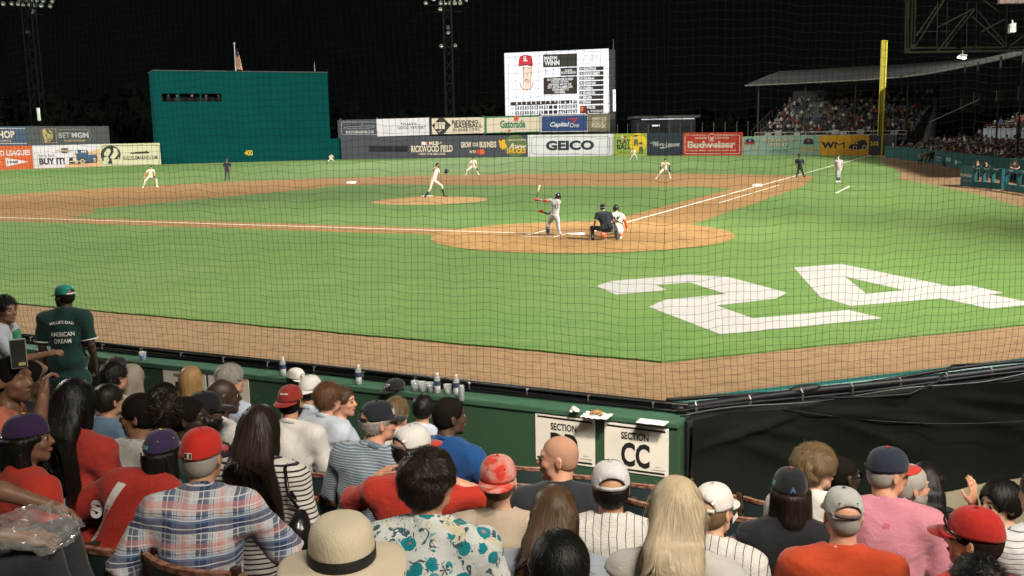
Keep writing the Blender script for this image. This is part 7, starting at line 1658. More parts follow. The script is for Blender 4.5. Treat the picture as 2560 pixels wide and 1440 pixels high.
mb = MB(); c = P['hd'] + P['R'] @ A(.035, -.085, .045); mb.lathe([(.017, -.012), (.021, 0), (.017, .012)], 10, c, (P['R'][:, 0], P['R'][:, 2], P['R'][:, 1])); mb.build('hair_tie', M('hair_tie', (.4, .4, .4), .4), P['root'], True)
figure('bald person with dark skin behind the curly ponytail', 414, 1000, D=6.3, face=60, bf=30, skin='dark', top=blk, hair=H('buzz', 'black', vol=.003), w=1.05)
figure('person with sunglasses pushed up and an earring behind the girl', 474, 1046, D=5.55, face=84, bf=40, skin='deep', top=cloth('teal_tee', (.02, .10, .10)), hair=H('buzz', 'black'), show=1, glasses='sun', brow='black')
figure('person with a black fitted cap with white emblem and a beard', 516, 1030, D=5.85, face=58, bf=36, skin='dark', top=cloth('black_shirt', (.014, .014, .018)), beard='black', hair=H('buzz', 'black'), show=1, brow='black', cap=dict(name='black_fitted', col=(.010, .010, .012), open=False, turn=.0, text=[('MLB', 3.14, .022, .03, .018, inkw)]))
figure('person with a smooth bald head in a white polo looking right', 560, 992, D=6.2, face=66, bf=34, lean=10, skin='deep', top=cloth('white_polo_plain', (.60, .585, .56)), collar=cloth('white_polo_plain', (.6, .585, .56)), show=1, brow='black', w=1.06, armR=((.12, .06, -.24), (-.06, .2, .02)))
figure('person with a golden blonde bob facing the field', 479, 951, D=8.4, face=4, bf=20, skin='light', fem=True, w=.9, top=cloth('floral_pale', (.46, .44, .40), 'tiedye', c2=(.12, .12, .14)), hair=H('bob', 'honey', len=.17, n=1700, vol=.016))
P = figure('person with thick grey hair and glasses in a blue striped shirt', 578, 950, D=7.6, face=52, bf=30, lean=10, skin='ruddy', top=cloth('blue_fine_stripe', (.33, .39, .55), 'hstripe', period=.011, width=.004, c2=(.50, .53, .60)), sleeve=.9, collar=ltb, hair=H('short', 'grey', len=.045, vol=.016, lift=.012), show=1, glasses='clear', brow='grey')
P = figure('child in a purple cap bent forward in a red jersey with white trim', 408, 1132, D=4.85, face=16, bf=6, lean=34, side=16, hp=.35, skin='brown', hs=.94, w=.95, sw=.18, top=cloth('red_mesh_jersey', (.36, .030, .020), 'meshy'), loose=.022, sleeve=.95, hem=.14, collar=trimw, collar_w=.02, cuff=[(trimk, .055, .022), (trimw, .028, .03), (trimk, -.004, .03)], hair=H('bob', 'black', len=.14, n=700), armL=((.22, .05, -.20), (-.05, .15, -.16)),
           cap=dict(name='purple_cap_b', col=(.034, .024, .07), bcol=(.5, .3, .02), open=False, button=(.55, .34, .03), holes=(.5, .32, .03), text=[('BARONS', 3.6, .030, .08, .020, inkt)]))
c = P['nk'] - P['rx'] * .075 - P['fw'] * .13 - P['sp'] * .2; mb = MB()
for a0 in (0,): pass
bvh = BVHTree.FromPolygons([tuple(p) for p in P['sv']], [tuple(int(i) for i in q) for q in P['sf']]); vs = []
for i in range(22):
    for w_ in (-.022, .022):
        t = i / 21; p = P['nk'] - P['rx'] * (.10 + .03 * math.sin(t * 3) + w_) - P['sp'] * (.05 + .46 * t); h = bvh.ray_cast(Vector(p - P['fw'] * .4), Vector(P['fw']), .8); vs.append((np.array(h[0]) if h[0] else p) - P['fw'] * .004)
link('side_stripe', npmesh('side_stripe', vs, np.array([(2 * i, 2 * i + 1, 2 * i + 3, 2 * i + 2) for i in range(21)])), trimw, P['root'])
decal(P['root'], P['sv'], P['sf'], '8', P['nk'] - P['rx'] * .22 - P['sp'] * .2, P['rx'] * .8 + P['fw'] * -.0 , P['sp'], .06, .08, inkw, .05)
P = figure('person in a blue and red plaid shirt and red cap, leaning forward', 508, 1146, D=4.28, face=6, bf=-4, lean=16, hp=.12, skin='tan', w=1.06, dp=1.08, sw=.188, top=cloth('plaid_shirt', (.46, .48, .53), 'plaid'), loose=.020, sleeve=.98, hem=.2, wr=.0065, collar=cloth('plaid_shirt', (.3, .32, .38)), collar_w=.045, seat=False, tall=1.72, trousers=cloth('trousers_dark', (.02, .022, .03)), hair=H('buzz', 'grey', vol=.006), armL=((.16, .0, -.25), (.02, .06, -.24)), armR=((.17, .12, -.22), (-.02, .16, -.14)),
           cap=dict(name='red_fitted', col=(.46, .022, .015), open=False, fit=1.03, h=1.12))
o_ = [ch for ch in P['root'].children if ch.name.startswith('cap')][0]; R = P['R']; cc = P['hd'] + R @ A(0, -.012, .030)
mb = MB()
def cap_patch(P, aw, zc, h, mat, off, n=8):
    R = P['R']; T0 = P['hd'] + R @ A(0, -.012, .030); vs = []; hh = .098 * 1.12
    for i in range(n + 1):
        for z in (zc - h / 2, zc + h / 2):
            a = math.pi + aw[0] + (aw[1] - aw[0]) * i / n; tt = math.asin((z / hh) ** (1 / 1.08)) / (math.pi / 2); rr = math.cos(tt * math.pi / 2) ** .62 * off; vs.append(T0 + R @ (A(math.sin(a) * rr * .0865 * 1.03, math.cos(a) * rr * .1065 * 1.03, z)))
    return npmesh('emblem', vs, np.array([(2 * i, 2 * i + 2, 2 * i + 3, 2 * i + 1) for i in range(n)]))
for aw, z, h, m, off in (((-.06, .30), .022, .026, inkw, 1.058), ((-.045, .12), .022, .020, inkk, 1.064), ((.12, .285), .022, .020, inkk, 1.064), ((.06, .16), .022, .018, inkw, 1.068)): link('emblem', cap_patch(P, aw, z, h, m, off), m, o_)
P = figure('person with long dark wavy hair in a striped top with a black bag', 652, 1076, D=4.78, face=4, bf=8, lean=9, skin='light', fem=True, w=.94, dp=.92, top=cloth('breton_top', (.56, .54, .50), 'hstripe', period=.023, width=.0075, c2=(.012, .012, .016)), loose=.016, sleeve=.92, hem=.12, trousers=jeanw, hair=H('wavy', 'dark', len=.52, w=.11, side=.10, n=3400, wave=.009, vol=.018), armR=((.075, .0, -.28), (-.03, .16, -.17)))
# black shoulder bag
r = P['root']; S_ = P['nk'] + P['rx'] * .15 - P['sp'] * .01; b0 = P['nk'] + P['rx'] * .235 - P['sp'] * .27 - P['fw'] * .075
rb = empty('shoulder_bag', tuple(np.array(r.matrix_world @ Vector(b0)) if False else tuple(r.location)), r.rotation_euler[2], 'glossy black shoulder bag hanging beside the striped top', 'bag')
g = Grid(b0 - A(.17, .17, .2), b0 + A(.17, .17, .2), .012); Rb = np.stack([P['rx'], P['fw'], P['sp']], 1); g.ell(b0 - P['sp'] * .06, A(.055, .075, .115), Rb, .02); g.cap(b0 + P['sp'] * .06 + P['fw'] * .03, b0 - P['sp'] * .03, .028, .055, .03); v, f = g.mesh(); leather = M('black_leather', (.008, .008, .009), .25, var=.2, bump=.3, bscale=30, spec=.6); link('pouch', npmesh('pouch', v, f), leather, rb)
mb = MB()
for o2 in (-.012, .03): mb.tube([b0 + P['sp'] * .08 + P['fw'] * o2, P['nk'] + P['rx'] * .20 - P['sp'] * .12 - P['fw'] * (.11 - o2), P['nk'] + P['rx'] * .165 - P['sp'] * .0 - P['fw'] * (.07 - o2), P['nk'] + P['rx'] * .16 + P['sp'] * .018 + P['fw'] * o2], .009, 6)
mb.build('strap', leather, rb, True)
# ---- middle block
figure('person in a dark red cap worn backwards and a white polo', 728, 1006, D=6.95, face=14, bf=10, lean=8, skin='tan', w=1.1, top=wht2, loose=.012, sleeve=.95, collar=wht2, beard='black', hair=H('buzz', 'black'), armL=((.14, .06, -.22), (.06, .16, .06), dict(cu=.5)), cap=dict(name='maroon_cap', col=(.22, .022, .016), back=True, strap_col=(.45, .40, .38), text=[('HOME OF BASEBALL', 0.0, .058, .075, .010, inkw)]), wr=.006)
mb = MB()
figure('person in a white cap worn backwards by the wall in pale blue', 778, 976, D=7.9, face=22, bf=24, skin='tan', top=ltb, hair=H('short', 'dark', len=.015, n=600), collar=ltb, cap=dict(name='white_cap', col=(.56, .54, .50), back=True, open=True, strap_col=(.5, .48, .45)))
P = figure('person with auburn brown hair leaning in with a blue white shirt', 822, 996, D=7.3, face=38, bf=34, lean=12, skin='ruddy', top=cloth('pale_blue_white', (.46, .51, .58)), hair=H('short', 'auburn', len=.045, vol=.018, lift=.014), collar=ltb, show=1)
mb = MB(); sp, rx, fw = P['sp'], P['rx'], P['fw']; pts = [P['nk'] - rx * .07 + fw * .06 + sp * .0, P['nk'] - rx * .075 - sp * -.02, P['nk'] - fw * .075 - sp * .01, P['nk'] + rx * .075 - sp * -.02, P['nk'] + rx * .07 + fw * .06]
mb.tube(pts, .008, 5); mb.build('lanyard', cloth('lanyard_teal', (.08, .26, .30)), P['root'], True)
P = figure('person with face in right profile in a light blue shirt, beside the auburn hair', 858, 1004, D=7.75, face=98, bf=56, hp=-.12, hr=.15, skin='ruddy', top=ltb, hair=H('short', 'brown', len=.03), collar=ltb, show=1, brow='brown', armR=((.16, .05, -.2), (.0, .2, .0)))
P = figure('person in a navy cap and blue striped polo looking right', 948, 1056, D=5.6, face=62, bf=22, lean=12, side=6, skin='ruddy', w=1.12, dp=1.08, top=cloth('blue_stripe_polo', (.10, .15, .20), 'hstripe', period=.0135, width=.006, c2=(.30, .34, .37)), loose=.016, sleeve=1.0, collar=cloth('polo_collar', (.12, .17, .22)), hair=H('short', 'grey', len=.015, n=700), show=1, brow='grey', cap=dict(name='navy_cap', col=(.012, .016, .024), open=True, text=[('YN', .5, .040, .05, .035, inkw)]), wr=.0055)
figure('person with ash blond hair in a white shirt half hidden by the navy cap', 992, 1034, D=7.3, face=24, bf=26, skin='light', top=wht, collar=wht, hair=H('short', 'sandy', len=.04, vol=.014, lift=.012))
figure('person with neat dark hair nearest the wall in a light collar', 1058, 1022, D=8.3, face=8, bf=22, skin='tan', top=ltb, collar=wht, hair=H('short', 'black', len=.03, vol=.014))
figure('person in a royal blue sweater with face turned right', 1126, 1042, D=5.95, face=64, bf=30, lean=9, skin='dark', w=1.12, top=cloth('royal_blue_knit', (.010, .060, .20)), loose=.014, sleeve=1.7, hem=.12, collar=cloth('royal_blue_knit', (.01, .06, .2)), collar_w=.022, hair=H('buzz', 'black', vol=.007), show=1, brow='black', armR=((.13, .08, -.24), (-.14, .14, .02)), wr=.005)
P = figure('person in a white cap with red brim and a red tee, hands behind head', 1034, 1124, D=4.95, face=50, bf=14, lean=6, skin='ruddy', w=1.05, top=redt, loose=.016, sleeve=.9, hair=H('short', 'dark', len=.02, n=600), armR=((.24, .12, -.04), (-.24, -.10, .12)), armL=((.20, .10, -.10), (-.1, .2, .1)), cap=dict(name='white_red_cap', col=(.56, .55, .53), bcol=(.42, .03, .02), open=True, strap_col=(.1, .1, .1)))
P = figure('person with thick dark hair in a teal tropical print shirt', 1074, 1208, D=3.62, face=36, bf=6, lean=8, skin='ruddy', w=1.1, dp=1.05, top=cloth('tropical_shirt', (.58, .61, .60), 'tropic'), loose=.018, sleeve=.95, collar=cloth('tropical_shirt', (.5, .53, .52)), collar_w=.04, hair=H('messy', 'dark', len=.05, vol=.022, lift=.006, n=3400, curl=.0035, curlf=60), show=1)
bvh = None
for txt, a, z, w_, h_, m in (('Dolphins', -.09, .62, .075, .016, inkb), ('MIAMI', -.095, .655, .04, .010, inkr), ('DOLPHINS', -.02, .30, .075, .018, inkr), ('MIAMI', -.02, .265, .06, .014, inkt), ('MIAMI', .125, .60, .06, .018, inkr), ('DOLPHINS', .15, .42, .08, .02, inkr), ('MIAMI', .15, .385, .06, .014, inkt)):
    c = P['pel'] + (P['nk'] - P['pel']) * z + P['rx'] * a - P['fw'] * .14; _, bvh = decal(P['root'], P['sv'], P['sf'], txt, c, P['rx'] - P['sp'] * (.0 if a < -.05 else .5), P['sp'], w_, h_, m, .03, .004, bvh=bvh)
palm_ink = M('print_palm', (.02, .06, .05), .8, var=0); rp = random.Random(4)
for k in range(16):
    a_, z_ = rp.uniform(-.16, .17), rp.uniform(.12, .92); c = P['pel'] + (P['nk'] - P['pel']) * z_ + P['rx'] * a_ - P['fw'] * .14; decal(P['root'], P['sv'], P['sf'], '*', c, P['rx'] * math.cos(k) + P['sp'] * math.sin(k) * .4, P['sp'], .034, .036, palm_ink, .0, .0035, name='palm_print', bvh=bvh)
P = figure('person in a red tie dyed cap worn backwards and a beige tee', 1246, 1204, D=4.5, face=4, bf=4, lean=5, skin='light', w=.98, top=cloth('beige_tee', (.42, .345, .265)), loose=.012, sleeve=.9, hair=H('buzz', 'sandy', vol=.005), cap=dict(name='tiedye_cap', col=(.48, .035, .02), back=True, pat='tiedye', pk=dict(c2=(.50, .24, .20)), strap_col=(.05, .03, .03), holes=(.12, .02, .015), strap=False))
P = figure('bald person in a charcoal tee facing left before the section sign', 1394, 1146, D=5.15, face=-82, bf=2, lean=7, skin='ruddy', w=1.14, top=cloth('charcoal_tee', (.020, .024, .030)), loose=.016, sleeve=.98, hair=H('buzz', 'salt', vol=.002), show=1, brow='sandy', armL=((.15, .10, -.22), (.05, .12, .20), dict(hd=(-.5, .3, .6), hn=(-.3, 1, -.2), cu=1.1)))
def bracelet(P, side, arms_, name, mat, label, r0=.032, w_=.03, th=.006):
    a, b = arms_; d = (b - a) / np.linalg.norm(b - a); x = np.cross(d, A(0, 0, 1)); x /= np.linalg.norm(x); return ring_band(name, b - d * .02, (x, np.cross(d, x), d), r0, r0 * .9, w_, th, mat, P['root'], 16)
def joints(P, bf_sw, side, cus, w=1.0, sw=.19):
    sg = 1 if side == 'R' else -1; sh = P['nk'] - P['sp'] * .062 + P['rx'] * sg * sw * w ** .5; f = lambda q: P['rx'] * (q[0] * sg) + P['fw'] * q[1] + P['sp'] * q[2]; el = sh + f(cus[0]); return el, el + f(cus[1])
bracelet(P, 'L', joints(P, 0, 'L', ((.15, .10, -.22), (.05, .12, .20)), 1.14), 'watch', M('watch_lime', (.42, .50, .12), .5), '')
figure('person in a pale mesh back cap and a pinstriped jersey', 1526, 1222, D=4.5, face=2, bf=8, lean=6, skin='tan', w=1.02, top=cloth('pinstripe_jersey', (.56, .545, .52), 'meshy', period=.036, width=.0035, c2=(.03, .03, .04)), loose=.022, sleeve=.9, collar=trimr, collar_w=.014, hair=H('short', 'black', len=.035, n=1000, vol=.012), cap=dict(name='mesh_cap', col=(.50, .50, .52), pat='meshy', mesh_col=(.012, .012, .014), bcol=(.012, .012, .014), open=True, strap=True, strap_col=(.5, .5, .5), h=1.1, fit=1.04))
figure('person with long straight dark brown hair and a pale blue top', 1386, 1288, D=3.95, face=2, bf=12, lean=5, skin='light', fem=True, w=.92, top=cloth('pale_blue_knit', (.30, .34, .40)), hair=H('long', 'brown', len=.56, w=.11, sw=.002, n=5000, vol=.014))
P = figure('person with glossy black hair tied low at the bottom edge', 1400, 1428, D=2.95, face=4, bf=14, lean=5, skin='olive', fem=True, w=.9, top=blk, hair=H('short', 'black', len=.09, n=3600, vol=.014, lift=.004))
c = P['hd'] + P['R'] @ A(-.045, -.11, -.03); g = Grid(c - .14, c + .14, .01); g.ell(c + A(0, 0, -.03), A(.035, .035, .075), None, .02); v, f = g.mesh(); rs = np.random.RandomState(3); i = rs.randint(0, len(v), 600); hair_mesh('ponytail', [(v, f, .2), ribbons(g, v[i].copy(), lambda Q, N, t: A(0, 0, -1) + rs.normal(0, .1, (600, 3)), rs.uniform(.05, .12, 600), 6, .004, .006, rs)], hairm('black'), P['root'])
mb = MB(); mb.tube([c + A(.012, .03, .03), c + A(-.03, .0, .035), c + A(.0, -.03, .03), c + A(.035, 0, .03), c + A(.012, .03, .03)], .008, 6); mb.build('hair_tie', M('hair_tie_black', (.01, .01, .01), .7), P['root'], True)
P = figure('person with very long straight platinum blonde hair', 1690, 1278, D=3.5, face=2, bf=12, lean=4, skin='light', fem=True, w=.92, top=cloth('white_tank', (.5, .48, .46)), sleeve=0.02, hair=H('long', 'blond', len=.70, w=.12, sw=.0018, n=7000, vol=.016))
P = figure('person in a white cap with a paper tag and a pinstriped jersey', 1786, 1278, D=4.5, face=44, bf=20, lean=8, skin='light', fem=True, w=.9, top=cloth('pinstripe_jersey', (.56, .545, .52)), loose=.02, sleeve=.9, collar=trimr, collar_w=.014, hair=H('buzz', 'sandy', vol=.006), cap=dict(name='white_cap_tag', col=(.60, .58, .56), open=True, strap_col=(.55, .53, .5), h=1.08))
mb = MB(); R = P['R']; T = lambda x, y, z: P['hd'] + R @ A(x, y, z); mb.add([T(-.085, -.075, .045), T(-.052, -.125, .010), T(-.078, -.125, -.115), T(-.112, -.075, -.075)], [(0, 1, 2, 3)]); o = mb.build('paper_tag', M('paper_tag', (.52, .46, .45), .8, var=.04), P['root']); o.modifiers.new('s', 'SOLIDIFY').thickness = .001
mb = MB(); mb.tube([T(-.083 + .008 * math.cos(t), -.1285 + .004 * math.cos(t), -.075 + .009 * math.sin(t)) for t in np.linspace(0, 6.28, 14)], .0012, 4); mb.build('stamp', inkr, P['root'])
mb = MB(); mb.add([T(.085, .02, -.02), T(.075, .075, -.005), T(.078, .08, -.03), T(.085, .02, -.045)], [(0, 1, 2, 3)]); mb.build('mask_strap', M('mask_white', (.6, .6, .6), .8), P['root'])
P = figure('person in a black cap over shoulder length dark hair and a black tee', 1974, 1232, D=4.9, face=6, bf=10, lean=6, skin='light', w=.98, top=blk, loose=.014, sleeve=.9, hair=H('bob', 'dark', len=.155, n=1500, wave=.006, vol=.015), cap=dict(name='black_cap', col=(.009, .009, .011), open=False, button=(.4, .03, .02), h=1.05, text=[('A', 3.2, .026, .03, .03, inkb), ('M', 4.55, .036, .035, .03, inkt)]))
ring_band('necklace', P['nk'] + P['sp'] * .012, (P['rx'], P['fw'], P['sp']), .068, .072, .004, .003, M('necklace_silver', (.6, .58, .5), .25, .9), P['root'])
# ---- right block
figure('boy with tousled sandy curls in a white jersey with red trim', 2040, 1172, D=5.35, face=84, bf=28, lean=6, skin='light', w=.92, top=cloth('white_jersey', (.56, .54, .50)), loose=.018, sleeve=.9, collar=cloth('trim_red', (.35, .03, .02)), collar_w=.014, hair=H('messy', 'sandy', len=.065, vol=.026, lift=.010, n=3200, curl=.005, curlf=60), show=1, brow='sandy')
figure('person with dark skin and glasses beyond the tousled boy', 2110, 1190, D=5.95, face=74, bf=40, skin='deep', top=blk, hair=H('buzz', 'black', vol=.003), show=1, brow='black', glasses='sun')
P = figure('person in a navy cap with red brim and a pink polo', 2222, 1184, D=4.9, face=78, bf=22, lean=9, skin='ruddy', w=1.14, dp=1.05, top=cloth('pink_polo', (.47, .185, .235)), loose=.016, sleeve=1.0, hem=.12, collar=cloth('pink_polo', (.47, .185, .235)), hair=H('buzz', 'grey', vol=.005), show=1, brow='grey', cap=dict(name='navy_red_cap', col=(.014, .020, .034), bcol=(.42, .03, .018), open=False, button=(.42, .03, .02), h=1.1, fit=1.02, bup=.12, text=[('MLB', 3.6, .018, .024, .014, inkw)]))
decal(P['root'], P['sv'], P['sf'], '(0)', P['pel'] + (P['nk'] - P['pel']) * .86 - P['fw'] * .14 - P['rx'] * .0, P['rx'], P['sp'], .032, .03, M('print_rose', (.45, .08, .14), .7), .05)
P = figure('person with a grey beard and raised hand beside the pink polo', 2276, 1216, D=5.35, face=84, bf=40, lean=8, skin='ruddy', top=wht, loose=.014, sleeve=.9, hair=H('buzz', 'grey'), show=1, beard='grey', brow='grey', armR=((.14, .22, -.12), (-.06, .04, .26), dict(hd=(-.1, .1, 1), hn=(-1, .3, 0), cu=.25)), armL='lap')
figure('person with long dark hair seen past the navy and red cap', 2312, 1204, D=5.9, face=10, bf=20, skin='olive', fem=True, w=.9, top=blk, hair=H('wavy', 'black', len=.36, n=1300, wave=.006))
P = figure('person in a washed grey cap and an orange red tee, back turned', 2106, 1290, D=4.35, face=4, bf=12, lean=6, skin='ruddy', w=1.18, dp=1.05, top=cloth('orange_tee', (.40, .050, .016)), loose=.016, sleeve=.95, collar=wht, collar_w=.012, hair=H('buzz', 'grey', vol=.003), cap=dict(name='grey_cap', col=(.33, .34, .33), open=True, strap_col=(.14, .10, .09), button=(.06, .08, .10), holes=(.08, .09, .11), h=1.06))
P = figure('person with dark hair looking up to the left at the right edge', 2498, 1262, D=5.2, face=-104, bf=-30, hp=-.22, skin='light', fem=True, w=.9, top=blk, hair=H('short', 'black', len=.07, n=2200, vol=.020, lift=.006), show=1, brow='black', collar=blk)
P = figure('person in a bright red cap tilted left with sunglasses on it', 2432, 1350, D=3.95, face=-48, bf=4, hp=.2, hr=-.12, lean=10, skin='ruddy', w=1.0, top=redt, hair=H('buzz', 'dark'), show=1, cap=dict(name='red_cap', col=(.36, .018, .014), open=False, h=1.12, fit=1.05))
R = P['R']; T = lambda x, y, z: P['hd'] + R @ A(x, y, z); mb = MB(); mb.tube([T(-.094, .02, .03), T(-.090, .075, .062), T(-.05, .10, .080), T(.0, .108, .085), T(.05, .10, .08), T(.09, .075, .062), T(.094, .02, .03)], .005, 6); mb.build('sunglasses', lens_dark, P['root'], True)
figure('person in a white pinstriped shirt cut by the right edge', 2604, 1236, D=4.2, face=-10, bf=-6, skin='light', w=1.08, top=cloth('white_pin_shirt', (.56, .56, .58), 'hstripe', period=.022, width=.003, c2=(.08, .09, .12)), loose=.018, sleeve=1.0, hair=H('short', 'dark', len=.03, n=800), armL=((.10, .08, -.24), (-.1, .2, .0)))
figure('person with dark hair only just showing at the bottom right corner', 2442, 1476, D=3.4, face=0, bf=10, skin='tan', top=blk, hair=H('curly', 'black', len=.03, vol=.014))
# ---- bottom edge
P = figure('person in a broad straw sun hat with a black band', 858, 1425, D=2.62, face=-6, bf=8, lean=4, skin='light', fem=True, w=.92, top=cloth('cream_top', (.48, .45, .38)), hair=H('buzz', 'brown', vol=.006))
def straw_hat(P):
    R = P['R']; T0 = P['hd'] + R @ A(0, -.015, .045); g = NG('straw_weave', .75, .25); x, y, z = g.xyz(); v1 = g.noise(240, 2, sc3=(1, 1, .25)); v2 = g.noise(14, 3); g.bump(v1, .55, .004); sm = g.out(g.mix(v2, g.mix(v1, (.50, .42, .29), (.64, .56, .42)), (.62, .54, .41)))
    prof = [(.094, -.005), (.0945, .03), (.092, .06), (.085, .085), (.068, .103), (.045, .110), (.02, .1115), (.001, .112)]; mb = MB(); mb.lathe(prof, 40, T0, (R[:, 0], R[:, 1], R[:, 2]), sx=.94, sy=1.12); o = mb.build('hat', sm, P['root'], True)
    vs = []; n = 56; m = 9
    for j in range(m):
        t = j / (m - 1); rr = .093 + .078 * t
        for i in range(n):
            a = 2 * math.pi * i / n; vs.append(T0 + R @ A(rr * math.cos(a) * (.94 + .06 * t), rr * math.sin(a) * (1.12 - .08 * t), -.004 - .030 * t + .010 * t * math.sin(a * 2 + 1) + .008 * t * math.sin(3 * a)))
    f = [(j * n + i, j * n + (i + 1) % n, (j + 1) * n + (i + 1) % n, (j + 1) * n + i) for j in range(m - 1) for i in range(n)]; b = link('brim', npmesh('brim', vs, f), sm, o); b.modifiers.new('s', 'SOLIDIFY').thickness = .003
    mb = MB(); mb.lathe([(.0965, -.002), (.0972, .0), (.0972, .027), (.0965, .029)], 40, T0, (R[:, 0], R[:, 1], R[:, 2]), sx=.94, sy=1.12); mb.build('band', M('hat_band', (.012, .012, .013), .6, var=.1, bump=.3, bscale=200), o, True)
straw_hat(P)
P = figure('person turned to the aisle in grey jeans at the lower left edge', -135, 985, D=3.85, face=80, bf=80, lean=10, skin='brown', w=1.0, top=gry, trousers=greyjean, armR=((.05, .14, -.24), (-.04, .27, -.02), dict(cu=.8)), armL=((.06, .12, -.24), (-.02, .28, -.06), dict(cu=.8)), hair=H('buzz', 'black'), legs=((.12, .50, .60), (.12, .62, .12)))
bw = atD(98, 1322, 3.50)
clear = bpy.data.materials.new('clear_film'); clear.use_nodes = True; b = clear.node_tree.nodes['Principled BSDF']; b.inputs['Base Color'].default_value = (.75, .76, .77, 1); b.inputs['Roughness'].default_value = .13; b.inputs['Alpha'].default_value = .12; b.inputs['Specular IOR Level'].default_value = 1.0; b.inputs['Coat Weight'].default_value = .6; b.inputs['Coat Roughness'].default_value = .1
gq = Grid(A(-.2, -.2, -.2), A(.2, .2, .2), .011); gq.ell((0, 0, 0), A(.085, .14, .085), None, .02); gq.cap((0, -.1, .03), (0, -.16, .05), .04, .02, .03); gq.wrinkle(.016, 38, 8); gq.wrinkle(.007, 95, 9); v, f = gq.mesh(); o = link('plastic_bag', npmesh('plastic_bag', v, f, False), clear, None, tuple(bw)); o.rotation_euler[2] = P['root'].rotation_euler[2] + .3; tag(o, 'crinkled clear plastic bag held over the grey jeans at lower left', 'bag')
P = figure('person mostly below the frame raising a hand with a chain bracelet', 600, 1640, D=2.95, face=10, bf=0, skin='tan', fem=True, w=.92, top=blk, hair=H('bob', 'dark', len=.15, n=600), armR=((.06, .14, -.10), (-.04, .10, .25), dict(hd=(-.35, .25, .9), hn=(-.7, .6, .2), cu=1.0)))
el, wr = joints(P, 0, 'R', ((.06, .14, -.10), (-.04, .10, .25)), .92)
mb = MB(); d = (wr - el) / np.linalg.norm(wr - el); x = np.cross(d, A(0, 1, 0)); x /= np.linalg.norm(x); y = np.cross(d, x)
for i in range(16):
    a = 2 * math.pi * i / 16; c = wr - d * .03 + (x * math.cos(a) + y * math.sin(a)) * .035; tt = -x * math.sin(a) + y * math.cos(a); u = tt if i % 2 else d; v_ = np.cross(tt, x * math.cos(a) + y * math.sin(a)); n_ = (x * math.cos(a) + y * math.sin(a)); s2 = v_ if i % 2 else n_
    mb.tube([c + tt * .009 * math.cos(t) + s2 * .006 * math.sin(t) for t in np.linspace(0, 6.28, 9)], .002, 4, False)
mb.build('bracelet', M('silver_chain', (.7, .69, .66), .2, 1.0, var=0), P['root'], True)
M_ = Matrix.Rotation(P['root'].rotation_euler[2], 4, 'Z'); hw = np.array(M_ @ Vector(wr + d * .10 - x * .0)) + np.array(P['root'].location)
o = empty('monocular', tuple(hw), YAWC - math.pi / 2 + .1, 'black handheld viewer gripped above the chain bracelet', 'monocular'); mb = MB(); mb.tube([(-.08, 0, .01), (.02, .0, .0), (.07, 0, -.002)], [.030, .024, .022], 12); mb.build('barrel', M('viewer_black', (.012, .012, .013), .5), o, True); mb = MB(); mb.tube([(-.105, 0, .013), (-.078, 0, .01)], [.034, .032], 12); mb.build('eyepiece', M('viewer_rubber', (.008, .008, .008), .8), o, True)

# =================================================================== players and umpires on the field, and people at the dugout
HX = A(*(CR[:2] / np.linalg.norm(CR[:2])), 0); HY = A(-HX[1], HX[0], 0); RZP = math.atan2(HX[1], HX[0])
def player(label, foot, Z, j, face, group='players and umpires on the field', hs=.95, fz=.03, **o):
    """joints given as photo positions (through the zoom Z) with an offset away from the camera in metres"""
    P = G(*px(Z, *foot), fz); root = empty('person', tuple(P), RZP, label, 'person', group)
    def q(v):
        x, y = px(Z, v[0], v[1]); r_ = ray(x, y); t = ((P + HY * (v[2] if len(v) > 2 else 0)) - CAM) @ HY / (r_ @ HY); X = CAM + r_ * t - P; return A(X @ HX, X @ HY, X[2])
    J = {k: q(v) for k, v in j.items() if k not in ('fp', 'fr')}
    J['R'] = rotm(R_(-face), R_(j.get('fp', 0)), R_(j.get('fr', 0)))
    for k in ('toeL', 'toeR'):
        if k in J: J[k] = J[k] - J['an' + k[-1]]; J[k][2] *= .2
    o.setdefault('fem', False); P_ = make_person(root, J, dict(o, hs=hs), int(foot[0] * 3) % 997, fine=o.get('fine', 1.7)); P_['root'] = root; P_['J'] = J; return P_
ZA = (1000, 380, 9.846); ZB = (1320, 440, 8.0); ZC = (1840, 60, 3.0); ZS = (300, 380, 6.4); ZU = (0, 0, 1.0)
cream_u = cloth('uniform_cream', (.52, .475, .385), spec=.1); greyu = cloth('uniform_grey', (.30, .29, .285), spec=.1); umpb = cloth('umpire_black', (.010, .013, .016)); umpg = cloth('umpire_trousers', (.016, .019, .021)); sockk = cloth('sock_black', (.010, .012, .018)); shoek = M('shoe_black', (.012, .012, .014), .4); shoew = M('shoe_white', (.55, .54, .52), .5); redsl = cloth('sleeve_red', (.50, .05, .02)); orsl = cloth('sleeve_orange', (.50, .09, .02)); navyh = M('helmet_navy', (.008, .010, .020), .18, var=0, spec=.7, coat=.5); glovek = M('glove_black', (.012, .011, .011), .5, var=.3, scale=20); gloveb = M('glove_brown', (.05, .025, .012), .6, var=.3, scale=20); silv = M('mask_silver', (.25, .25, .26), .35, .6)
def capd(n, c, **k): return dict(name=n, col=c, open=False, **k)
def limb_sleeve(P, a, b, t0, t1, r, mat, name='sleeve'):
    a, b = P['J'][a], P['J'][b]; mb = MB(); mb.tube([a + (b - a) * t0, a + (b - a) * (t0 + t1) / 2, a + (b - a) * t1], [r, r, r * .92], 9); return mb.build(name, mat, P['root'], True)
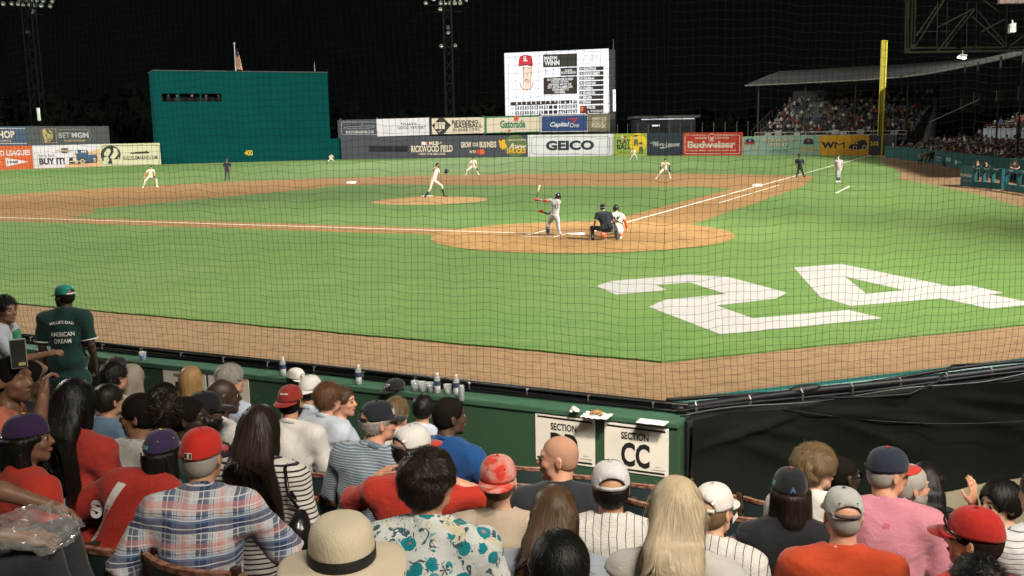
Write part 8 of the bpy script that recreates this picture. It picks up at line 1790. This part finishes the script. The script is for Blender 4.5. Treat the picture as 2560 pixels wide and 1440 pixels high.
def glove(P, at, d, mat, r=.11, name='baseball_glove', lab=None):
    g = Grid(at - .25, at + .25, .020); d = d / np.linalg.norm(d); s = np.cross(d, A(0, 1, .01)); s /= np.linalg.norm(s); g.ell(at, (r, r * .55, r), None, .03)
    for i in (-1.1, -.4, .3, 1.0): g.cap(at + s * i * r * .5, at + s * i * r * .85 + d * r * 1.25, .032, .026, .02)
    v, f = g.mesh(); W_ = P['root'].location; M_ = Matrix.Rotation(RZP, 4, 'Z'); o = link(name, npmesh(name, v, f), mat, None, tuple(W_)); o.rotation_euler = (0, 0, RZP); tag(o, lab, 'baseball glove'); return o
def rootspace(o, P): o.location = P['root'].location; o.rotation_euler = (0, 0, RZP); return o
# pitcher
P = player('pitcher in a cream uniform with high black socks striding on the mound', (640, 1140), ZA, dict(pel=(815, 690), neck=(890, 410), head=(930, 325), shL=(925, 430, .12), shR=(838, 425, -.14), elL=(975, 545, .25), wrL=(1075, 535, .2), elR=(860, 425, -.45), wrR=(915, 335, -.5), hipL=(850, 710, .08), hipR=(775, 720, -.08), knL=(1020, 830, .1), anL=(1085, 1060, .1), knR=(745, 890, -.1), anR=(612, 1115, -.1), toeL=(1160, 1100, .1), toeR=(665, 1165, -.1)), 85, fz=.2, hs=.98, skin='tan', top=cream_u, loose=.014, sleeve=.55, hem=.10, trousers=cream_u, cut=.35, sock=sockk, shoe=shoek, beard='dark', show=1, hair=H('buzz', 'dark'), cap=capd('cap_team_black', (.012, .012, .016)))
glove(P, P['J']['wrL'] + A(.13, 0, .10), A(.5, 0, .9), glovek, .10, lab="black glove held out on the pitcher's left hand")
# batter
P = player('batter in a grey uniform with red arm sleeves finishing his swing', (640, 1190), ZB, dict(pel=(528, 800), neck=(560, 475), head=(602, 415, .0), shL=(462, 490, .05), shR=(622, 520, -.05), elL=(330, 500, .1), wrL=(205, 475, .15), elR=(415, 760, .28), wrR=(290, 715, .36), hipL=(470, 820, .08), hipR=(580, 830, -.05), knL=(395, 990, .1), anL=(405, 1150, .1), knR=(612, 1040, -.05), anR=(650, 1195, -.1), toeL=(480, 1175, .1), toeR=(790, 1240, -.1)), 20, hs=.92, ts=.88, w=.92, skin='brown', top=greyu, loose=.014, sleeve=.5, hem=.10, trousers=greyu, hair=H('buzz', 'black'), shoe=M('shoe_navy', (.02, .03, .06), .4), aw=.9, lw=.95, hand=.9)
limb_sleeve(P, 'shL', 'elL', .42, 1.0, .058, redsl); limb_sleeve(P, 'elL', 'wrL', .45, .85, .043, cloth('wrist_blue', (.10, .16, .24)), 'wristband'); limb_sleeve(P, 'elR', 'wrR', .30, .7, .043, cloth('wrist_blue', (.10, .16, .24)), 'wristband')
for s_ in 'LR':
    a, b = P['J']['el' + s_], P['J']['wr' + s_]; d = (b - a) / np.linalg.norm(b - a); gg = Grid(b - .15, b + d * .1 + .15, .014); gg.ell(b + d * .06, (.055, .05, .05), None, .02); gg.cap(b - d * .03, b + d * .09, .04, .045, .02); v, f = gg.mesh(); link('batting_glove', npmesh('batting_glove', v, f), redsl, P['root'])
def helmet(P, mat, s=1.0, brim=True):
    c, R = P['hd'], P['R']; g = Grid(c - .2, c + .2, .014); g.ell(c + R @ A(0, -.012, .035), A(.098, .118, .108) * s, R, .02); g.ell(c + R @ A(0, .06, -.09), A(.14, .10, .09) * s, R, .02, 's'); g.plane(c + R @ A(0, 0, -.045), -R[:, 2])
    for i in (-1, 1): g.ell(c + R @ A(i * .082, -.005, -.03), A(.02, .05, .055) * s, R, .02)
    if brim: g.ell(c + R @ A(0, .115, .03), A(.07, .055, .008) * s, R, .012)
    v, f = g.mesh(); return link('helmet', npmesh('helmet', v, f), mat, P['root'])
helmet(P, navyh, .95)
decal(P['root'], P['sv'], P['sf'], '0', P['pel'] + (P['nk'] - P['pel']) * .62 - P['fw'] * .14 + P['rx'] * .08, P['rx'], P['sp'], .10, .19, M('print_navy', (.03, .035, .06), .7), .0)
mb = MB(); mb.tube([P['J']['anL'] * .85 + P['J']['knL'] * .15 + A(0, -.02, 0), P['J']['knL'] + A(0, -.02, -.04)], [.062, .068], 9); mb.build('shin_guard', M('guard_navy', (.02, .03, .05), .35), P['root'], True)
mb = MB(); g_ = P['J']['wrL']; h0 = P['J']['wrL'] + A(-.08, .0, .0); tip = None
x, y = px(ZB, 232, 180); r_ = ray(x, y); Pw = np.array(P['root'].location); t = ((Pw + HY * .3) - CAM) @ HY / (r_ @ HY); X = CAM + r_ * t - Pw; tip = A(X @ HX, X @ HY, X[2]); d = tip - h0
for nm, a, b, rr, m in (('handle', -.06, .48, (.021, .013, .013), glovek), ('barrel', .48, 1.0, (.014, .026, .032), M('bat_wood', (.50, .33, .16), .4, var=.15, scale=20))):
    pass
bat = empty('baseball_bat', tuple(Pw), RZP, "wooden bat with black handle raised in the batter's left hand", 'bat')
mb = MB(); mb.tube([h0 - d * .10, h0 - d * .085, h0 - d * .07, h0 + d * .48], [.026, .024, .014, .016], 9); mb.build('handle', glovek, bat, True); mb = MB(); mb.tube([h0 + d * .48, h0 + d * .7, h0 + d * .95, h0 + d], [.016, .026, .034, .02], 10); mb.build('barrel', M('bat_wood', (.50, .33, .16), .4, var=.15, scale=20), bat, True)
# plate umpire
P = player('plate umpire in black crouching behind the catcher', (1530, 1290), ZB, dict(pel=(1580, 1050, -.1), neck=(1515, 735, .08), head=(1490, 628, .14), shL=(1385, 765, .05), shR=(1645, 765, .05), elL=(1345, 900, -.05), wrL=(1320, 1010, .1), elR=(1715, 900, -.05), wrR=(1745, 985, .12), hipL=(1520, 1060, -.08), hipR=(1640, 1060, -.08), knL=(1275, 1035, .2), anL=(1295, 1260, .05), knR=(1755, 1050, .2), anR=(1780, 1250, .05), toeL=(1220, 1320, .2), toeR=(1840, 1310, .2)), 0, hs=.98, ts=1.0, w=1.28, dp=1.15, skin='brown', top=umpb, loose=.012, sleeve=.75, trousers=umpg, hair=H('buzz', 'black'), shoe=shoek, lw=1.05, cap=capd('ump_cap', (.010, .010, .012)))
def cage(P, mat, back=True):
    c, R = P['hd'], P['R']; mb = MB()
    for z in (-.07, -.035, .0, .035): mb.tube([c + R @ A(-.085, .05, z), c + R @ A(-.05, .125, z), c + R @ A(.05, .125, z), c + R @ A(.085, .05, z)], .008, 5)
    for x in (-.05, 0, .05): mb.tube([c + R @ A(x, .125, -.09), c + R @ A(x, .13, .05)], .008, 5)
    if back:
        mb.tube([c + R @ A(-.09, .05, .03), c + R @ A(-.098, -.02, .02), c + R @ A(-.05, -.11, .0), c + R @ A(.05, -.11, .0), c + R @ A(.098, -.02, .02), c + R @ A(.09, .05, .03)], .012, 5)
    mb.build('face_mask', mat, P['root'], True)
cage(P, silv)
mb = MB(); c = P['pel'] + P['sp'] * .03 - P['fw'] * .15
for i in (-1, 1): mb.box(c + P['rx'] * .11 * i, (.13, .05, .15), (P['rx'], P['fw'], P['sp']))
mb.build('ball_bag', umpb, P['root']); mb = MB(); mb.tube([P['J']['anL'] + A(.0, -.055, .05), P['J']['anL'] + A(0, -.055, .13)], .02, 6); mb.build('leg_badge', shoew, P['root'])
# catcher
P = player('catcher in a cream uniform with orange sleeve and knee guards crouching', (1640, 1290), ZB, dict(pel=(1790, 1110, .55), neck=(1780, 755, .72), head=(1757, 655, .78), shL=(1690, 790, .7), shR=(1880, 795, .62), elL=(1640, 900, .9), wrL=(1600, 960, 1.1), elR=(1955, 930, .6), wrR=(1980, 1060, .62), hipL=(1730, 1110, .55), hipR=(1850, 1110, .55), knL=(1500, 1170, .85), anL=(1560, 1265, .4), knR=(1880, 1050, .85), anR=(1860, 1240, .5), toeL=(1500, 1290, .6), toeR=(1900, 1270, .8)), 0, hs=.98, w=1.05, skin='tan', top=cream_u, loose=.014, sleeve=.55, trousers=cream_u, hair=H('buzz', 'dark'), shoe=shoew, fz=.03)
limb_sleeve(P, 'shR', 'elR', .5, 1.0, .060, orsl); limb_sleeve(P, 'elR', 'wrR', 0, .85, .05, orsl); helmet(P, M('helmet_black', (.012, .012, .013), .25, var=0, spec=.6), 1.0, False); cage(P, silv, False)
mb = MB(); 
for i in (-1, 1): mb.tube([P['nk'] + P['rx'] * .16 * i - P['sp'] * .03 - P['fw'] * .04, P['nk'] + P['rx'] * .10 * i - P['sp'] * .14 - P['fw'] * .135, P['pel'] + (P['nk'] - P['pel']) * .55 - P['fw'] * .155, P['pel'] + (P['nk'] - P['pel']) * .40 - P['rx'] * .19 * i - P['fw'] * .04], .016, 5)
mb.build('harness', M('harness_black', (.012, .012, .014), .6), P['root'], True); decal(P['root'], P['sv'], P['sf'], '14', P['pel'] + (P['nk'] - P['pel']) * .72 - P['fw'] * .14, P['rx'], P['sp'], .14, .12, inkk, .04, .006)
mb = MB(); a, b = P['J']['knL'], P['J']['anL']; mb.tube([a + (a - b) * .15, a * .8 + b * .2, b], [.085, .09, .055], 9); mb.build('shin_guard', orsl, P['root'], True); mb = MB(); a, b = P['J']['knR'], P['J']['anR']; mb.tube([a, a * .5 + b * .5, b], [.085, .08, .06], 9); mb.build('shin_guard', orsl, P['root'], True)
glove(P, P['J']['wrL'] + A(-.02, .1, .02), A(-.3, .4, .6), gloveb, .12, lab="brown catcher's mitt hidden in front of the crouching catcher")
# first base coach and umpire
P = player('base coach in a grey uniform with hands on hips by the coaching box', (766, 1185), ZC, dict(pel=(768, 1082), neck=(768, 1022), head=(764, 993), shL=(793, 1030, -.02), shR=(745, 1030, .02), elL=(796, 1062, .08), wrL=(790, 1088), elR=(741, 1064, .08), wrR=(741, 1088), hipL=(777, 1085), hipR=(760, 1085), knL=(774, 1132), anL=(775, 1178), knR=(760, 1132), anR=(758, 1178), toeL=(782, 1190, -.3), toeR=(745, 1190, -.25)), 205, hs=1.0, skin='light', top=greyu, loose=.016, sleeve=.75, trousers=greyu, cut=.4, sock=cloth('sock_navy', (.02, .03, .07)), shoe=shoew, show=1, hair=H('buzz', 'dark'), cap=capd('coach_helmet', (.012, .016, .035)))
P = player('umpire in black standing with hands on hips behind first base', (482, 1152), ZC, dict(pel=(480, 1080), neck=(476, 1012), head=(472, 985), shL=(504, 1022), shR=(450, 1022), elL=(508, 1052, .06), wrL=(500, 1070, -.08), elR=(449, 1052, .06), wrR=(457, 1070, -.08), hipL=(490, 1082), hipR=(470, 1082), knL=(502, 1118), anL=(512, 1148), knR=(462, 1118), anR=(452, 1150), toeL=(522, 1156, -.2), toeR=(442, 1156, -.2)), 200, hs=.98, w=1.08, skin='dark', top=umpb, loose=.014, sleeve=.75, trousers=umpg, shoe=shoek, show=1, hair=H('buzz', 'black'), cap=capd('ump_cap', (.01, .01, .012)))
# infielders
P = player('infielder in cream crouching between first and second base', (1658, 446), ZU, dict(pel=(1662, 423, .1), neck=(1663, 407, -.1), head=(1663, 400, -.18), shL=(1671, 409, -.1), shR=(1655, 409, -.1), elL=(1675, 416, -.1), wrL=(1673, 424, -.3), elR=(1652, 417, -.1), wrR=(1650, 425, -.25), hipL=(1666, 424, .05), hipR=(1657, 424, .05), knL=(1672, 432, -.15), anL=(1675.5, 444.5), knR=(1650, 432, -.15), anR=(1641, 444.5), toeL=(1679, 447, -.2), toeR=(1637, 447, -.2)), 190, hs=.95, skin='tan', top=cream_u, loose=.012, sleeve=.55, trousers=cream_u, shoe=shoew, show=1, hair=H('buzz', 'dark'), cap=capd('cap_team_black', (.012, .012, .016)))
limb_sleeve(P, 'elL', 'wrL', 0, .9, .05, sockk); limb_sleeve(P, 'shL', 'elL', .5, 1, .055, sockk); limb_sleeve(P, 'elR', 'wrR', 0, .9, .05, sockk); glove(P, P['J']['wrL'] + A(.03, -.08, -.05), A(.1, -.4, -.8), glovek, .10, lab='black glove of the infielder between first and second')
P = player('infielder in cream crouching behind second base', (1780, 565), ZA, dict(pel=(1795, 350, .12), neck=(1802, 205, -.08), head=(1804, 155, -.14), shL=(1858, 232, -.1), shR=(1742, 235, -.1), elL=(1890, 320, -.05), wrL=(1895, 405, -.25), elR=(1710, 320, -.05), wrR=(1690, 360, -.25), hipL=(1830, 365, .05), hipR=(1760, 365, .05), knL=(1875, 430, -.15), anL=(1932, 550), knR=(1655, 450, -.15), anR=(1618, 555), toeL=(1965, 570, -.2), toeR=(1595, 575, -.2)), 185, hs=.95, skin='tan', top=cream_u, loose=.012, sleeve=.6, trousers=cream_u, shoe=shoew, show=1, hair=H('buzz', 'dark'), cap=capd('cap_team_black', (.012, .012, .016)))
glove(P, P['J']['wrL'] + A(.02, -.05, -.06), A(.1, -.4, -.8), gloveb, .10, lab='brown glove of the infielder behind second base')
P = player('infielder in cream with an orange sleeve crouching at the left', (480, 568), ZS, dict(pel=(490, 390, .12), neck=(498, 280, -.08), head=(502, 243, -.14), shL=(540, 300, -.1), shR=(445, 300, -.05), elL=(555, 350, -.05), wrL=(545, 390, -.25), elR=(405, 350, .0), wrR=(385, 405, -.2), hipL=(515, 395, .05), hipR=(465, 398, .05), knL=(582, 440, -.15), anL=(592, 545), knR=(408, 455, -.15), anR=(372, 560), toeL=(630, 555, -.15), toeR=(360, 572, -.2)), 165, hs=.95, skin='tan', top=cream_u, loose=.012, sleeve=.55, trousers=cream_u, shoe=shoew, show=1, hair=H('buzz', 'dark'), cap=capd('cap_team_black', (.012, .012, .016)))
limb_sleeve(P, 'shR', 'elR', .5, 1, .055, orsl); limb_sleeve(P, 'elR', 'wrR', 0, .85, .048, orsl); glove(P, P['J']['wrL'] + A(.02, -.06, -.03), A(.1, -.4, -.8), glovek, .10, lab='black glove of the infielder with the orange sleeve')
P = player('umpire in black standing on the grass before the green fence', (1710, 455), ZS, dict(pel=(1710, 285), neck=(1710, 165), head=(1710, 123), shL=(1757, 190), shR=(1663, 190), elL=(1768, 245, .05), wrL=(1755, 285, -.1), elR=(1660, 245, .05), wrR=(1672, 285, -.1), hipL=(1732, 290), hipR=(1690, 290), knL=(1740, 365), anL=(1745, 440), knR=(1688, 365), anR=(1684, 442), toeL=(1760, 455, -.25), toeR=(1665, 458, -.25)), 175, hs=.98, w=1.06, skin='dark', top=umpb, loose=.014, sleeve=.8, trousers=umpg, shoe=shoek, show=1, hair=H('buzz', 'black'), cap=capd('ump_cap', (.01, .01, .012)))
P = player('outfielder in white with dark socks crouching far off by the fence', (1975, 1350), Z2, dict(pel=(1982, 1300, .1), neck=(1984, 1268, -.1), head=(1985, 1255, -.2), shL=(2002, 1272, -.1), shR=(1966, 1272, -.1), elL=(2008, 1288), wrL=(2000, 1300, -.2), elR=(1960, 1288), wrR=(1968, 1302, -.2), hipL=(1990, 1302), hipR=(1974, 1302), knL=(2006, 1318, -.1), anL=(2012, 1344), knR=(1955, 1320, -.1), anR=(1936, 1346), toeL=(2018, 1350, -.2), toeR=(1928, 1352, -.2)), 170, hs=1.0, skin='tan', top=cream_u, loose=.012, sleeve=.6, trousers=cream_u, cut=.45, sock=sockk, shoe=shoek, hair=H('buzz', 'dark'), show=1, cap=capd('cap_team_black', (.012, .012, .016)), fine=2.2)
P = player('outfielder in white leaning forward before the lime green board', (1584, 399), ZU, dict(pel=(1585, 385, .1), neck=(1583.5, 376, -.05), head=(1582, 372, -.12), shL=(1588, 377), shR=(1579, 377.5), elL=(1590, 381.5), wrL=(1589, 385, -.2), elR=(1577, 382), wrR=(1578, 386, -.2), hipL=(1587, 386), hipR=(1582.5, 386), knL=(1591, 391, -.1), anL=(1592.5, 398), knR=(1580, 391.5, -.1), anR=(1576, 398.5), toeL=(1594.5, 399.5, -.2), toeR=(1573.5, 400, -.2)), 190, hs=1.0, skin='light', top=cream_u, loose=.012, sleeve=.6, trousers=cream_u, shoe=shoew, hair=H('buzz', 'sandy'), show=1, cap=capd('cap_team_black', (.012, .012, .016)), fine=2.2)
# people at the dugout rail, photographers, figures in the openings
def standee(label, x, y, hpx_, face, base=None, **o):
    """head middle at a pixel; D from the head's size"""
    return figure(label, x, y, D=.235 * FPX / hpx_, face=face, bf=face, seat=False, group=o.pop('group', 'people at the dugout rail'), tall=o.pop('tall', 1.75), **o)
for lab, x, y, D, f, sk_, a in (('person in black leaning on the dugout rail with a camera', 2444, 404, 61.5, 200, 'light', ((.06, .20, -.16), (-.10, .2, .04))), ('person in black beside the camera holder at the dugout rail', 2466, 408, 61, 215, 'tan', ((.08, .15, -.2), (-.1, .2, .0))), ('person in black with a cap at the second dugout rail', 2537, 402, 60, 185, 'tan', ((.08, .18, -.2), (-.16, .16, .0)))):
    figure(lab, x, y, D=D, face=f, bf=f, seat=False, tall=1.75, group='people at the dugout rail', skin=sk_, top=blk, armL=a, armR=a, show=1, hair=H('buzz', 'black'), fine_=1, cap=capd('ump_cap', (.01, .01, .012)) if 'cap' in lab else None)
for lab, x, y, f, tp in (('photographer in grey crouching at the teal wall', 2304, 382, 215, gry), ('photographer in khaki crouching in the middle by the teal wall', 2318, 379, 200, khaki), ('photographer in black crouching at the teal wall', 2330, 377, 205, blk)):
    figure(lab, x, y, D=86, face=f, bf=f, seat=True, group='photographers by the teal wall', floor=.25, skin='tan', top=tp, armL=((.05, .18, -.14), (-.1, .16, .1)), armR=((.05, .18, -.14), (-.1, .16, .1)), show=1, hair=H('buzz', 'black'), trousers=khaki if tp is khaki else cloth('trousers_dark', (.02, .022, .03)), noseat=1)
for x, sh in ((270, 'grey'), (362, 'cream'), (522, 'white'), (670, 'grey'), (808, 'white')):
    P = EYE.o + EYE.t * EYE.pt(x, 655)[0] - EYE.n * 1.2 + A(0, 0, EYE_Z - .01); far_person(tuple(P), math.atan2(-EYE.n[1], -EYE.n[0]) - math.pi / 2, 'dim figure in a %s top inside the opening of the tall green wall', 'figures inside the green wall openings', 5 if sh == 'cream' else 4, sh)
build_seats()
# loose caps standing on the wall cap
for px_, lab, cp, tn in (((742, 948), 'white cap with a round dark emblem resting on the wall', dict(name='white_cap_wall', col=(.58, .55, .50), open=True, text=[]), .9), ((986, 976), 'black cap with white lettering resting on the wall', dict(name='black_cap_wall', col=(.012, .012, .014), open=True, text=[('BASEBALL', -.2, .06, .075, .012, inkw), ('CLUB', -.2, .042, .04, .012, inkw), ('SF', 1.6, .03, .05, .025, inkw)]), -1.0)):
    P = on_cap(*px_); P[0] = min(P[0], -22.62); rr = empty('cap_holder', tuple(P), YAWC - math.pi / 2 + math.pi + tn)
    oc = make_cap(rr, A(0, 0, -.012), np.eye(3), 1.0, cp, 1)
    oc.parent = None; oc.location = P; oc.rotation_euler = (0, 0, rr.rotation_euler[2]); oc.name = 'sun_cap'; bpy.data.objects.remove(rr); tag(oc, lab, 'cap')
    if 'white' in lab:
        mb = MB(); mb.lathe([(.024, 0), (.025, .001), (.021, .0012), (.001, .0012)], 16, A(0, .103, .05), (A(1, 0, 0), A(0, -.35, .94), A(0, .94, .35))); mb.build('emblem', M('emblem_ring', (.03, .032, .035), .6), oc)
        mb = MB(); mb.lathe([(.018, .002), (.001, .0022)], 16, A(0, .103, .05), (A(1, 0, 0), A(0, -.35, .94), A(0, .94, .35))); mb.build('emblem', M('emblem_white', (.4, .39, .36), .6, var=.5, scale=300), oc)
